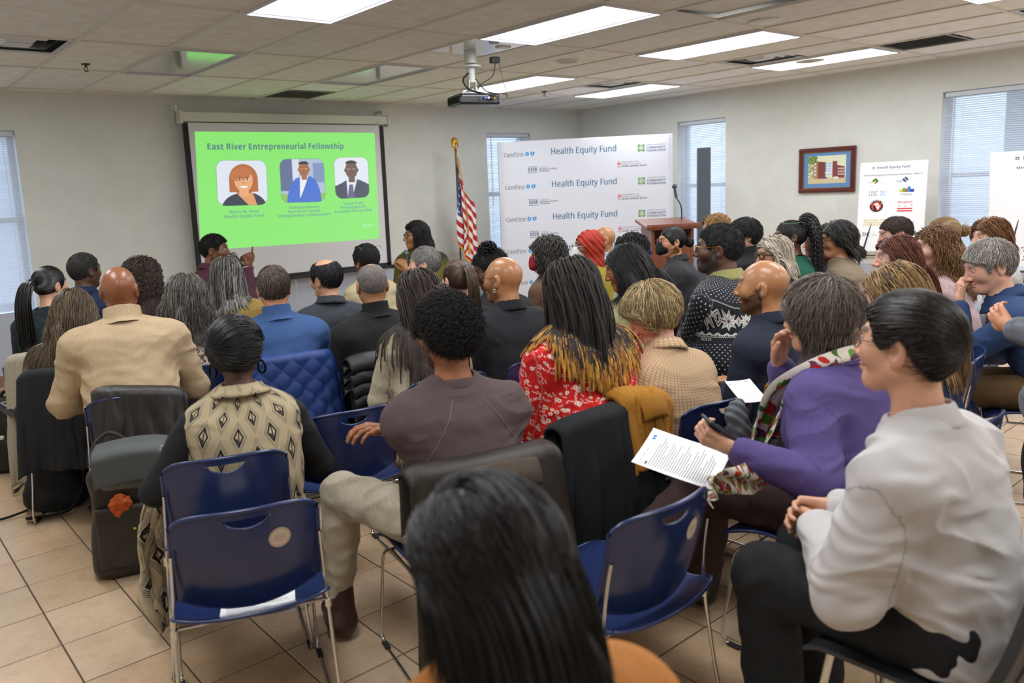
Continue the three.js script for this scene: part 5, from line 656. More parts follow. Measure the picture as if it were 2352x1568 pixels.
// --- framed picture ---
{
  const t = thing('framed_picture', 'dark red framed photograph of a brick building on the window wall', 'picture', [XR - .004, 1.664, 3.885]); t.rotation.y = -Math.PI / 2; const w = .665, h = .52, f = .05, fr = mat('#5b1f1d', .3, { clearcoat: .4 });
  for (const [bw, bh, x, y] of [[w, f, 0, h / 2 - f / 2], [w, f, 0, -h / 2 + f / 2], [f, h - 2 * f, -w / 2 + f / 2, 0], [f, h - 2 * f, w / 2 - f / 2, 0]]) mesh('frame', merge([box(bw, bh, .03, x, y, .017, .006), box(bw * (bw > bh ? 1 : .4), bh * (bw > bh ? .4 : 1), .012, x, y, .032, .005)]), fr, t);
  mesh('gold_fillet', merge([box(w - 2 * f, .006, .01, 0, h / 2 - f - .003, .02), box(w - 2 * f, .006, .01, 0, -h / 2 + f + .003, .02), box(.006, h - 2 * f, .01, -w / 2 + f + .003, 0, .02), box(.006, h - 2 * f, .01, w / 2 - f - .003, 0, .02)]), gold, t);
  mesh('mount_board', box(w - .1, h - .1, .004, 0, 0, .012), mat('#5f8fc2', .8), t);
  mesh('print', quadGeo([-.222, .165, .0145], [.222, .165, .0145], [.222, -.155, .0145], [-.222, -.155, .0145]), mat('#ffffff', .5, { map: canvasTex(660, 480, (g, W, H) => { g.fillStyle = '#e6e8c9'; g.fillRect(0, 0, W, H); g.fillStyle = '#d8c9a0'; g.fillRect(0, 380, W, 100); g.fillStyle = '#7a3024'; g.beginPath(); g.moveTo(100, 90); g.lineTo(310, 110); g.lineTo(310, 400); g.lineTo(100, 390); g.fill(); g.fillStyle = '#b98a63'; g.beginPath(); g.moveTo(90, 100); g.lineTo(170, 70); g.lineTo(170, 395); g.lineTo(90, 385); g.fill(); g.fillStyle = '#a8c0d8'; g.fillRect(310, 130, 130, 200); g.fillStyle = '#dfe6ea'; g.fillRect(300, 280, 190, 36); g.fillStyle = '#8a3227'; g.fillRect(430, 100, 80, 290); g.beginPath(); g.moveTo(510, 170); g.lineTo(640, 200); g.lineTo(640, 390); g.lineTo(510, 395); g.fill(); g.fillStyle = '#e8eef2'; for (let r = 0; r < 3; r++) for (let c = 0; c < 4; c++) g.fillRect(525 + c * 28, 220 + r * 48, 15, 26); for (let r = 0; r < 4; r++) { g.fillRect(110, 120 + r * 62, 26, 34); g.fillRect(325, 150 + r * 42, 40, 28); g.fillRect(380, 150 + r * 42, 46, 28); } g.fillStyle = '#f2f4f2'; g.beginPath(); g.ellipse(490, 385, 52, 18, 0, 0, 7); g.fill(); g.fillStyle = '#39424f'; g.fillRect(280, 370, 60, 24); speckle(g, 150, 130, 90, ['#5f7f2c', '#86a23c', '#43601f'], 6, 18); speckle(g, 90, 400, 70, ['#6f8f3c', '#a0b04c'], 5, 14); }) }), t);
  mesh('glass', box(w - .1, h - .1, .002, 0, 0, .018), lensMat0(), t);
}
function lensMat0() { return mat('#ffffff', .02, { transmission: 1, thickness: 0, ior: 1.45 }); }
// --- poster boards on easels ---
function easel(name, label, pos, yaw, w, h, yTopp, tex) {
  const t = thing('poster_board', label, 'poster', [pos[0], 0, pos[1]], yaw), g = new THREE.BoxGeometry(w, h, .006); const tilt = new THREE.Group();
  const brd = mesh('board', g, mat('#e6e6e6', .6), t); brd.rotation.x = -.1; brd.position.set(0, yTopp - h / 2, .0);
  const pr = mesh('print', new THREE.PlaneGeometry(w - .006, h - .006), mat('#ffffff', .6, { map: tex }), brd); pr.position.z = .0036;
  const e = thing('easel', name, 'easel', [pos[0], 0, pos[1]], yaw), m = greyMetal, y0 = yTopp - h - .02;
  for (const s of [-1, 1]) { mesh('leg', rod([s * .06, yTopp - .12, -.06], [s * .42, .012, .16], .009), m, e); mesh('clip', merge([box(.03, .02, .07, s * .22, y0 - .005, .085, .004), box(.024, .05, .012, s * .22, y0 + .015, .115, .004), box(.03, .05, .04, s * .23, y0 - .03, .05, .006)]), blackMetal, e); }
  mesh('leg', rod([0, yTopp - .12, -.06], [0, .012, -.4], .009), m, e); mesh('crossbar', rod([-.28, y0 - .02, .05], [.28, y0 - .02, .05], .008), m, e); mesh('head', box(.16, .05, .05, 0, yTopp - .12, -.065, .01), blackMetal, e);
}
{
  const p1 = canvasTex(900, 1350, (g, w, h) => {
    g.fillStyle = '#f0f1f3'; g.fillRect(0, 0, w, h); const leaf = (x, y, s, c) => { g.fillStyle = c; for (const [a, b] of [[-1, -1], [1, -1], [-1, 1], [1, 1]]) { g.beginPath(); g.arc(x + a * s, y + b * s, s * .85, 0, 7); g.fill(); } };
    leaf(180, 82, 11, '#3f6f6a'); text(g, 'Health Equity Fund', 225, 98, 52, '#1f3550', { bold: 1, fit: 450 }); text(g, 'GREATER WASHINGTON COMMUNITY FOUNDATION', 225, 130, 16, '#8a929c', { fit: 500 }); text(g, 'Demonstrating Innovation Partners - Part 2', 45, 205, 36, '#3a3f48', { bold: 1, fit: 790 });
    const dia = (x, y, s, c) => { g.fillStyle = c; g.beginPath(); g.moveTo(x, y - s); g.lineTo(x + s, y); g.lineTo(x, y + s); g.lineTo(x - s, y); g.fill(); }; dia(215, 280, 46, '#2a2a22'); dia(225, 268, 30, '#3f8a3a'); dia(205, 296, 22, '#d8c22c'); text(g, 'EAST', 110, 312, 26, '#444', { font: 'serif', bold: 1 }); text(g, 'RIVER', 240, 312, 22, '#9a9a9a', { font: 'serif' }); g.fillStyle = '#bbb'; g.fillRect(262, 316, 140, 4);
    dia(620, 272, 44, '#23386e'); g.fillStyle = '#f0f1f3'; for (const [x, y] of [[612, 262], [628, 284]]) { g.beginPath(); g.arc(x, y, 9, 0, 7); g.fill(); } g.fillStyle = '#5b6f9a'; g.fillRect(500, 288, 95, 6); g.fillRect(500, 300, 110, 4); g.fillRect(500, 310, 80, 4);
    text(g, 'LISC', 132, 505, 104, '#1d2c40', { fit: 128 }); text(g, 'DC', 290, 505, 104, '#4a9ad0', { fit: 88 });
    for (const [x, y, c, hh] of [[548, 420, '#d6c61e', 42], [588, 400, '#4fa83a', 62], [626, 410, '#d23a30', 52], [654, 380, '#2f7fd0', 82], [688, 415, '#2446a0', 47]]) { g.fillStyle = c; g.fillRect(x, y, c === '#2446a0' ? 56 : 42, hh); } text(g, 'CNHED', 562, 510, 40, '#2a2a30', { fit: 160 });
    g.fillStyle = '#1b1b1c'; g.beginPath(); g.arc(250, 660, 96, 0, 7); g.fill(); g.strokeStyle = '#f0f1f3'; g.lineWidth = 5; g.stroke(); g.fillStyle = '#d8261c'; g.beginPath(); g.arc(250, 666, 68, 0, 7); g.fill(); g.fillStyle = '#f5f0ee'; g.beginPath(); g.moveTo(212, 632); g.lineTo(262, 610); g.lineTo(306, 662); g.lineTo(272, 720); g.lineTo(252, 686); g.fill(); g.strokeStyle = '#d8261c'; g.lineWidth = 7; g.beginPath(); g.moveTo(228, 652); g.lineTo(300, 652); g.moveTo(234, 672); g.lineTo(300, 672); g.stroke(); g.fillStyle = '#1b1b1c'; g.beginPath(); g.moveTo(206, 660); g.quadraticCurveTo(230, 640, 240, 670); g.lineTo(262, 742); g.lineTo(222, 738); g.fill(); 'EMPOWER DC'.split('').forEach((ch, k) => { g.save(); g.translate(250, 660); g.rotate(-1.25 + k * .278); text(g, ch, 0, -74, 25, '#f5f5f5', { bold: 1, align: 'center' }); g.restore(); });
    text(g, 'douglass', 536, 620, 40, '#c8262e', { bold: 1, fit: 195 }); 'CLT'.split('').forEach((ch, k) => text(g, ch, 548 + k * 82, 678, 42, '#c8262e', { bold: 1 })); g.fillStyle = '#c8262e'; g.fillRect(534, 696, 200, 20); g.fillRect(534, 730, 200, 20);
    text(g, 'MUSLIMS FOR', 85, 895, 42, '#c8b43a', { bold: 1, fit: 310 }); g.fillStyle = '#c8b43a'; g.fillRect(88, 912, 300, 9); text(g, 'JUST FUTURES', 85, 965, 42, '#c8b43a', { bold: 1, fit: 310 }); text(g, 'Beloved', 590, 880, 32, '#33436a', { bold: 1 }); text(g, 'Community', 590, 922, 32, '#33436a', { bold: 1 }); text(g, 'Incubator', 590, 964, 32, '#33436a', { bold: 1 });
    text(g, 'DC', 75, 1120, 78, '#1c2f55', { font: 'serif', bold: 1 }); text(g, 'FUND', 210, 1085, 20, '#6a7280'); text(g, 'BANKING', 210, 1115, 20, '#6a7280'); text(g, 'Bankers', 600, 1090, 30, '#4a5a6a'); text(g, 'Foundation', 600, 1122, 30, '#4a5a6a'); g.fillStyle = '#1d6b4a'; g.beginPath(); g.moveTo(750, 1112); g.lineTo(790, 1030); g.lineTo(830, 1112); g.fill(); g.fillStyle = '#f0f1f3'; g.beginPath(); g.moveTo(778, 1112); g.lineTo(792, 1080); g.lineTo(806, 1112); g.fill();
  });
  const p2 = canvasTex(900, 1350, (g, w, h) => { g.fillStyle = '#e6e7ea'; g.fillRect(0, 0, w, h); g.fillStyle = '#2a3138'; for (const [a, b] of [[0, 0], [20, 0], [0, 20], [20, 20]]) g.fillRect(215 + a, 62 + b, 15, 15); text(g, 'Health Equity Fund', 280, 98, 54, '#1f3550', { bold: 1 }); text(g, 'GREATER WASHINGTON COMMUNITY FOUNDATION', 275, 130, 16, '#8a929c'); text(g, 'Meeting Community Needs', 225, 205, 40, '#33404c', { bold: 1 });
    const L = ['_DC Capacity Fund', 'DC Primary Care', 'Urban Health', 'Community Care', 'Family Medical Group', 'La Clinica', '', 'Unity Partners', 'Whitman Walker', '', '_Keep DC Housed', 'DC Jobs', 'Legal Aid', 'DC Fiscal Policy', 'Briya Public School', 'Mary Center', 'La Clinica', 'Advocates for Youth', 'Bread for the City', '', '_The Way Home', 'Miriams Kitchen', 'Everyone Home', 'People for Fairness', 'Washington Legal Clinic', 'Georgetown Ministry', 'Friendship Place', 'Pathways to Housing', 'The DC Fiscal Institute']; L.forEach((s, i) => { const u = s.startsWith('_'), q = u ? s.slice(1) : s; text(g, q, 450, 275 + i * 36, 29, '#2b3038', { align: 'center', bold: 1 }); if (u) g.fillRect(320, 280 + i * 36, 260, 2); }); });
  easel('grey folding easel holding the logo poster', 'white poster board of partner logos beside the framed picture', [7.28, 4.81], 1.42, .64, .94, 1.72, p1);
  easel('grey folding easel at the edge of view holding the text poster', 'white poster board of text lines before the wide blind, cut by the frame', [6.7, 6.28], 1.0, .78, 1.0, 1.745, p2);
}
// ---------- fabrics ----------
const cloth = (hex, kind = 'weave', o = {}) => { const b = { weave: [weaveBump, 45, .0005], knit: [knitBump, 28, .0012], rib: [ribBump, 30, .0014], plain: [grainBump, 12, .0004], fine: [weaveBump, 110, .0003] }[kind]; return mat(hex, o.rough ?? .88, { bumpMap: rep(b[0], b[1], b[1]), bumpScale: b[2], map: o.map === undefined ? rep(heather, 3, 3) : o.map, sheen: o.sheen ?? .25, sheenRoughness: .6, sheenColor: new THREE.Color(hex), ...(o.extra || {}) }); };
const px = (w, h, f) => canvasTex(w, h, f);
const diamondTex = px(512, 512, (g, w, h) => { // one repeat: two columns of diamonds set half a step apart
  g.fillStyle = '#b3a180'; g.fillRect(0, 0, w, h);
  for (const [cx, cy] of [[128, 128], [384, 384], [384, -128], [128, 640]]) {
    for (let k = 0; k < 9; k++) { g.strokeStyle = k % 2 ? '#40392e' : '#d3c3a0'; g.lineWidth = k % 2 ? 5 : 4; g.beginPath(); g.moveTo(cx, cy - 128 - k * 13 - 20); g.lineTo(cx + 92 + k * 5, cy); g.lineTo(cx, cy + 128 + k * 13 + 20); g.lineTo(cx - 92 - k * 5, cy); g.closePath(); g.stroke(); }
    g.fillStyle = '#bda67f'; g.strokeStyle = '#121118'; g.lineWidth = 24; g.beginPath(); g.moveTo(cx, cy - 112); g.lineTo(cx + 66, cy); g.lineTo(cx, cy + 112); g.lineTo(cx - 66, cy); g.closePath(); g.fill(); g.stroke();
    g.lineWidth = 17; g.beginPath(); g.moveTo(cx + 4, cy - 88); g.lineTo(cx + 4, cy + 70); g.lineTo(cx - 34, cy + 14); g.stroke();
  }
});
const floralTex = px(1024, 1024, (g, w, h) => {
  g.fillStyle = '#d01410'; g.fillRect(0, 0, w, h); const put = (x, y, f) => { for (const a of [-w, 0, w]) for (const b of [-h, 0, h]) { g.save(); g.translate(x + a, y + b); f(); g.restore(); } };
  for (let i = 0; i < 90; i++) { const x = rnd() * w, y = rnd() * h, a = rnd() * 6.3; put(x, y, () => { g.rotate(a); g.strokeStyle = '#e4413a'; g.lineWidth = 5; g.beginPath(); g.moveTo(-50, 0); g.bezierCurveTo(-20, 40, 20, -40, 50, 8); g.stroke(); }); }
  for (let i = 0; i < 105; i++) { const x = rnd() * w, y = rnd() * h, r = rr(13, 19); put(x, y, () => { g.fillStyle = '#f3ddc6'; for (let k = 0; k < 7; k++) { g.beginPath(); g.arc(Math.cos(k * .9) * r * .75, Math.sin(k * .9) * r * .75, r * .48, 0, 7); g.fill(); } g.fillStyle = '#b02a18'; g.beginPath(); g.arc(0, 0, r * .46, 0, 7); g.fill(); g.fillStyle = '#f0d8b0'; g.beginPath(); g.arc(0, 0, r * .22, 0, 7); g.fill(); }); }
  for (let i = 0; i < 260; i++) { const x = rnd() * w, y = rnd() * h, a = rnd() * 6.3; put(x, y, () => { g.rotate(a); g.fillStyle = '#f5e4d6'; for (let k = 0; k < 4; k++) { g.beginPath(); g.ellipse(k * 11 - 16, (k % 2) * 9, 6.5, 4.6, k, 0, 7); g.fill(); } }); }
});
const fairTex = px(1024, 2048, (g, w, h) => { // .5 m wide and 1 m high
  g.fillStyle = '#11141f'; g.fillRect(0, 0, w, h); const u = w / 100, white = '#d8d6d0', dot = (x, y, c = white, s = 1) => { g.fillStyle = c; g.fillRect(x * u, y * u, u * s, u * s); }, Y = 68;
  for (let y = 0; y < 200; y += 4) for (let x = (y / 4 % 2) * 2.5; x < 100; x += 5) if (y < Y - 20 || y > Y + 28) dot(x, y, white, 1.25);
  for (const y of [-17, -16, 20, 21]) for (let x = (Math.abs(y) % 2) * 1; x < 100; x += 2) dot(x, Y + y);
  for (let n = 0; n < 4; n++) { const cx = 12.5 + n * 25, cy = Y; g.fillStyle = white; for (let k = 0; k < 8; k++) { g.save(); g.translate(cx * u, cy * u); g.rotate(k * Math.PI / 4); g.beginPath(); g.moveTo(0, -1.2 * u); g.lineTo(2.9 * u, -5.5 * u); g.lineTo(0, -12.5 * u); g.lineTo(-2.9 * u, -5.5 * u); g.closePath(); g.fill(); g.strokeStyle = '#11141f'; g.lineWidth = u * .6; g.beginPath(); g.moveTo(0, -3 * u); g.lineTo(0, -10 * u); g.stroke(); g.restore(); } dot(cx - 1, cy - 1, '#8e1f35', 2); g.strokeStyle = white; g.lineWidth = u * 1.1; const ox = cx + 12.5; for (const r of [6, 3.2]) { g.beginPath(); g.moveTo(ox * u, (cy - r) * u); g.lineTo((ox + r * .8) * u, cy * u); g.lineTo(ox * u, (cy + r) * u); g.lineTo((ox - r * .8) * u, cy * u); g.closePath(); g.stroke(); } }
  for (let x = 0; x < 100; x += 10) { g.strokeStyle = white; g.lineWidth = u * 1.2; g.beginPath(); g.moveTo(x * u, (Y + 19) * u); g.lineTo((x + 5) * u, (Y + 15) * u); g.lineTo((x + 10) * u, (Y + 19) * u); g.stroke(); g.beginPath(); g.moveTo((x + 2) * u, (Y + 19.4) * u); g.lineTo((x + 5) * u, (Y + 17) * u); g.lineTo((x + 8) * u, (Y + 19.4) * u); g.stroke(); }
  text(g, 'POLO', 4 * u, (Y + 26.5) * u, 5.5 * u, white, { bold: 1 });
});
const laceTex = px(512, 512, (g, w, h) => { g.fillStyle = '#4c4340'; g.fillRect(0, 0, w, h); for (let i = 0; i < 46; i++) { const x = rnd() * w, y = rnd() * h, r = rr(24, 40), a0 = rnd() * 6; for (const ox of [-w, 0, w]) for (const oy of [-h, 0, h]) { g.fillStyle = '#d9c6ae'; g.strokeStyle = '#6d6058'; g.lineWidth = 3; for (let k = 0; k < 6; k++) { g.save(); g.translate(x + ox, y + oy); g.rotate(a0 + k * 1.047); g.beginPath(); g.ellipse(r * .7, 0, r * .52, r * .27, 0, 0, 7); g.fill(); g.stroke(); g.restore(); } } } });
const plaidTex = (base, dark, red, n = 16) => px(256, 256, (g, w, h) => { g.fillStyle = base; g.fillRect(0, 0, w, h); const s = w / n; for (let y = 0; y < n; y++) for (let x = 0; x < n; x++) { g.fillStyle = (x % 4 === 3 || y % 4 === 3) ? dark : rnd() < .4 ? red : base; g.globalAlpha = (x % 4 === 3 || y % 4 === 3) ? .5 : .35; g.fillRect(x * s, y * s, s * .9, s * .9); } g.globalAlpha = 1; });
const tweedTex = (a, b, c) => px(256, 256, (g, w, h) => { for (let y = 0; y < 64; y++) for (let x = 0; x < 64; x++) { g.fillStyle = [a, a, b, c][(rnd() * 4) | 0]; g.fillRect(x * 4, y * 4, 4, 4); } });
const pinTex = px(128, 8, (g) => { g.fillStyle = '#222225'; g.fillRect(0, 0, 128, 8); for (let x = 0; x < 128; x += 16) { g.fillStyle = '#4a4a50'; g.fillRect(x, 0, 2, 8); } });
const checkTex = px(256, 256, (g, w, h) => { g.fillStyle = '#6d7178'; g.fillRect(0, 0, w, h); for (let k = 0; k < 256; k += 128) { g.fillStyle = 'rgba(70,76,88,.55)'; g.fillRect(k, 0, 14, h); g.fillRect(0, k, w, 14); g.fillStyle = 'rgba(132,136,146,.4)'; g.fillRect(k + 60, 0, 4, h); g.fillRect(0, k + 60, w, 4); } speckle(g, w, h, 4000, ['rgba(40,44,52,.18)', 'rgba(170,174,182,.16)'], .6, 1.4); });
const jeans = (h = '#3f5a82') => cloth(h, 'fine'), dark = cloth('#17181c', 'fine'), navyT = cloth('#1a2033', 'fine'), brownT = cloth('#3b2723', 'fine', { map: null }), blackT = cloth('#121213', 'fine');
const patterned = (t, k, o = {}) => cloth('#ffffff', o.kind ?? 'weave', { map: rep(t, k, k * (o.vk ?? 1)), ...o });

// ---------- hair kinds ----------
const HAIR = {
  crop: (a, b, o) => ({ line: 'short', hug: .85, hugDown: -.2, layer: .007, thick: .007, lump: .003, lumpF: 60, n: 2400, len: [.018, .03], rad: .0014, step: .008, flow: 'whorl', grav: .02, lift: .05, frizz: .1, color: [a, b ?? a], rough: .6, ...o }),
  buzz: (a, o) => ({ line: 'short', thick: .004, lump: .0018, lumpF: 90, n: 0, color: [a, a], rough: .8, ...o }),
  coils: (a, b, t, o) => ({ line: 'short', thick: t, lump: .007, lumpF: 34, n: 1900, hug: 0, flow: 'out', len: [.014, .024], curl: [.0036, 520], step: .003, grav: 0, rad: .0013, lift: 1, frizz: .1, clear: false, color: [a, b ?? a], rough: .75, ...o }),
  fall: (a, b, l0, l1, o) => ({ line: 'full', hug: .6, hugDown: .035, thick: .012, lump: .004, n: 1350, len: [l0, l1], rad: .0026, step: .024, flow: 'fall', grav: .3, frizz: .02, layer: .016, color: [a, b ?? a], rough: .5, ...o }),
  locs: (a, b, l0, l1, o) => ({ line: 'full', hug: .6, hugDown: .035, thick: .008, n: 230, len: [l0, l1], rad: .005, step: .018, sides: 5, knot: .018, blunt: true, flow: 'fall', grav: .34, frizz: .016, layer: .02, color: [a, b ?? a], rough: .8, ...o }),
  tail: (a, b, tie, tail, o) => ({ line: 'full', hug: .9, thick: .007, lump: .002, n: 1000, len: [.3, .34], rad: .0016, step: .012, flow: 'tie', tie, tail, frizz: .01, lift: 0, color: [a, b ?? a], rough: .42, ...o }),
};
// ---------- the people ----------
const P = [], faceTo = (x, z, tx, tz) => Math.atan2(tx - x, z - tz);
function sit(id, crown, label, spec) {
  const bodyYaw = spec.yaw ?? faceTo(crown[0], crown[2], 2.0, -1.0), look = spec.look ?? [1.8, 2.2], hy = spec.headYaw ?? clamp(faceTo(crown[0], crown[2], ...look) - bodyYaw, -1, 1);
  const o = { label, crown, ...spec, yaw: bodyYaw, head: { yaw: hy, pitch: spec.pitch ?? .05, roll: spec.roll ?? 0, shift: spec.shift ?? 0 } };
  if (spec.chair !== false) o.chair = spec.chair ?? 'navy stacking chair under the ' + spec.who; P[id] = figure(o); return P[id];
}
const D1 = '#5d3a28', D2 = '#7a4c33', D3 = '#9a5f38', D4 = '#ae7a52', L1 = '#cf9a7c', L2 = '#d8a38b', L3 = '#c98a68', BLK = '#100d0c';


const jacketCollar = { h: .008, wide: .012, flare: .008, fold: true, dip: true }, turtle = { h: .032, wide: .004 }, shirtCollar = { h: .012, wide: .002, flare: .003, fold: true, dip: true };
const suit = (hex, o = {}) => ({ name: 'jacket', mat: cloth(hex, 'fine', o.map ? { map: o.map } : {}), collar: jacketCollar, thick: .014, fold: .007, loose: .01, hem: .455, ...o.top });
const knit = (hex, o = {}) => ({ name: 'sweater', mat: cloth(hex, o.kind ?? 'knit'), thick: .01, fold: .007, collar: { crew: true }, ...o });


// --- the panel ---
sit('speaker', [1.05, 1.36, 2.02], 'man in a maroon blazer and white shirt speaking into a microphone, finger raised', { who: 'speaker in the maroon blazer', skin: D2, yaw: 1.7, headYaw: .5, girth: 1.2, shoulder: .235, neck: 1.15, lean: .12, detail: .7, fineHands: true, face: { open: true, fat: .006 }, top: { ...suit('#5a2b3c'), thick: .018 }, bottom: { mat: dark }, arms: { R: { world: [1.2, 1.07, 2.3], rest: [[.4, -1, .4], [.15, 1, -.1], [-.9, .1, -.3], [.05, 1.5, 1.6, 1.6, .7]] }, L: { world: [1.33, 1.06, 2.02], rest: [[-.6, -1, .1], [.1, .9, .5], [.5, .2, .5], [1.2, 1.3, 1.3, 1.3, .7]] } }, hair: HAIR.coils('#0e0c0b', '#26211e', .012, { n: 1800, len: [.01, .018] }), beardShade: .25, extras: [['shirt', '#e9e9ec', { h: .036, flare: .004 }], ['cuff', 'R', '#ebebee']] });
sit('moderator', [2.61, 1.37, 2.75], 'woman moderator in an olive top and glasses holding a microphone', { who: 'moderator in olive', female: true, skin: D4, yaw: -1.95, headYaw: .72, girth: 1.15, shoulder: .19, detail: .7, fineHands: true, top: { name: 'blouse', mat: cloth('#6b6322', 'fine'), thick: .012, loose: .02, cuff: .55 }, bottom: { mat: blackT }, arms: { L: { world: [2.43, .95, 2.87], rest: [[-.6, -1, .3], [.2, 1, -.5], [1, .1, .3], [1.1, 1.2, 1.2, 1.2, .8]] }, R: 'lap' }, hair: HAIR.fall('#0e0b0b', '#241c1b', .3, .38, { curl: [.006, 190], step: .008, n: 900, rad: .0022, flow: 'back', layer: .014 }), extras: [['glasses', '#2a2420', { square: true, r: .0024, rx: .026, ry: .02 }], ['earring', 'hoop', '#c9962e', .018]] });
handMic([1.27, 1.02, 2.18], [1.155, 1.205, 2.13], 'microphone held to the mouth of the man in maroon');
handMic([2.415, .93, 2.86], [2.46, 1.135, 2.79], 'black microphone with a green end held by the moderator in olive', '#2f9a3a');
// --- row nearest the panel ---
sit('ponytail_black', [-.46, 1.3, 3.16], 'woman with a low black ponytail in a dark teal sweater near the blind', { who: 'woman with the low black ponytail', female: true, skin: L1, headYaw: .5, roll: .05, top: knit('#14272b', { kind: 'fine' }), bottom: { mat: blackT }, hair: HAIR.tail('#0b090a', '#17120f', [0, .02, .118], { n: 240, len: [.34, .46], r: .022, spread: .28, grav: .2, rad: .004 }, { rough: .3 }) });
sit('navy_man', [-.08, 1.32, 2.43], 'man in a navy suit turned sideways by the front wall, short greying hair', { who: 'man in the navy suit', skin: D1, yaw: .75, headYaw: .45, girth: 1.1, shoulder: .215, top: suit('#1a2c52'), bottom: { mat: cloth('#1a2746', 'fine') }, hair: HAIR.crop('#1b1918', '#5a5550', { line: 'high', n: 1800, curl: [.002, 500], step: .004 }), beardShade: .3, extras: [['shirt', '#c9d6ea', { h: .03 }]] });
sit('curly_brown', [.11, 1.28, 3.1], 'woman with long curly brown hair behind the bald man', { who: 'woman with long curly brown hair', female: true, skin: L1, top: knit('#2a2c30', { kind: 'fine' }), bottom: { mat: blackT }, hair: HAIR.fall('#2c201a', '#4f3c30', .26, .36, { curl: [.008, 150], step: .01, n: 1100, rad: .0022, thick: .016, layer: .03 }) });
sit('grey_locs', [.54, 1.27, 3.45], 'woman with shoulder-length grey locs in a mustard tweed blazer', { who: 'woman with grey locs', female: true, skin: D3, girth: 1.1, top: suit('#ffffff', { map: rep(tweedTex('#8d7433', '#6d5a28', '#a88d48'), 6, 6) }), bottom: { mat: blackT }, hair: HAIR.locs('#2a2828', '#77736d', .22, .27, { n: 420, rad: .003, tips: ['#3a3836', '#8a867e'], tipAt: .3, tipShare: .6 }) });
sit('sunglasses', [1.7, 1.26, 3.34], 'woman in a cream top with sunglasses pushed up on short black hair', { who: 'woman with sunglasses on her head', female: true, skin: D2, girth: 1.1, headYaw: -.15, top: { name: 'blouse', mat: cloth('#cdbd95', 'plain'), thick: .01, fold: .008 }, bottom: { mat: blackT }, hair: HAIR.crop('#0f0e0f', '#383435', { len: [.03, .05], curl: [.004, 260], step: .006, thick: .012, n: 1800 }), extras: [['glasses', '#8a6a2a', { up: true, tint: '#3a2a18', rx: .028, ry: .022 }], ['earring', 'stud', '#d8b468', .012]] });
sit('grey_suit', [1.81, 1.25, 3.94], 'grey-haired man in a charcoal suit in front of the moderator', { who: 'grey-haired man in the charcoal suit', skin: L2, headYaw: -.75, top: suit('#3a3d45'), bottom: { mat: dark }, hair: HAIR.crop('#6e6a66', '#a39d96'), extras: [['shirt', '#dfe3ea', { h: .03 }]] });
sit('bald_back', [3.9, 1.26, 3.79], 'bald man in a pale blue shirt behind the red headscarf, by the backdrop', { who: 'bald man in the pale blue shirt', skin: D4, skinGloss: .34, headYaw: -.5, top: { name: 'shirt', mat: cloth('#aebfd8', 'fine'), collar: shirtCollar, thick: .01 }, bottom: { mat: navyT } });
// --- second row ---
sit('brown_long', [-.47, 1.19, 3.75], 'woman with long light brown hair and a dark coat, legs crossed over the aisle', { who: 'woman with long light brown hair', female: true, skin: L1, headYaw: .25, pitch: .15, top: { name: 'coat', mat: cloth('#15171a', 'plain'), thick: .016, loose: .014, fold: .01 }, bottom: { mat: cloth('#1b1f24', 'plain'), loose: .01 }, legs: { R: { knee: [-.12, .6, -.38], ankle: [-.34, .52, -.2], toe: [-.45, .56, -.3] } }, noShoes: true, hair: HAIR.fall('#3b2d22', '#7a6648', .36, .46, { n: 2000, rad: .002, back: .15, wave: [.012, 22], mix: .8 }), extras: [['heeledBoot', '#20242c']] });
sit('bald_beige', [-.383, 1.345, 4.312], 'bald man in a cream quarter-zip sweater leaning forward at the aisle', { who: 'bald man in the cream sweater', skin: '#8a5535', skinGloss: .32, girth: 1.12, shoulder: .235, lean: .3, slouch: .07, arms: 'knees', pitch: -.05, headYaw: .25, neck: 1.15, yaw: .25, top: { name: 'sweater', mat: cloth('#c8ae89', 'plain'), collar: { h: .035, wide: .012 }, thick: .014, fold: .013, loose: .012 }, bottom: { mat: jeans('#6485b2') }, beardShade: .2, extras: [['glasses', '#14161a', {}]] });
sit('wavy_lace', [.06, 1.235, 4.05], 'woman with wavy grey-brown hair in a cream lace top', { who: 'woman in the cream lace top', female: true, skin: L2, headYaw: .2, pitch: .1, roll: .1, lean: .12, top: { name: 'blouse', mat: patterned(laceTex, 4.2, { kind: 'plain' }), thick: .01 }, bottom: { mat: jeans('#2f4468') }, hair: HAIR.fall('#2f2823', '#8d8378', .24, .32, { n: 2000, rad: .002, back: .12, wave: [.014, 34], mix: .65, layer: .02 }) });
sit('blue_sweater', [.42, 1.27, 4.39], 'man in a blue knitted quarter-zip sweater with short brown hair', { who: 'man in the blue knitted sweater', skin: L3, girth: 1.12, shoulder: .215, slouch: .06, headYaw: .12, top: knit('#3f639b', { collar: { h: .03, wide: .008 }, thick: .013, loose: .008, fold: .009 }), bottom: { mat: dark }, hair: HAIR.crop('#3d332b', '#7a6a59', { n: 2800, len: [.02, .035] }) });
sit('balding_grey', [.92, 1.25, 4.08], 'man with a bald crown in a dark grey suit leaning sideways', { who: 'man with the bald crown', skin: L1, skinGloss: .36, headYaw: -.45, roll: -.1, lean: .2, top: suit('#34373f'), bottom: { mat: dark }, hair: HAIR.crop('#141315', '#332f30', { baldTop: [.062, .012], n: 2200, len: [.02, .034] }), extras: [['shirt', '#e2b9a8', { h: .03 }]] });
sit('turtleneck', [.85, 1.26, 4.73], 'older man in a black roll-neck with thinning cropped grey hair', { who: 'older man in the black roll-neck', skin: D4, girth: 1.15, shoulder: .215, slouch: .06, top: knit('#131314', { kind: 'rib', collar: turtle, thick: .012, loose: .006 }), bottom: { mat: blackT }, hair: HAIR.buzz('#6f6762', { thick: .003, baldTop: [.035, 0] }), beardShade: .3 });
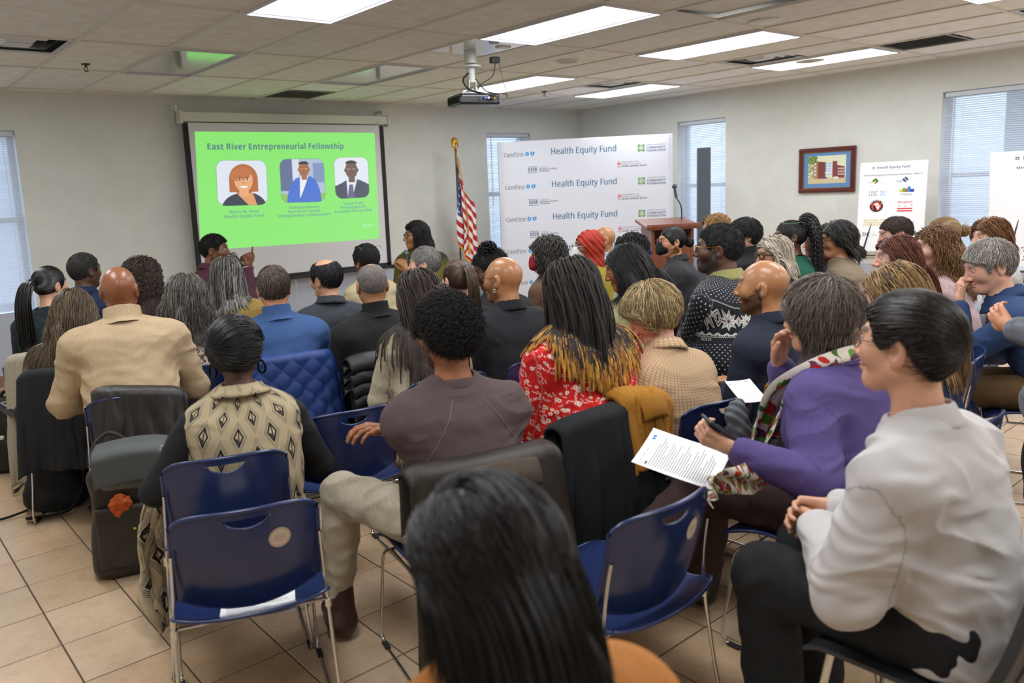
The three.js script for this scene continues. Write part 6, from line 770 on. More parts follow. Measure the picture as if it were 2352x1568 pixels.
sit('glasses', [1.75, 1.25, 4.66], 'person with a curly black top-knot and glasses looking down', { who: 'person with the curly black top-knot', skin: D1, headYaw: -1.0, pitch: .35, top: knit('#15161a', { kind: 'fine' }), bottom: { mat: blackT }, hair: HAIR.coils('#0d0b0b', '#1d1917', .01, { n: 900 }), extras: [['glasses', '#1a1a1c', {}], ['puff', '#0f0d0d', [0, .125, .03], .062]] });
sit('pony_brown', [1.33, 1.24, 4.9], 'woman with a high straight brown ponytail in a black top', { who: 'woman with the high brown ponytail', female: true, skin: L2, headYaw: .05, top: knit('#131316', { kind: 'fine' }), bottom: { mat: blackT }, hair: HAIR.tail('#2f2119', '#6d5442', [0, .075, .105], { n: 200, len: [.26, .34], r: .016, spread: .22, grav: .24, rad: .0034 }) });
sit('red_mask', [2.49, 1.26, 4.48], 'woman in a brown checked jacket and red face mask, curly dark hair', { who: 'woman in the brown checked jacket', female: true, skin: L3, headYaw: -.75, girth: 1.05, top: suit('#ffffff', { map: rep(plaidTex('#6b4c37', '#2d1d15', '#83604a', 16), 14, 14) }), bottom: { mat: blackT }, hair: HAIR.fall('#191413', '#574f49', .18, .24, { curl: [.009, 130], step: .009, n: 800, rad: .0034, thick: .018, layer: .03 }), extras: [['mask', '#a3202e'], ['glasses', '#7a2230', {}]] });
sit('hijab', [3.03, 1.28, 4.39], 'woman in a red headscarf and white mask with a yellow sweater', { who: 'woman in the red headscarf', female: true, skin: D2, headYaw: -.8, top: knit('#b3a02b', { thick: .012 }), bottom: { mat: blackT }, extras: [['hijab', '#a32712'], ['mask', '#ecebe8'], ['glasses', '#cfc8b8', { rx: .026, ry: .022 }]] });
sit('pinstripe', [3.61, 1.28, 4.73], 'woman in a black mask and pinstripe jacket with a gold disc earring', { who: 'woman in the pinstripe jacket', female: true, skin: L3, yaw: -.45, headYaw: -.5, top: { ...suit('#ffffff', { map: rep(pinTex, 9, 9) }), uvR: .2 }, bottom: { mat: blackT }, hair: HAIR.tail('#0c0a0a', '#191413', [0, .0, .112], { n: 40, len: [.05, .08], r: .01, spread: .9, grav: .1 }, { bun: { at: [0, -.02, .142], r: .034, n: 130 } }), extras: [['mask', '#0e0e10'], ['glasses', '#2a2622', { square: true }], ['earring', 'disc', '#d7a436', .024]] });
sit('blond_curl', [4.59, 1.31, 4.47], 'woman with dark blond curls behind the big man in the patterned sweater', { who: 'woman with dark blond curls', female: true, skin: L1, headYaw: -.5, top: knit('#17171a', { kind: 'fine' }), bottom: { mat: blackT }, hair: HAIR.fall('#6a4a2a', '#c59a5e', .14, .22, { curl: [.009, 120], step: .009, n: 700, thick: .016, mix: 1 }) });
sit('black_jacket', [4.15, 1.3, 5.02], 'man with wavy black hair in a black zip jacket', { who: 'man in the black zip jacket', skin: L2, headYaw: -.5, top: { name: 'jacket', mat: cloth('#15181e', 'plain'), collar: { h: .035, wide: .016 }, thick: .016, loose: .012 }, bottom: { mat: dark }, hair: HAIR.crop('#0d0c0c', '#2a2626', { len: [.05, .075], n: 2000, wave: [.008, 70], thick: .014, step: .01, rad: .002, layer: .014 }) });
// --- third row ---
sit('short_black', [-.36, 1.195, 5.65], 'woman in a diamond-patterned waistcoat with cropped black hair and hoop earrings', { who: 'woman in the diamond-patterned waistcoat', female: true, skin: D1, girth: 1.05, shoulder: .185, headYaw: .1, lean: .02, detail: .9, top: { name: 'waistcoat', mat: patterned(diamondTex, 8.6, { vk: .6 }), sleeve: 0, thick: .016, fold: .008, collar: { h: .0, wide: .02, flare: .02, fold: true }, uvR: .19 }, under: cloth('#141416', 'fine'), yoke: .085, chairShift: [-.09, 0], arms: { L: [[-.2, .6, -.2], [-.7, -.5, .5]], R: [[.12, .64, -.26], [.7, -.5, .4]] }, bottom: { mat: blackT }, hair: HAIR.crop('#0a090a', '#1c1a1c', { line: 'short', len: [.08, .13], n: 3600, rad: .0013, step: .011, thick: .018, flow: 'side', dirX: -1, lift: .02, grav: .04, frizz: .02, rough: .42, layer: .018 }), extras: [['earring', 'hoop', '#1a1a1c', .024]] });
sit('braids', [.75, 1.26, 5.3], 'woman with long brown braids half tied in a knot, cream sweater', { who: 'woman with long brown braids', female: true, skin: D2, headYaw: -.15, detail: .9, top: knit('#c8bb9e', { thick: .014, loose: .014, kind: 'rib' }), bottom: { mat: cloth('#b7aa93', 'plain'), loose: .012 }, legs: { R: { knee: [.3, .6, -.32], ankle: [-.02, .62, -.42], toe: [-.15, .66, -.48] }, L: { knee: [-.12, .51, -.43], ankle: [-.12, .1, -.42] } }, noShoes: true, hair: HAIR.locs('#1e1714', '#4a3b32', .4, .56, { n: 280, rad: .0034, knot: .008, back: .2, bun: { at: [.05, .0, .14], r: .05, n: 70, rad: .0045 } }), extras: [['headBand', '#3a2d26']] });
sit('bald_polo', [1.29, 1.28, 5.34], 'bald man in a black polo shirt with glasses and a white hoop earring', { who: 'bald man in the black polo shirt', skin: D4, skinGloss: .3, girth: 1.15, shoulder: .22, headYaw: -.35, slouch: .06, neck: 1.1, detail: .9, top: { name: 'polo_shirt', mat: cloth('#15191f', 'fine'), collar: shirtCollar, thick: .012, fold: .008 }, bottom: { mat: blackT }, beardShade: .4, extras: [['glasses', '#5c5852', { metal: true }], ['earring', 'hoop', '#e6e6e6', .008, [-1]]] });
sit('straight_black', [1.78, 1.3, 5.73], 'woman with long straight black hair looking down, pale green sweater', { who: 'woman with long straight black hair', female: true, skin: D3, headYaw: -.65, pitch: .3, top: knit('#b4b07c', { thick: .014, loose: .012, kind: 'plain', collar: { h: .03, wide: .016 } }), bottom: { mat: cloth('#8d7d6c', 'plain') }, hair: HAIR.fall('#0e0b0b', '#2b221e', .36, .44, { n: 2600, rad: .0016, rough: .42, frizz: .008, back: .12, mix: .6 }) });
sit('purple_braids', [2.79, 1.28, 4.98], 'woman with curly black braids tipped purple and blue', { who: 'woman with purple-tipped braids', female: true, skin: D2, headYaw: -.4, top: knit('#c9c3bd', { kind: 'plain' }), bottom: { mat: blackT }, hair: HAIR.locs('#121012', '#1d191b', .22, .3, { n: 300, rad: .0036, curl: [.008, 110], step: .01, layer: .022, tips: ['#4a3fc8', '#2f48cc', '#6c48cc'], tipAt: .55, tipShare: .6, knot: .01 }) });
sit('fairisle', [2.391, 1.375, 5.936], 'big man in a navy patterned knit sweater with gold glasses', { who: 'big man in the patterned sweater', skin: D1, girth: 1.5, shoulder: .26, belly: .1, headYaw: -.35, yaw: -.12, pitch: -.02, slouch: .04, neck: 1.35, armScale: 1.06, headSize: 1.08, arms: 'crossedLow', face: { fat: .01 }, detail: .9, top: { ...knit('#ffffff', { thick: .014, loose: .012, collar: { h: .02, wide: .004, flare: .01, fold: true, mat: cloth('#a19d5e', 'fine') } }), mat: patterned(fairTex, 2, { kind: 'knit', vk: .5 }), uvR: .3 }, bottom: { mat: dark }, hair: HAIR.coils('#121112', '#2a2728', .012, { n: 1800, len: [.008, .014] }), extras: [['glasses', '#c79a3a', { metal: true, square: true, ry: .015 }]], beardShade: .9, browColor: '#2e2a29' });
sit('grey_locs2', [3.177, 1.25, 5.813], 'woman with silver-blond locs and thick black glasses', { who: 'woman with silver-blond locs', female: true, skin: D4, headYaw: -.9, lips: '#a01822', top: knit('#23262c', { kind: 'fine' }), bottom: { mat: blackT }, hair: HAIR.locs('#8d8275', '#c9bda9', .13, .17, { n: 320, rad: .0042, layer: .016, hugDown: 0 }), extras: [['glasses', '#0e0e10', { r: .003, square: true }]] });
sit('green', [3.655, 1.325, 5.659], 'woman in a dark green sweater with a high crimped black ponytail', { who: 'woman in the dark green sweater', female: true, skin: D1, headYaw: -.45, roll: .05, top: knit('#0d5a44', { thick: .014, loose: .01, kind: 'plain' }), bottom: { mat: blackT }, hair: HAIR.tail('#0c0a0a', '#1d1716', [0, .1, .075], { n: 520, len: [.4, .5], r: .045, spread: .6, up: .5, grav: .2, rad: .0038 }, { wave: [.007, 190] }), extras: [['glasses', '#59a35f', { up: true, metal: false }], ['earring', 'stud', '#eeeeee', .01]] });
sit('red_behind', [4.3, 1.24, 5.54], 'person with auburn hair in navy half hidden behind the crimped ponytail', { who: 'person with auburn hair', female: true, headYaw: .25, skin: L2, top: knit('#1c2a55', { kind: 'fine' }), bottom: { mat: navyT }, hair: HAIR.fall('#3f1e16', '#7a3c28', .2, .26, { n: 600 }) });
sit('beige_dark', [3.998, 1.28, 5.814], 'woman in a beige wool sweater with a grey-black wavy bob', { who: 'woman in the beige wool sweater', female: true, skin: L3, headYaw: -.6, top: knit('#9a886e', { thick: .016, loose: .012, kind: 'plain' }), bottom: { mat: blackT }, hair: HAIR.fall('#141313', '#7d7973', .12, .16, { wave: [.012, 40], thick: .02, layer: .024, mix: .5, hugDown: -.03 }), extras: [['glasses', '#2a2a2c', {}]] });
sit('brown_man', [4.58, 1.29, 5.95], 'man with short brown hair and a dark jacket in front of the poster', { who: 'man in front of the poster', skin: L2, headYaw: -.35, pitch: .2, top: suit('#1c2233'), bottom: { mat: dark }, hair: HAIR.crop('#2a1c14', '#4a3627', { thin: [.09, .4] }) });
sit('bun', [4.251, 1.31, 6.397], 'woman with a messy blond bun in a white shirt', { who: 'woman with the blond bun', female: true, skin: L2, headYaw: -.55, top: { name: 'shirt', mat: cloth('#cfd0d2', 'fine'), thick: .012, loose: .014, fold: .01 }, bottom: { mat: blackT }, hair: HAIR.tail('#4f3a22', '#9a7a4a', [0, .02, .115], { n: 30, len: [.04, .07], r: .012, spread: 1, grav: .05 }, { bun: { at: [0, .015, .145], r: .036, n: 130 } }) });
sit('auburn', [4.72, 1.26, 6.52], 'woman with a short auburn bob in front of the wide blind', { who: 'woman with the auburn bob', female: true, skin: L2, headYaw: -.6, top: knit('#c3c0bb', { kind: 'fine' }), bottom: { mat: blackT }, hair: HAIR.fall('#4b2e18', '#9a683a', .12, .16, { n: 900, thick: .02, layer: .02, mix: .9 }) });
// --- fourth row ---
sit('afro', [.09, 1.28, 6.37], 'man with a short black afro in a brown raglan top, arms crossed', { who: 'man in the brown raglan top', skin: D3, girth: 1.05, shoulder: .215, slouch: .05, headYaw: -.08, arms: 'crossed', detail: .85, top: { name: 'raglan_top', mat: cloth('#5d4b4b', 'plain', { rough: .95 }), collar: { crew: true }, thick: .01, fold: .011, loose: .004 }, bottom: { mat: cloth('#c7bba4', 'plain'), fold: .014 }, legs: { L: { knee: [-.33, .58, -.36], ankle: [-.36, .2, -.42], toe: [-.36, .05, -.55] } }, noShoes: true, beardShade: .8, hair: HAIR.coils('#100e0d', '#2a2522', .024, { n: 3600, len: [.016, .026], curl: [.004, 460] }), extras: [['boots', '#3a2018'], ['raglan']] });
sit('red_dress', [.80, 1.335, 6.28], 'woman in a red floral dress with long black locs tipped gold', { who: 'woman in the red floral dress', female: true, skin: D2, girth: 1.2, shoulder: .205, lean: .08, headYaw: .15, pitch: .1, detail: .85, top: { name: 'dress', mat: patterned(floralTex, 2.4, { kind: 'plain' }), collar: { h: .03, wide: .006 }, thick: .014, fold: .012, loose: .012, hem: .44 }, bottom: { mat: patterned(floralTex, 2.4, { kind: 'plain' }), skirt: true, loose: .02 }, hair: HAIR.locs('#120f0e', '#2a211b', .34, .42, { n: 360, rad: .0046, layer: .03, tips: ['#a5701f', '#7f5118', '#c08a34'], tipAt: .84, lift: .02, back: .22, frizz: .01 }) });
sit('blonde_tan', [1.155, 1.185, 6.351], 'woman with short blond hair in a tan checked blazer, head bowed', { who: 'woman in the tan checked blazer', female: true, skin: L2, skinGloss: .45, headYaw: -1.1, pitch: .5, lean: .18, girth: 1.08, detail: .9, stick: true, top: suit('#ffffff', { map: rep(plaidTex('#c3a47e', '#7a5a42', '#d6b894', 16), 15, 15) }), bottom: { mat: dark }, hair: HAIR.crop('#6b5237', '#d6bd8a', { len: [.09, .13], n: 3600, rad: .0013, step: .012, thick: .02, lift: .06, grav: .06, layer: .02, wave: [.008, 50], mix: 1, frizz: .03 }), extras: [['earring', 'stud', '#e9e2d6', .012], ['headPin', '#8a4a44']] });
sit('bald_navy', [1.77, 1.265, 6.56], 'bald bearded man in a navy polo sweater', { who: 'bald bearded man in navy', skin: D4, skinGloss: .3, girth: 1.12, shoulder: .215, headYaw: -.35, lean: .12, pitch: .02, neck: 1.1, detail: .9, top: { name: 'polo_sweater', mat: cloth('#1b2338', 'knit'), collar: shirtCollar, thick: .012, fold: .008 }, bottom: { mat: blackT }, beardShade: .95, browColor: '#15110f' });
sit('redhead', [3.09, 1.27, 6.58], 'woman with long straight auburn-red hair in profile', { who: 'woman with long red hair', female: true, skin: L2, headYaw: -.6, top: knit('#2b2d33', { kind: 'fine' }), bottom: { mat: blackT }, hair: HAIR.fall('#3d1c12', '#80402a', .26, .34, { n: 1100, mix: .9, layer: .014 }) });
sit('curly_pink', [3.48, 1.295, 6.63], 'woman with light brown curls in a pink tweed jacket, in profile', { who: 'woman in the pink tweed jacket', female: true, skin: L2, headYaw: -.65, top: suit('#ffffff', { map: rep(tweedTex('#b79a9a', '#9d7f80', '#c9b2b0'), 6, 6) }), bottom: { mat: blackT }, hair: HAIR.fall('#4d321f', '#98703f', .26, .33, { curl: [.007, 85], step: .012, n: 1300, rad: .002, thick: .01, layer: .018, back: .25, mix: .8 }) });
sit('greyman', [3.0, 1.255, 7.03], 'grey-haired man in a blue jacket resting his chin on his hand', { who: 'grey-haired man in the blue jacket', skin: L2, yaw: -.35, headYaw: -.4, pitch: .32, lean: .42, detail: .95, top: { ...suit('#22395e'), mat: cloth('#24406b', 'plain') }, bottom: { mat: cloth('#6d5330', 'plain') }, hair: HAIR.crop('#7b756e', '#b5aea3', { n: 2600, len: [.03, .05], thick: .012, layer: .012 }), arms: { L: [[-.03, .93, -.42], [-.5, -1, .1], [.1, 1, .05], [.5, .1, 1], [.7, .8, .9, 1, .3]], R: 'knees' } });
sit('lightbrown', [1.52, 1.29, 7.2], 'person with light brown hair and a navy jacket behind the purple jacket', { who: 'person with light brown hair', female: true, skin: L2, headYaw: -.4, pitch: .15, top: suit('#1b2a52'), bottom: { mat: dark }, hair: HAIR.fall('#4a3320', '#a98552', .3, .38, { n: 1000, mix: 1 }) });
sit('purple', [1.04, 1.28, 7.18], 'woman in a purple wool jacket with short grey-brown hair, hand at her cheek', { who: 'woman in the purple jacket', female: true, skin: L1, girth: 1.12, headYaw: -.12, pitch: .08, lean: .06, yaw: .0, detail: .85, fineHands: true, top: { name: 'jacket', mat: cloth('#5a4a86', 'plain', { sheen: .5 }), collar: jacketCollar, thick: .016, loose: .014, fold: .01 }, bottom: { mat: brownT, loose: .016, fold: .012 }, legs: { R: { knee: [.05, .62, -.42], ankle: [-.5, .3, -.55], toe: [-.62, .26, -.6] }, L: { knee: [-.15, .53, -.42], ankle: [-.1, .1, -.5] } }, arms: { L: { world: [.615, .8, 7.16], rest: [[-.6, -.8, .4], [-.4, .35, -.85], [.8, .45, -.2], [.9, 1, 1, 1, .5]] }, R: [[.03, .96, -.25], [.7, -1, -.1], [-.15, 1, .15], [-.3, .1, 1], [.5, .55, .6, .6, .4]] }, hair: HAIR.crop('#4c4038', '#8d7f71', { line: 'full', len: [.08, .13], n: 4400, rad: .0012, step: .012, curl: [0, 0], wave: [.008, 45], thick: .02, lift: .06, grav: .08, mix: .8, frizz: .03, layer: .02, hugDown: -.06 }), extras: [['sideShoes']] });
// --- nearest ---
sit('white', [.559, 1.325, 7.653], 'young man in a loose white shirt with hands clasped, dark slicked-back hair', { who: '', chair: false, skin: L1, headYaw: .0, yaw: .02, pitch: -.02, neckUp: .035, lean: .16, slouch: .03, shoulder: .205, detail: .8, fineHands: true, top: { name: 'shirt', mat: whiteCloth, collar: { h: .018, wide: .002, flare: .005, fold: true, dip: true }, thick: .016, loose: .026, fold: .017, hem: .455 }, bottom: { mat: cloth('#1a1c20', 'fine'), loose: .02, fold: .012 }, arms: { L: [[-.06, .68, -.3], [-.8, -.4, .6], [.5, -.25, -1], [.9, .2, .3], [.8, .9, 1, 1, .4]], R: [[.07, .7, -.3], [.8, -.4, .6], [-.5, -.2, -1], [-.9, -.3, .3], [.7, .8, .9, .9, .3]] }, hair: HAIR.crop('#120e0b', '#3b2e24', { line: 'short', len: [.12, .17], n: 5200, rad: .0011, step: .012, thick: .011, earClear: true, flow: 'back', lift: .06, grav: .03, layer: .016, frizz: .012, mix: .7, rough: .36 }), extras: [['glasses', '#5b5552', { metal: true, rx: .025, ry: .023 }]] });
sit('foreground', [-.85, 1.222, 7.63], 'woman with a sleek black bob, gold hoop earrings and a tan coat, nearest of all', { who: 'woman in the tan coat', female: true, skin: D3, yaw: .25, headYaw: -.4, pitch: .22, roll: .06, neckUp: .0, detail: .8, shoulder: .2, girth: 1.15, top: { name: 'coat', mat: cloth('#b8742f', 'plain'), thick: .024, loose: .024, fold: .012, collar: { h: .0, wide: .024, flare: .02, fold: true, dip: true } }, bottom: { mat: blackT }, hair: HAIR.fall('#0b0909', '#2f2520', .2, .25, { line: 'short', n: 5200, rad: .0013, step: .016, thick: .018, layer: .016, rough: .42, frizz: .01, back: .3, grav: .24, hugDown: .02, partX: -.03, mix: .7 }), extras: [['earring', 'hoop', '#c9922a', .02]] });

figure({ label: 'person in a grey checked blazer standing at the frame edge with arms crossed', stand: true, crown: [2.09, 1.58, 7.74], hipY: .8, yaw: -.9, skin: L3, girth: 1.1, shoulder: .22, lean: -.3, arms: { R: [[-.15, 1.06, -.12], [1, -.5, .1], [-1, .5, -.1], [-.1, -.2, 1], .6], L: [[.13, 1.02, -.15], [-1, -.5, .1], [1, .6, -.05], [.1, -.2, 1], .6] }, top: { ...suit('#ffffff', { map: rep(checkTex, 5, 5) }), thick: .02, loose: .016, hem: .63 }, bottom: { mat: blackT, loose: .02 }, hair: HAIR.crop('#2a2422', '#4a4440'), extras: [['bracelet', 'R']] });
// ---------- chairs nobody sits on, coats, bags, papers ----------
const W2 = (p, x, z, yaw) => { const c = Math.cos(yaw), s = Math.sin(yaw); return [p[0] * c - p[2] * s + x, p[1], p[0] * s + p[2] * c + z]; };
placeChair(-.62, 6.2, .34, 'empty navy stacking chair nearest the aisle, a paper on its seat', 0, true);
placeChair(.1, 5.55, .2, 'empty navy stacking chair beside the diamond-patterned waistcoat', 0);
placeChair(.17, 7.0, .02, 'empty navy stacking chair between the nearest woman and the purple jacket', 0, true);
placeChair(2.55, 6.95, -.3, 'navy stacking chair at the edge of view behind the white shirt', 0);
// a coat hung over the back of a chair, in that chair's own axes
function coat(id, name, label, category, color, o = {}) {
  const c = P[id].chair, t = thing(name, label, category, [c.position.x, 0, c.position.z], -c.rotation.y), w = o.w ?? .25, top = .812 + (o.lift ?? 0), f = o.front ?? .2, bk = o.back ?? .45, tot = f + .05 + bk, sd = o.seed ?? rnd() * 40, x0 = o.x ?? 0;
  const shape = (u, v) => { const s = v * tot, a = (u * 2 - 1), front = s < f, over = clamp((s - f) / .05, 0, 1), down = Math.max(0, s - f - .05), q = front ? f - s : down, flare = 1 + (o.flare ?? .12) * q / .5, cv = -.055 * Math.min(1.3, a * a * w * w / .046);
    const n = noise3(a * 3.4 + sd, q * 2.2, sd), m = noise3(a * 8 + sd, q * 3.5 + n, sd + 5), puff = o.puff ? o.puff * Math.abs(Math.sin(o.quilt ? (a * w / .055 + q / .055) * 1.57 : q / .06 * 3.14)) * (o.quilt ? Math.abs(Math.sin((a * w / .055 - q / .055) * 1.57)) ** .5 : 1) : 0, amp = (o.fold ?? .018) * (.4 + q * 1.8);
    const zc = front ? .15 - .01 * q : over < 1 ? .15 + .08 * over : .23 + .03 * Math.min(1, q * 3) + (o.out ?? .02) * q, y = front ? top - q : over < 1 ? top + .012 * Math.sin(over * 3.14) : top - q + (o.hem ?? .02) * noise3(a * 4, sd, 2) * q;
    return [x0 + a * w * flare + m * amp * .5 + (o.skew ?? 0) * q, y - (.012 * a * a + .03 * a ** 8) + (o.slope ?? 0) * a, zc + cv * (1 - Math.min(.7, q)) + (front ? -1 : 1) * (puff + .008 + amp * (n * .8 + m * .7))]; };
  mesh('coat_body', sheet(o.nu ?? 44, o.nv ?? 60, shape, o.th ?? .012, { w: 2 * w, h: tot }), cloth(color, o.kind ?? 'plain', o.cm ?? {}), t);
  for (const s of o.sleeves ?? []) { const pts = []; for (let k = 0; k <= 7; k++) { const q = k / 7; pts.push([x0 + s * (w * (.75 + .2 * q)) + .02 * noise3(q * 4, sd, s), top - .03 - (o.sleeveLen ?? .42) * q, .3 + .02 * Math.sin(q * 5 + sd)]); } const sl = tube(pts, o.sleeveR ?? .045, 14, 40), p = sl.attributes.position; for (let i = 0; i < p.count; i++) { const d = 1 + .18 * noise3(p.getX(i) * 14, p.getY(i) * 16, p.getZ(i) * 14 + sd); p.setXYZ(i, p.getX(i) + (d - 1) * .06, p.getY(i), p.getZ(i) + (d - 1) * .12); } sl.computeVertexNormals(); mesh('sleeve', sl, cloth(color, o.kind ?? 'plain', o.cm ?? {}), t); }
  if (o.collar) { const pts = []; const cg = sheet(26, 8, (u, v) => { const a = u * 2 - 1; return [x0 + a * w * .5, top + .012 - .02 * a * a - v * .075, .262 + v * .03 - .055 * a * a * .4 + .012 * Math.sin(v * 3)]; }, .008); mesh('collar', cg, cloth(o.collarColor ?? color, o.kind ?? 'plain', o.cm ?? {}), t); }
  return t;
}
coat('ponytail_black', 'coat', 'cream wool coat hung over the chair of the low black ponytail', 'coat', '#b7ac97', { back: .72, w: .13, x: -.05, flare: .15 });
coat('brown_long', 'dark_coat', 'black wool coat over the chair of the woman with long light brown hair', 'coat', '#14161a', { back: .5, w: .24, fold: .022 });
coat('bald_beige', 'leather_coat', 'dark brown leather coat over the chair behind the cream sweater', 'coat', '#2a2422', { back: .34, w: .2, x: .03, lift: -.01, cm: { rough: .35, sheen: 0 }, fold: .03, slope: -.03 });
coat('blue_sweater', 'quilted_coat', 'blue quilted coat over the chair of the blue sweater', 'coat', '#1b3f85', { back: .62, w: .26, puff: .012, quilt: true, kind: 'fine', cm: { rough: .5 }, nu: 64, nv: 90 });
coat('turtleneck', 'puffer_jacket', 'black quilted puffer jacket over the chair of the black roll-neck', 'jacket', '#121316', { back: .4, w: .26, puff: .026, kind: 'fine', cm: { rough: .38 }, fold: .03, nv: 80 });
coat('afro', 'leather_jacket', 'long dark brown leather coat over the chair of the raglan top', 'coat', '#2c241b', { back: .72, w: .265, flare: .1, cm: { rough: .45, sheen: .1 }, fold: .02, collar: true, collarColor: '#4a3a26', sleeves: [-1] });
coat('red_dress', 'black_jacket', 'black denim jacket over the chair of the red floral dress', 'jacket', '#191c20', { back: .46, w: .2, x: -.09, flare: .35, kind: 'fine', fold: .026, slope: .02 });
coat('red_dress', 'mustard_coat', 'mustard wool coat folded over the corner of the black jacket', 'coat', '#b57a1f', { back: .27, w: .115, x: .08, lift: .035, slope: -.02, flare: -.3, fold: .045, th: .02, front: .12, nv: 40, collar: true });
coat('bald_navy', 'mustard_coat', 'mustard coat with wide lapels over the chair of the bald bearded man', 'coat', '#9a651c', { back: .5, w: .27, flare: .22, fold: .022, sleeves: [1], collar: true });
coat('purple', 'knit_scarf', 'olive cable-knit scarf over the chair of the purple jacket', 'scarf', '#686026', { back: .3, w: .1, x: .12, lift: .015, kind: 'knit', puff: .01, fold: .02, front: .1 });
// the long patterned tail of the waistcoat, hanging beside the chair to the floor
{ const q = P.short_black.g, geo = sheet(26, 60, (u, v) => { const a = u * 2 - 1, n = noise3(a * 3, v * 4, 3), m = noise3(a * 7, v * 5, 9); return [-.25 - .09 * sm(0, .4, v) + a * (.05 + .05 * v) * (v > .8 ? 1 - (v - .8) * 3.2 : 1) + n * .03, .7 - .67 * v, -.26 + .1 * v - .1 * a + m * .05 + .12 * (1 - v) * a]; }, .01, { w: .22, h: .72 }); mesh('waistcoat_tail', geo, patterned(diamondTex, 8.6, { vk: .6 }), q); }
// --- bags on the floor at the aisle ---
const sdf = (name, f, lo, hi, h, m, parent) => mesh(name, (() => { const g = nets(f, lo, hi, h), p = g.attributes.position, u = new Float32Array(p.count * 2); for (let i = 0; i < p.count; i++) { u[i * 2] = p.getX(i) + p.getZ(i); u[i * 2 + 1] = p.getY(i); } g.setAttribute('uv', new THREE.BufferAttribute(u, 2)); return g; })(), m, parent);
const rbox = (x, y, z, a, b, c, r) => { const p = Math.abs(x) - a + r, q = Math.abs(y) - b + r, s = Math.abs(z) - c + r; return Math.hypot(Math.max(p, 0), Math.max(q, 0), Math.max(s, 0)) + Math.min(Math.max(p, q, s), 0) - r; };
{
  const t = thing('backpack', 'dark green and black backpack on the tiles against the frame edge', 'backpack', [-.7, 0, 2.78], .5), body = cloth('#2b2c20', 'fine'), blk = cloth('#121314', 'fine');
  sdf('main_pack', (x, y, z) => { const k = 1 - .25 * sm(.25, .48, y); return rbox(x / k, y - .235, z / k, .155, .235, .1, .07) - .006 * noise3(x * 9, y * 9, z * 9); }, [-.2, -.01, -.16], [.2, .5, .16], .012, body, t);
  sdf('side_pocket', (x, y, z) => rbox(x, y - .12, z - .09, .14, .11, .05, .03) - .004 * noise3(x * 12, y * 12, 3), [-.18, 0, 0], [.18, .26, .18], .01, body, t);
  sdf('black_side', (x, y, z) => rbox(x - .13, y - .2, z, .06, .2, .095, .04), [.04, 0, -.13], [.22, .43, .13], .01, blk, t);
  mesh('zip', tube([[-.12, .1, .11], [-.125, .3, .1], [-.06, .44, .085], [.06, .44, .085], [.12, .3, .1]], .004, 6), mat('#b9a98a', .4, { metalness: .6 }), t); mesh('handle', tube([[-.05, .46, 0], [-.04, .5, .0], [.04, .5, 0], [.05, .46, 0]], .011, 8), blk, t); mesh('bottle_cap', box(.06, .025, .03, -.05, .235, .12, .01), mat('#d9cfb8', .5), t);
}
{
  const t = thing('backpack', 'slumped black drawstring backpack with straps on the tiles', 'backpack', [-.66, 0, 3.72], .45), m = cloth('#17181a', 'fine');
  sdf('main_pack', (x, y, z) => { const k = 1 - .52 * sm(.12, .42, y), a = x - .1 * (y - .2); return smin(rbox(a / k, y - .2, z / k, .16, .2, .12, .08), ell(.02, .1, .02, .17, .1, .14)(x, y, z), .06) - .016 * noise3(x * 7, y * 10, z * 7) - .007 * noise3(x * 18, y * 22, z * 18); }, [-.28, -.02, -.2], [.28, .46, .2], .011, m, t);
  mesh('neck', sheet(36, 8, (u, v) => { const a = u * 6.2832, r = .078 + .012 * Math.sin(a * 5) + .01 * v; return [.02 + Math.cos(a) * r, .36 + v * .08, Math.sin(a) * r * .8]; }, .006), m, t);
  mesh('strap', sheet(3, 30, (u, v) => { const p = new THREE.CatmullRomCurve3([V(.08, .38, .08), V(.16, .3, .14), V(.17, .16, .16), V(.1, .04, .2), V(-.12, .02, .22)]).getPoint(v); return [p.x + (u - .5) * .012, p.y + (u - .5) * .03, p.z + (u - .5) * .05]; }, .008), m, t); mesh('strap', tube([[.16, .08, .1], [.26, .03, .08], [.3, .02, -.02], [.24, .015, -.1]], .012, 6), m, t); mesh('strap', tube([[-.14, .03, .1], [-.26, .012, .14], [-.45, .008, .16]], .007, 6), m, t); mesh('buckle', box(.05, .015, .03, .2, .02, .16, .005), mat('#2b2b2d', .4), t);
}
{
  const t = thing('tote_bag', 'tall dark leather tote with an orange thing in its pocket beside the chairs', 'bag', [-.62, 0, 4.84], .35), m = mat('#2b2620', .4, { bumpMap: rep(grainBump, 8, 8), bumpScale: .0008 });
  sdf('bag_body', (x, y, z) => { const k = .95 + .25 * sm(.35, .0, y); return rbox(x / k, y - .26, z / k, .13, .255, .07, .04) - .012 * noise3(x * 8 + 2, y * 6, z * 8) - .005 * noise3(x * 22, y * 14, z * 20); }, [-.26, -.01, -.16], [.26, .56, .16], .011, m, t);
  sdf('pocket', (x, y, z) => rbox(x + .0, y - .2, z - .075, .11, .14, .025, .015) - .006 * noise3(x * 14, y * 10, 2), [-.17, .02, .0], [.17, .4, .16], .009, m, t);
  sdf('orange_cloth', (x, y, z) => ell(.0, .345, .085, .05, .055, .022)(x, y, z) - .012 * noise3(x * 40, y * 40, z * 40), [-.1, .25, .02], [.1, .44, .15], .007, mat('#c8561a', .6), t); mesh('stud', cyl(.006, .006, .006, .05, .24, .11, 10).rotateX(0), mat('#c9c83a', .3), t);
  mesh('handle', tube([[-.08, .5, .03], [-.09, .6, .02], [-.02, .66, .01], [.06, .6, .02], [.07, .5, .03]], .009, 8), m, t);
}
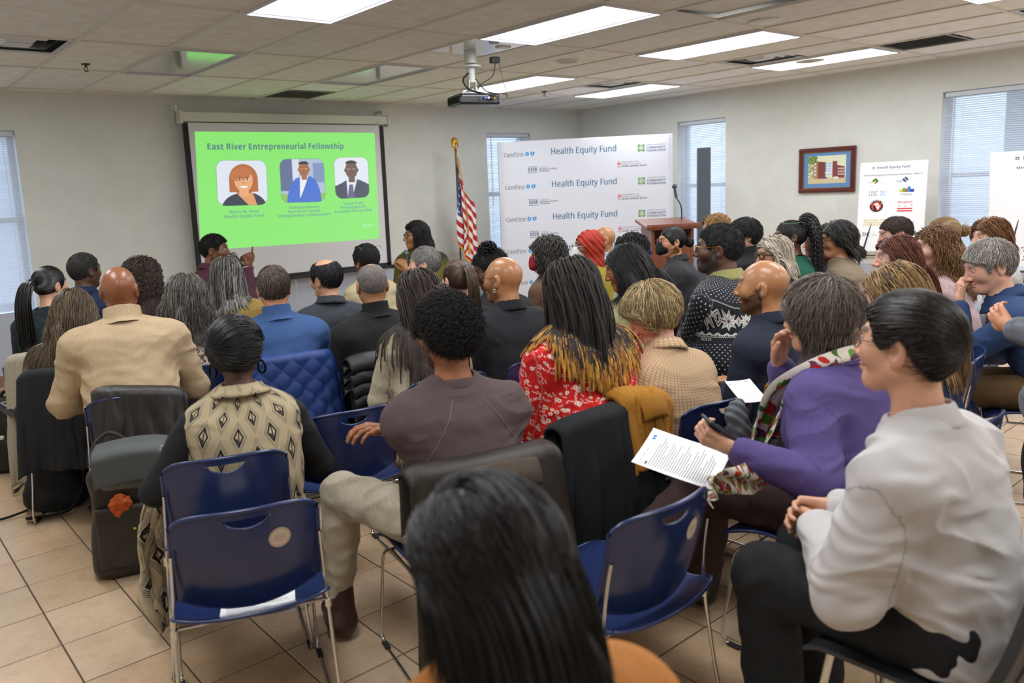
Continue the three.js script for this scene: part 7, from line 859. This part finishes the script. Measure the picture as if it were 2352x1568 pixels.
{
  const t = thing('handbag', 'grey leather handbag with a wide flap beside the waistcoat sleeve', 'bag', [-.62, .47, 5.1], .4), m = mat('#4c5150', .38, { bumpMap: rep(grainBump, 8, 8), bumpScale: .0006 });
  sdf('bag_body', (x, y, z) => rbox(x, y - .1, z, .14, .09, .06, .04) - .006 * noise3(x * 8, y * 8, z * 8), [-.22, -.02, -.1], [.22, .24, .1], .009, m, t);
  mesh('flap', sheet(24, 18, (u, v) => [(u - .5) * .3, .2 - .02 * (2 * u - 1) ** 2 - Math.max(0, v - .3) * .2, -.07 + .15 * Math.min(1, v / .4) + .01 * Math.sin(u * 5)], .006), m, t);
}
// --- papers, phone, pen, microphones ---
const paperTex = canvasTex(512, 660, (g, w, h) => { g.fillStyle = '#f0f0f0'; g.fillRect(0, 0, w, h); text(g, 'Health Equity Fund', 40, 60, 26, '#333'); g.fillStyle = '#3a7ab8'; g.fillRect(380, 36, 26, 26); g.fillRect(412, 36, 26, 26); g.fillStyle = '#26304a'; g.fillRect(40, 92, 46, 16); for (let y = 120; y < 600; y += 20) { g.fillStyle = '#8a8c90'; g.fillRect(40, y, (y % 100 === 0 ? 200 : 300 + (y * 37 % 130)), 7); } });
function paper(label, c, n, up, w, h, curl = .01) { const t = thing('paper', label, 'paper', c), N = V(...n).normalize(), U = V(...up); U.addScaledVector(N, -U.dot(N)).normalize(); const R = new THREE.Vector3().crossVectors(U, N); t.quaternion.setFromRotationMatrix(new THREE.Matrix4().makeBasis(R, U, N)); mesh('sheet', sheet(8, 8, (u, v) => [(u - .5) * w, (v - .5) * h, curl * ((2 * u - 1) ** 2 + .5 * (2 * v - 1) ** 2)], .0006), mat('#ffffff', .7, { map: paperTex }), t); return t; }
paper('printed sheet lying on the empty aisle chair', [-.62, .452, 6.28], [0, 1, 0], [.5, 0, -1], .216, .279, .004);
paper('printed agenda sheet on the lap of the purple jacket', [.62, .72, 6.93], [-.2, 1, .3], [-.3, 0, -1], .216, .27, .006);
paper('folded printed sheet by the multicoloured scarf', [1.06, .86, 6.9], [-.2, 1, .3], [.6, .1, -1], .1, .14, .004);
sdf('knit_gloves', (x, y, z) => smin(ell(0, 0, 0, .05, .07, .04)(x, y, z), ell(.02, -.07, .01, .055, .06, .04)(x, y, z), .03) - .008 * Math.sin((x + y) * 160) * .5 - .008 * noise3(x * 20, y * 20, z * 20), [-.12, -.16, -.1], [.12, .12, .1], .007, cloth('#70747c', 'knit'), scene).position.set(.97, .78, 6.92);
tag(scene.getObjectByName('knit_gloves'), 'bundle of grey knitted gloves beside the multicoloured scarf', 'gloves');

// --- the dark grey shell chair with a ribbed back under the white shirt ---
{
  const g0 = P.white.g, t = thing('shell_chair', 'dark grey plastic chair with a ribbed back under the young man in white', 'chair', [g0.position.x, 0, g0.position.z], 0), m = mat('#34373a', .42, { bumpMap: rep(grainBump, 9, 9), bumpScale: .0003 });
  const bp = (u, v, off) => [u * .225 * (1 - .06 * sm(.6, .8, v)), v, .215 + (v - .5) * .24 - .07 * u * u - off + .016 * Math.sin((v - .45) * 8)], top = (u) => .8 - .05 * Math.abs(u) ** 6, bot = () => .47;
  mesh('backrest', bandShell(lins(25), (u) => (Math.abs(u) > .8 ? .47 : .69), top, 8, bp, .012), m, t); mesh('lower_back', bandShell(lins(25), bot, () => .53, 3, bp, .012), m, t);
  for (let k = -6; k <= 6; k++) { const u = k / 7.6; mesh('rib', bandShell([u - .034, u - .017, u, u + .017, u + .034], () => .52, () => .7, 6, bp, .016), m, t); }
  for (const s of [-1, 1]) mesh('side_rail', tube([bp(s * .98, .46, -.006), bp(s * .98, .6, -.006), bp(s * .97, .76, -.006)], .014, 8, 20), m, t);
  const oval = new THREE.TorusGeometry(.055, .012, 10, 40); oval.scale(.75, 1.25, 1); oval.rotateX(-.2); oval.translate(-.02, .585, .262); mesh('oval_handle', oval, m, t);
  mesh('seat', bandShell(lins(17), () => -.26, () => .2, 12, (u, v, off) => [u * .225, .446 - .014 * (1 - u * u) - (v < -.2 ? (v + .2) ** 2 * 5 : 0) + off, v], .012), m, t);
  for (const s of [-1, 1]) for (const z of [-.2, .17]) mesh('leg', rod([s * .2, .43, z], [s * .24, .0, z * 1.3], .011), chrome, t);
}

{ const t2 = thing('phone', 'dark mobile phone held over the printed agenda sheet', 'phone', [.6, .86, 7.1], 0); mesh('phone_body', new RoundedBoxGeometry(.075, .15, .01, 3, .004), mat('#23262c', .3), t2); mesh('screen', box(.068, .14, .001, 0, 0, .0056), mat('#0c0d10', .1), t2); t2.rotation.set(-1.1, .5, .9); }
// the multicoloured scarf worn by the woman in the purple jacket
{ const q = P.purple, st = canvasTex(256, 256, (g, w, h) => { g.fillStyle = '#e6dfcf'; g.fillRect(0, 0, w, h); for (let i = 0; i < 120; i++) { g.fillStyle = ['#c8201c', '#4f9a22', '#7fae2a', '#e9e2d2', '#5a2a4a', '#d8411e', '#efe8da', '#3a6a1c'][i % 8]; g.beginPath(); g.ellipse(rnd() * w, rnd() * h, rr(10, 28), rr(6, 18), rnd() * 3, 0, 7); g.fill(); } }), sm2 = cloth('#ffffff', 'fine', { map: rep(st, 6, 6), rough: .6 }), n = q.nb, T = q.toBody;
  const strip = (pts, w) => { const c = new THREE.CatmullRomCurve3(pts.map((p) => V(...p))); return sheet(8, 50, (u, v) => { const p = c.getPoint(v), tg = c.getTangent(v), sd = new THREE.Vector3().crossVectors(tg, V(.3, .2, -1)).normalize(), a = (u - .5) * w * (1 + .25 * noise3(v * 6, 1, 2)), f = .014 * Math.sin(u * 9 + v * 7); return [p.x + sd.x * a, p.y + sd.y * a + f * .4, p.z + sd.z * a - f]; }, .004, { w, h: .6 }); };
  mesh('scarf', merge([strip([[n[0] + .1, n[1] + .05, n[2] + .04], [n[0] - .01, n[1] + .07, n[2] + .075], [n[0] - .1, n[1] + .04, n[2] - .0], [n[0] - .12, n[1] - .05, n[2] - .13], [n[0] - .1, n[1] - .2, n[2] - .2], [n[0] - .12, n[1] - .33, n[2] - .22], [n[0] - .16, n[1] - .41, n[2] - .3], [n[0] - .2, n[1] - .44, n[2] - .36]], .075), strip([[n[0] + .1, n[1] + .05, n[2] - .02], [n[0] + .06, n[1] - .06, n[2] - .14], [n[0] + .0, n[1] - .25, n[2] - .2], [n[0] - .02, n[1] - .4, n[2] - .26]], .07), strip([[.44, .71, 7.17], [.49, .725, 7.13], [.54, .735, 7.17], [.6, .73, 7.2], [.66, .72, 7.22]].map((p) => [p[0] - q.g.position.x, p[1], p[2] - q.g.position.z]), .09)]), sm2, q.g); }
renderer.render(scene, camera);
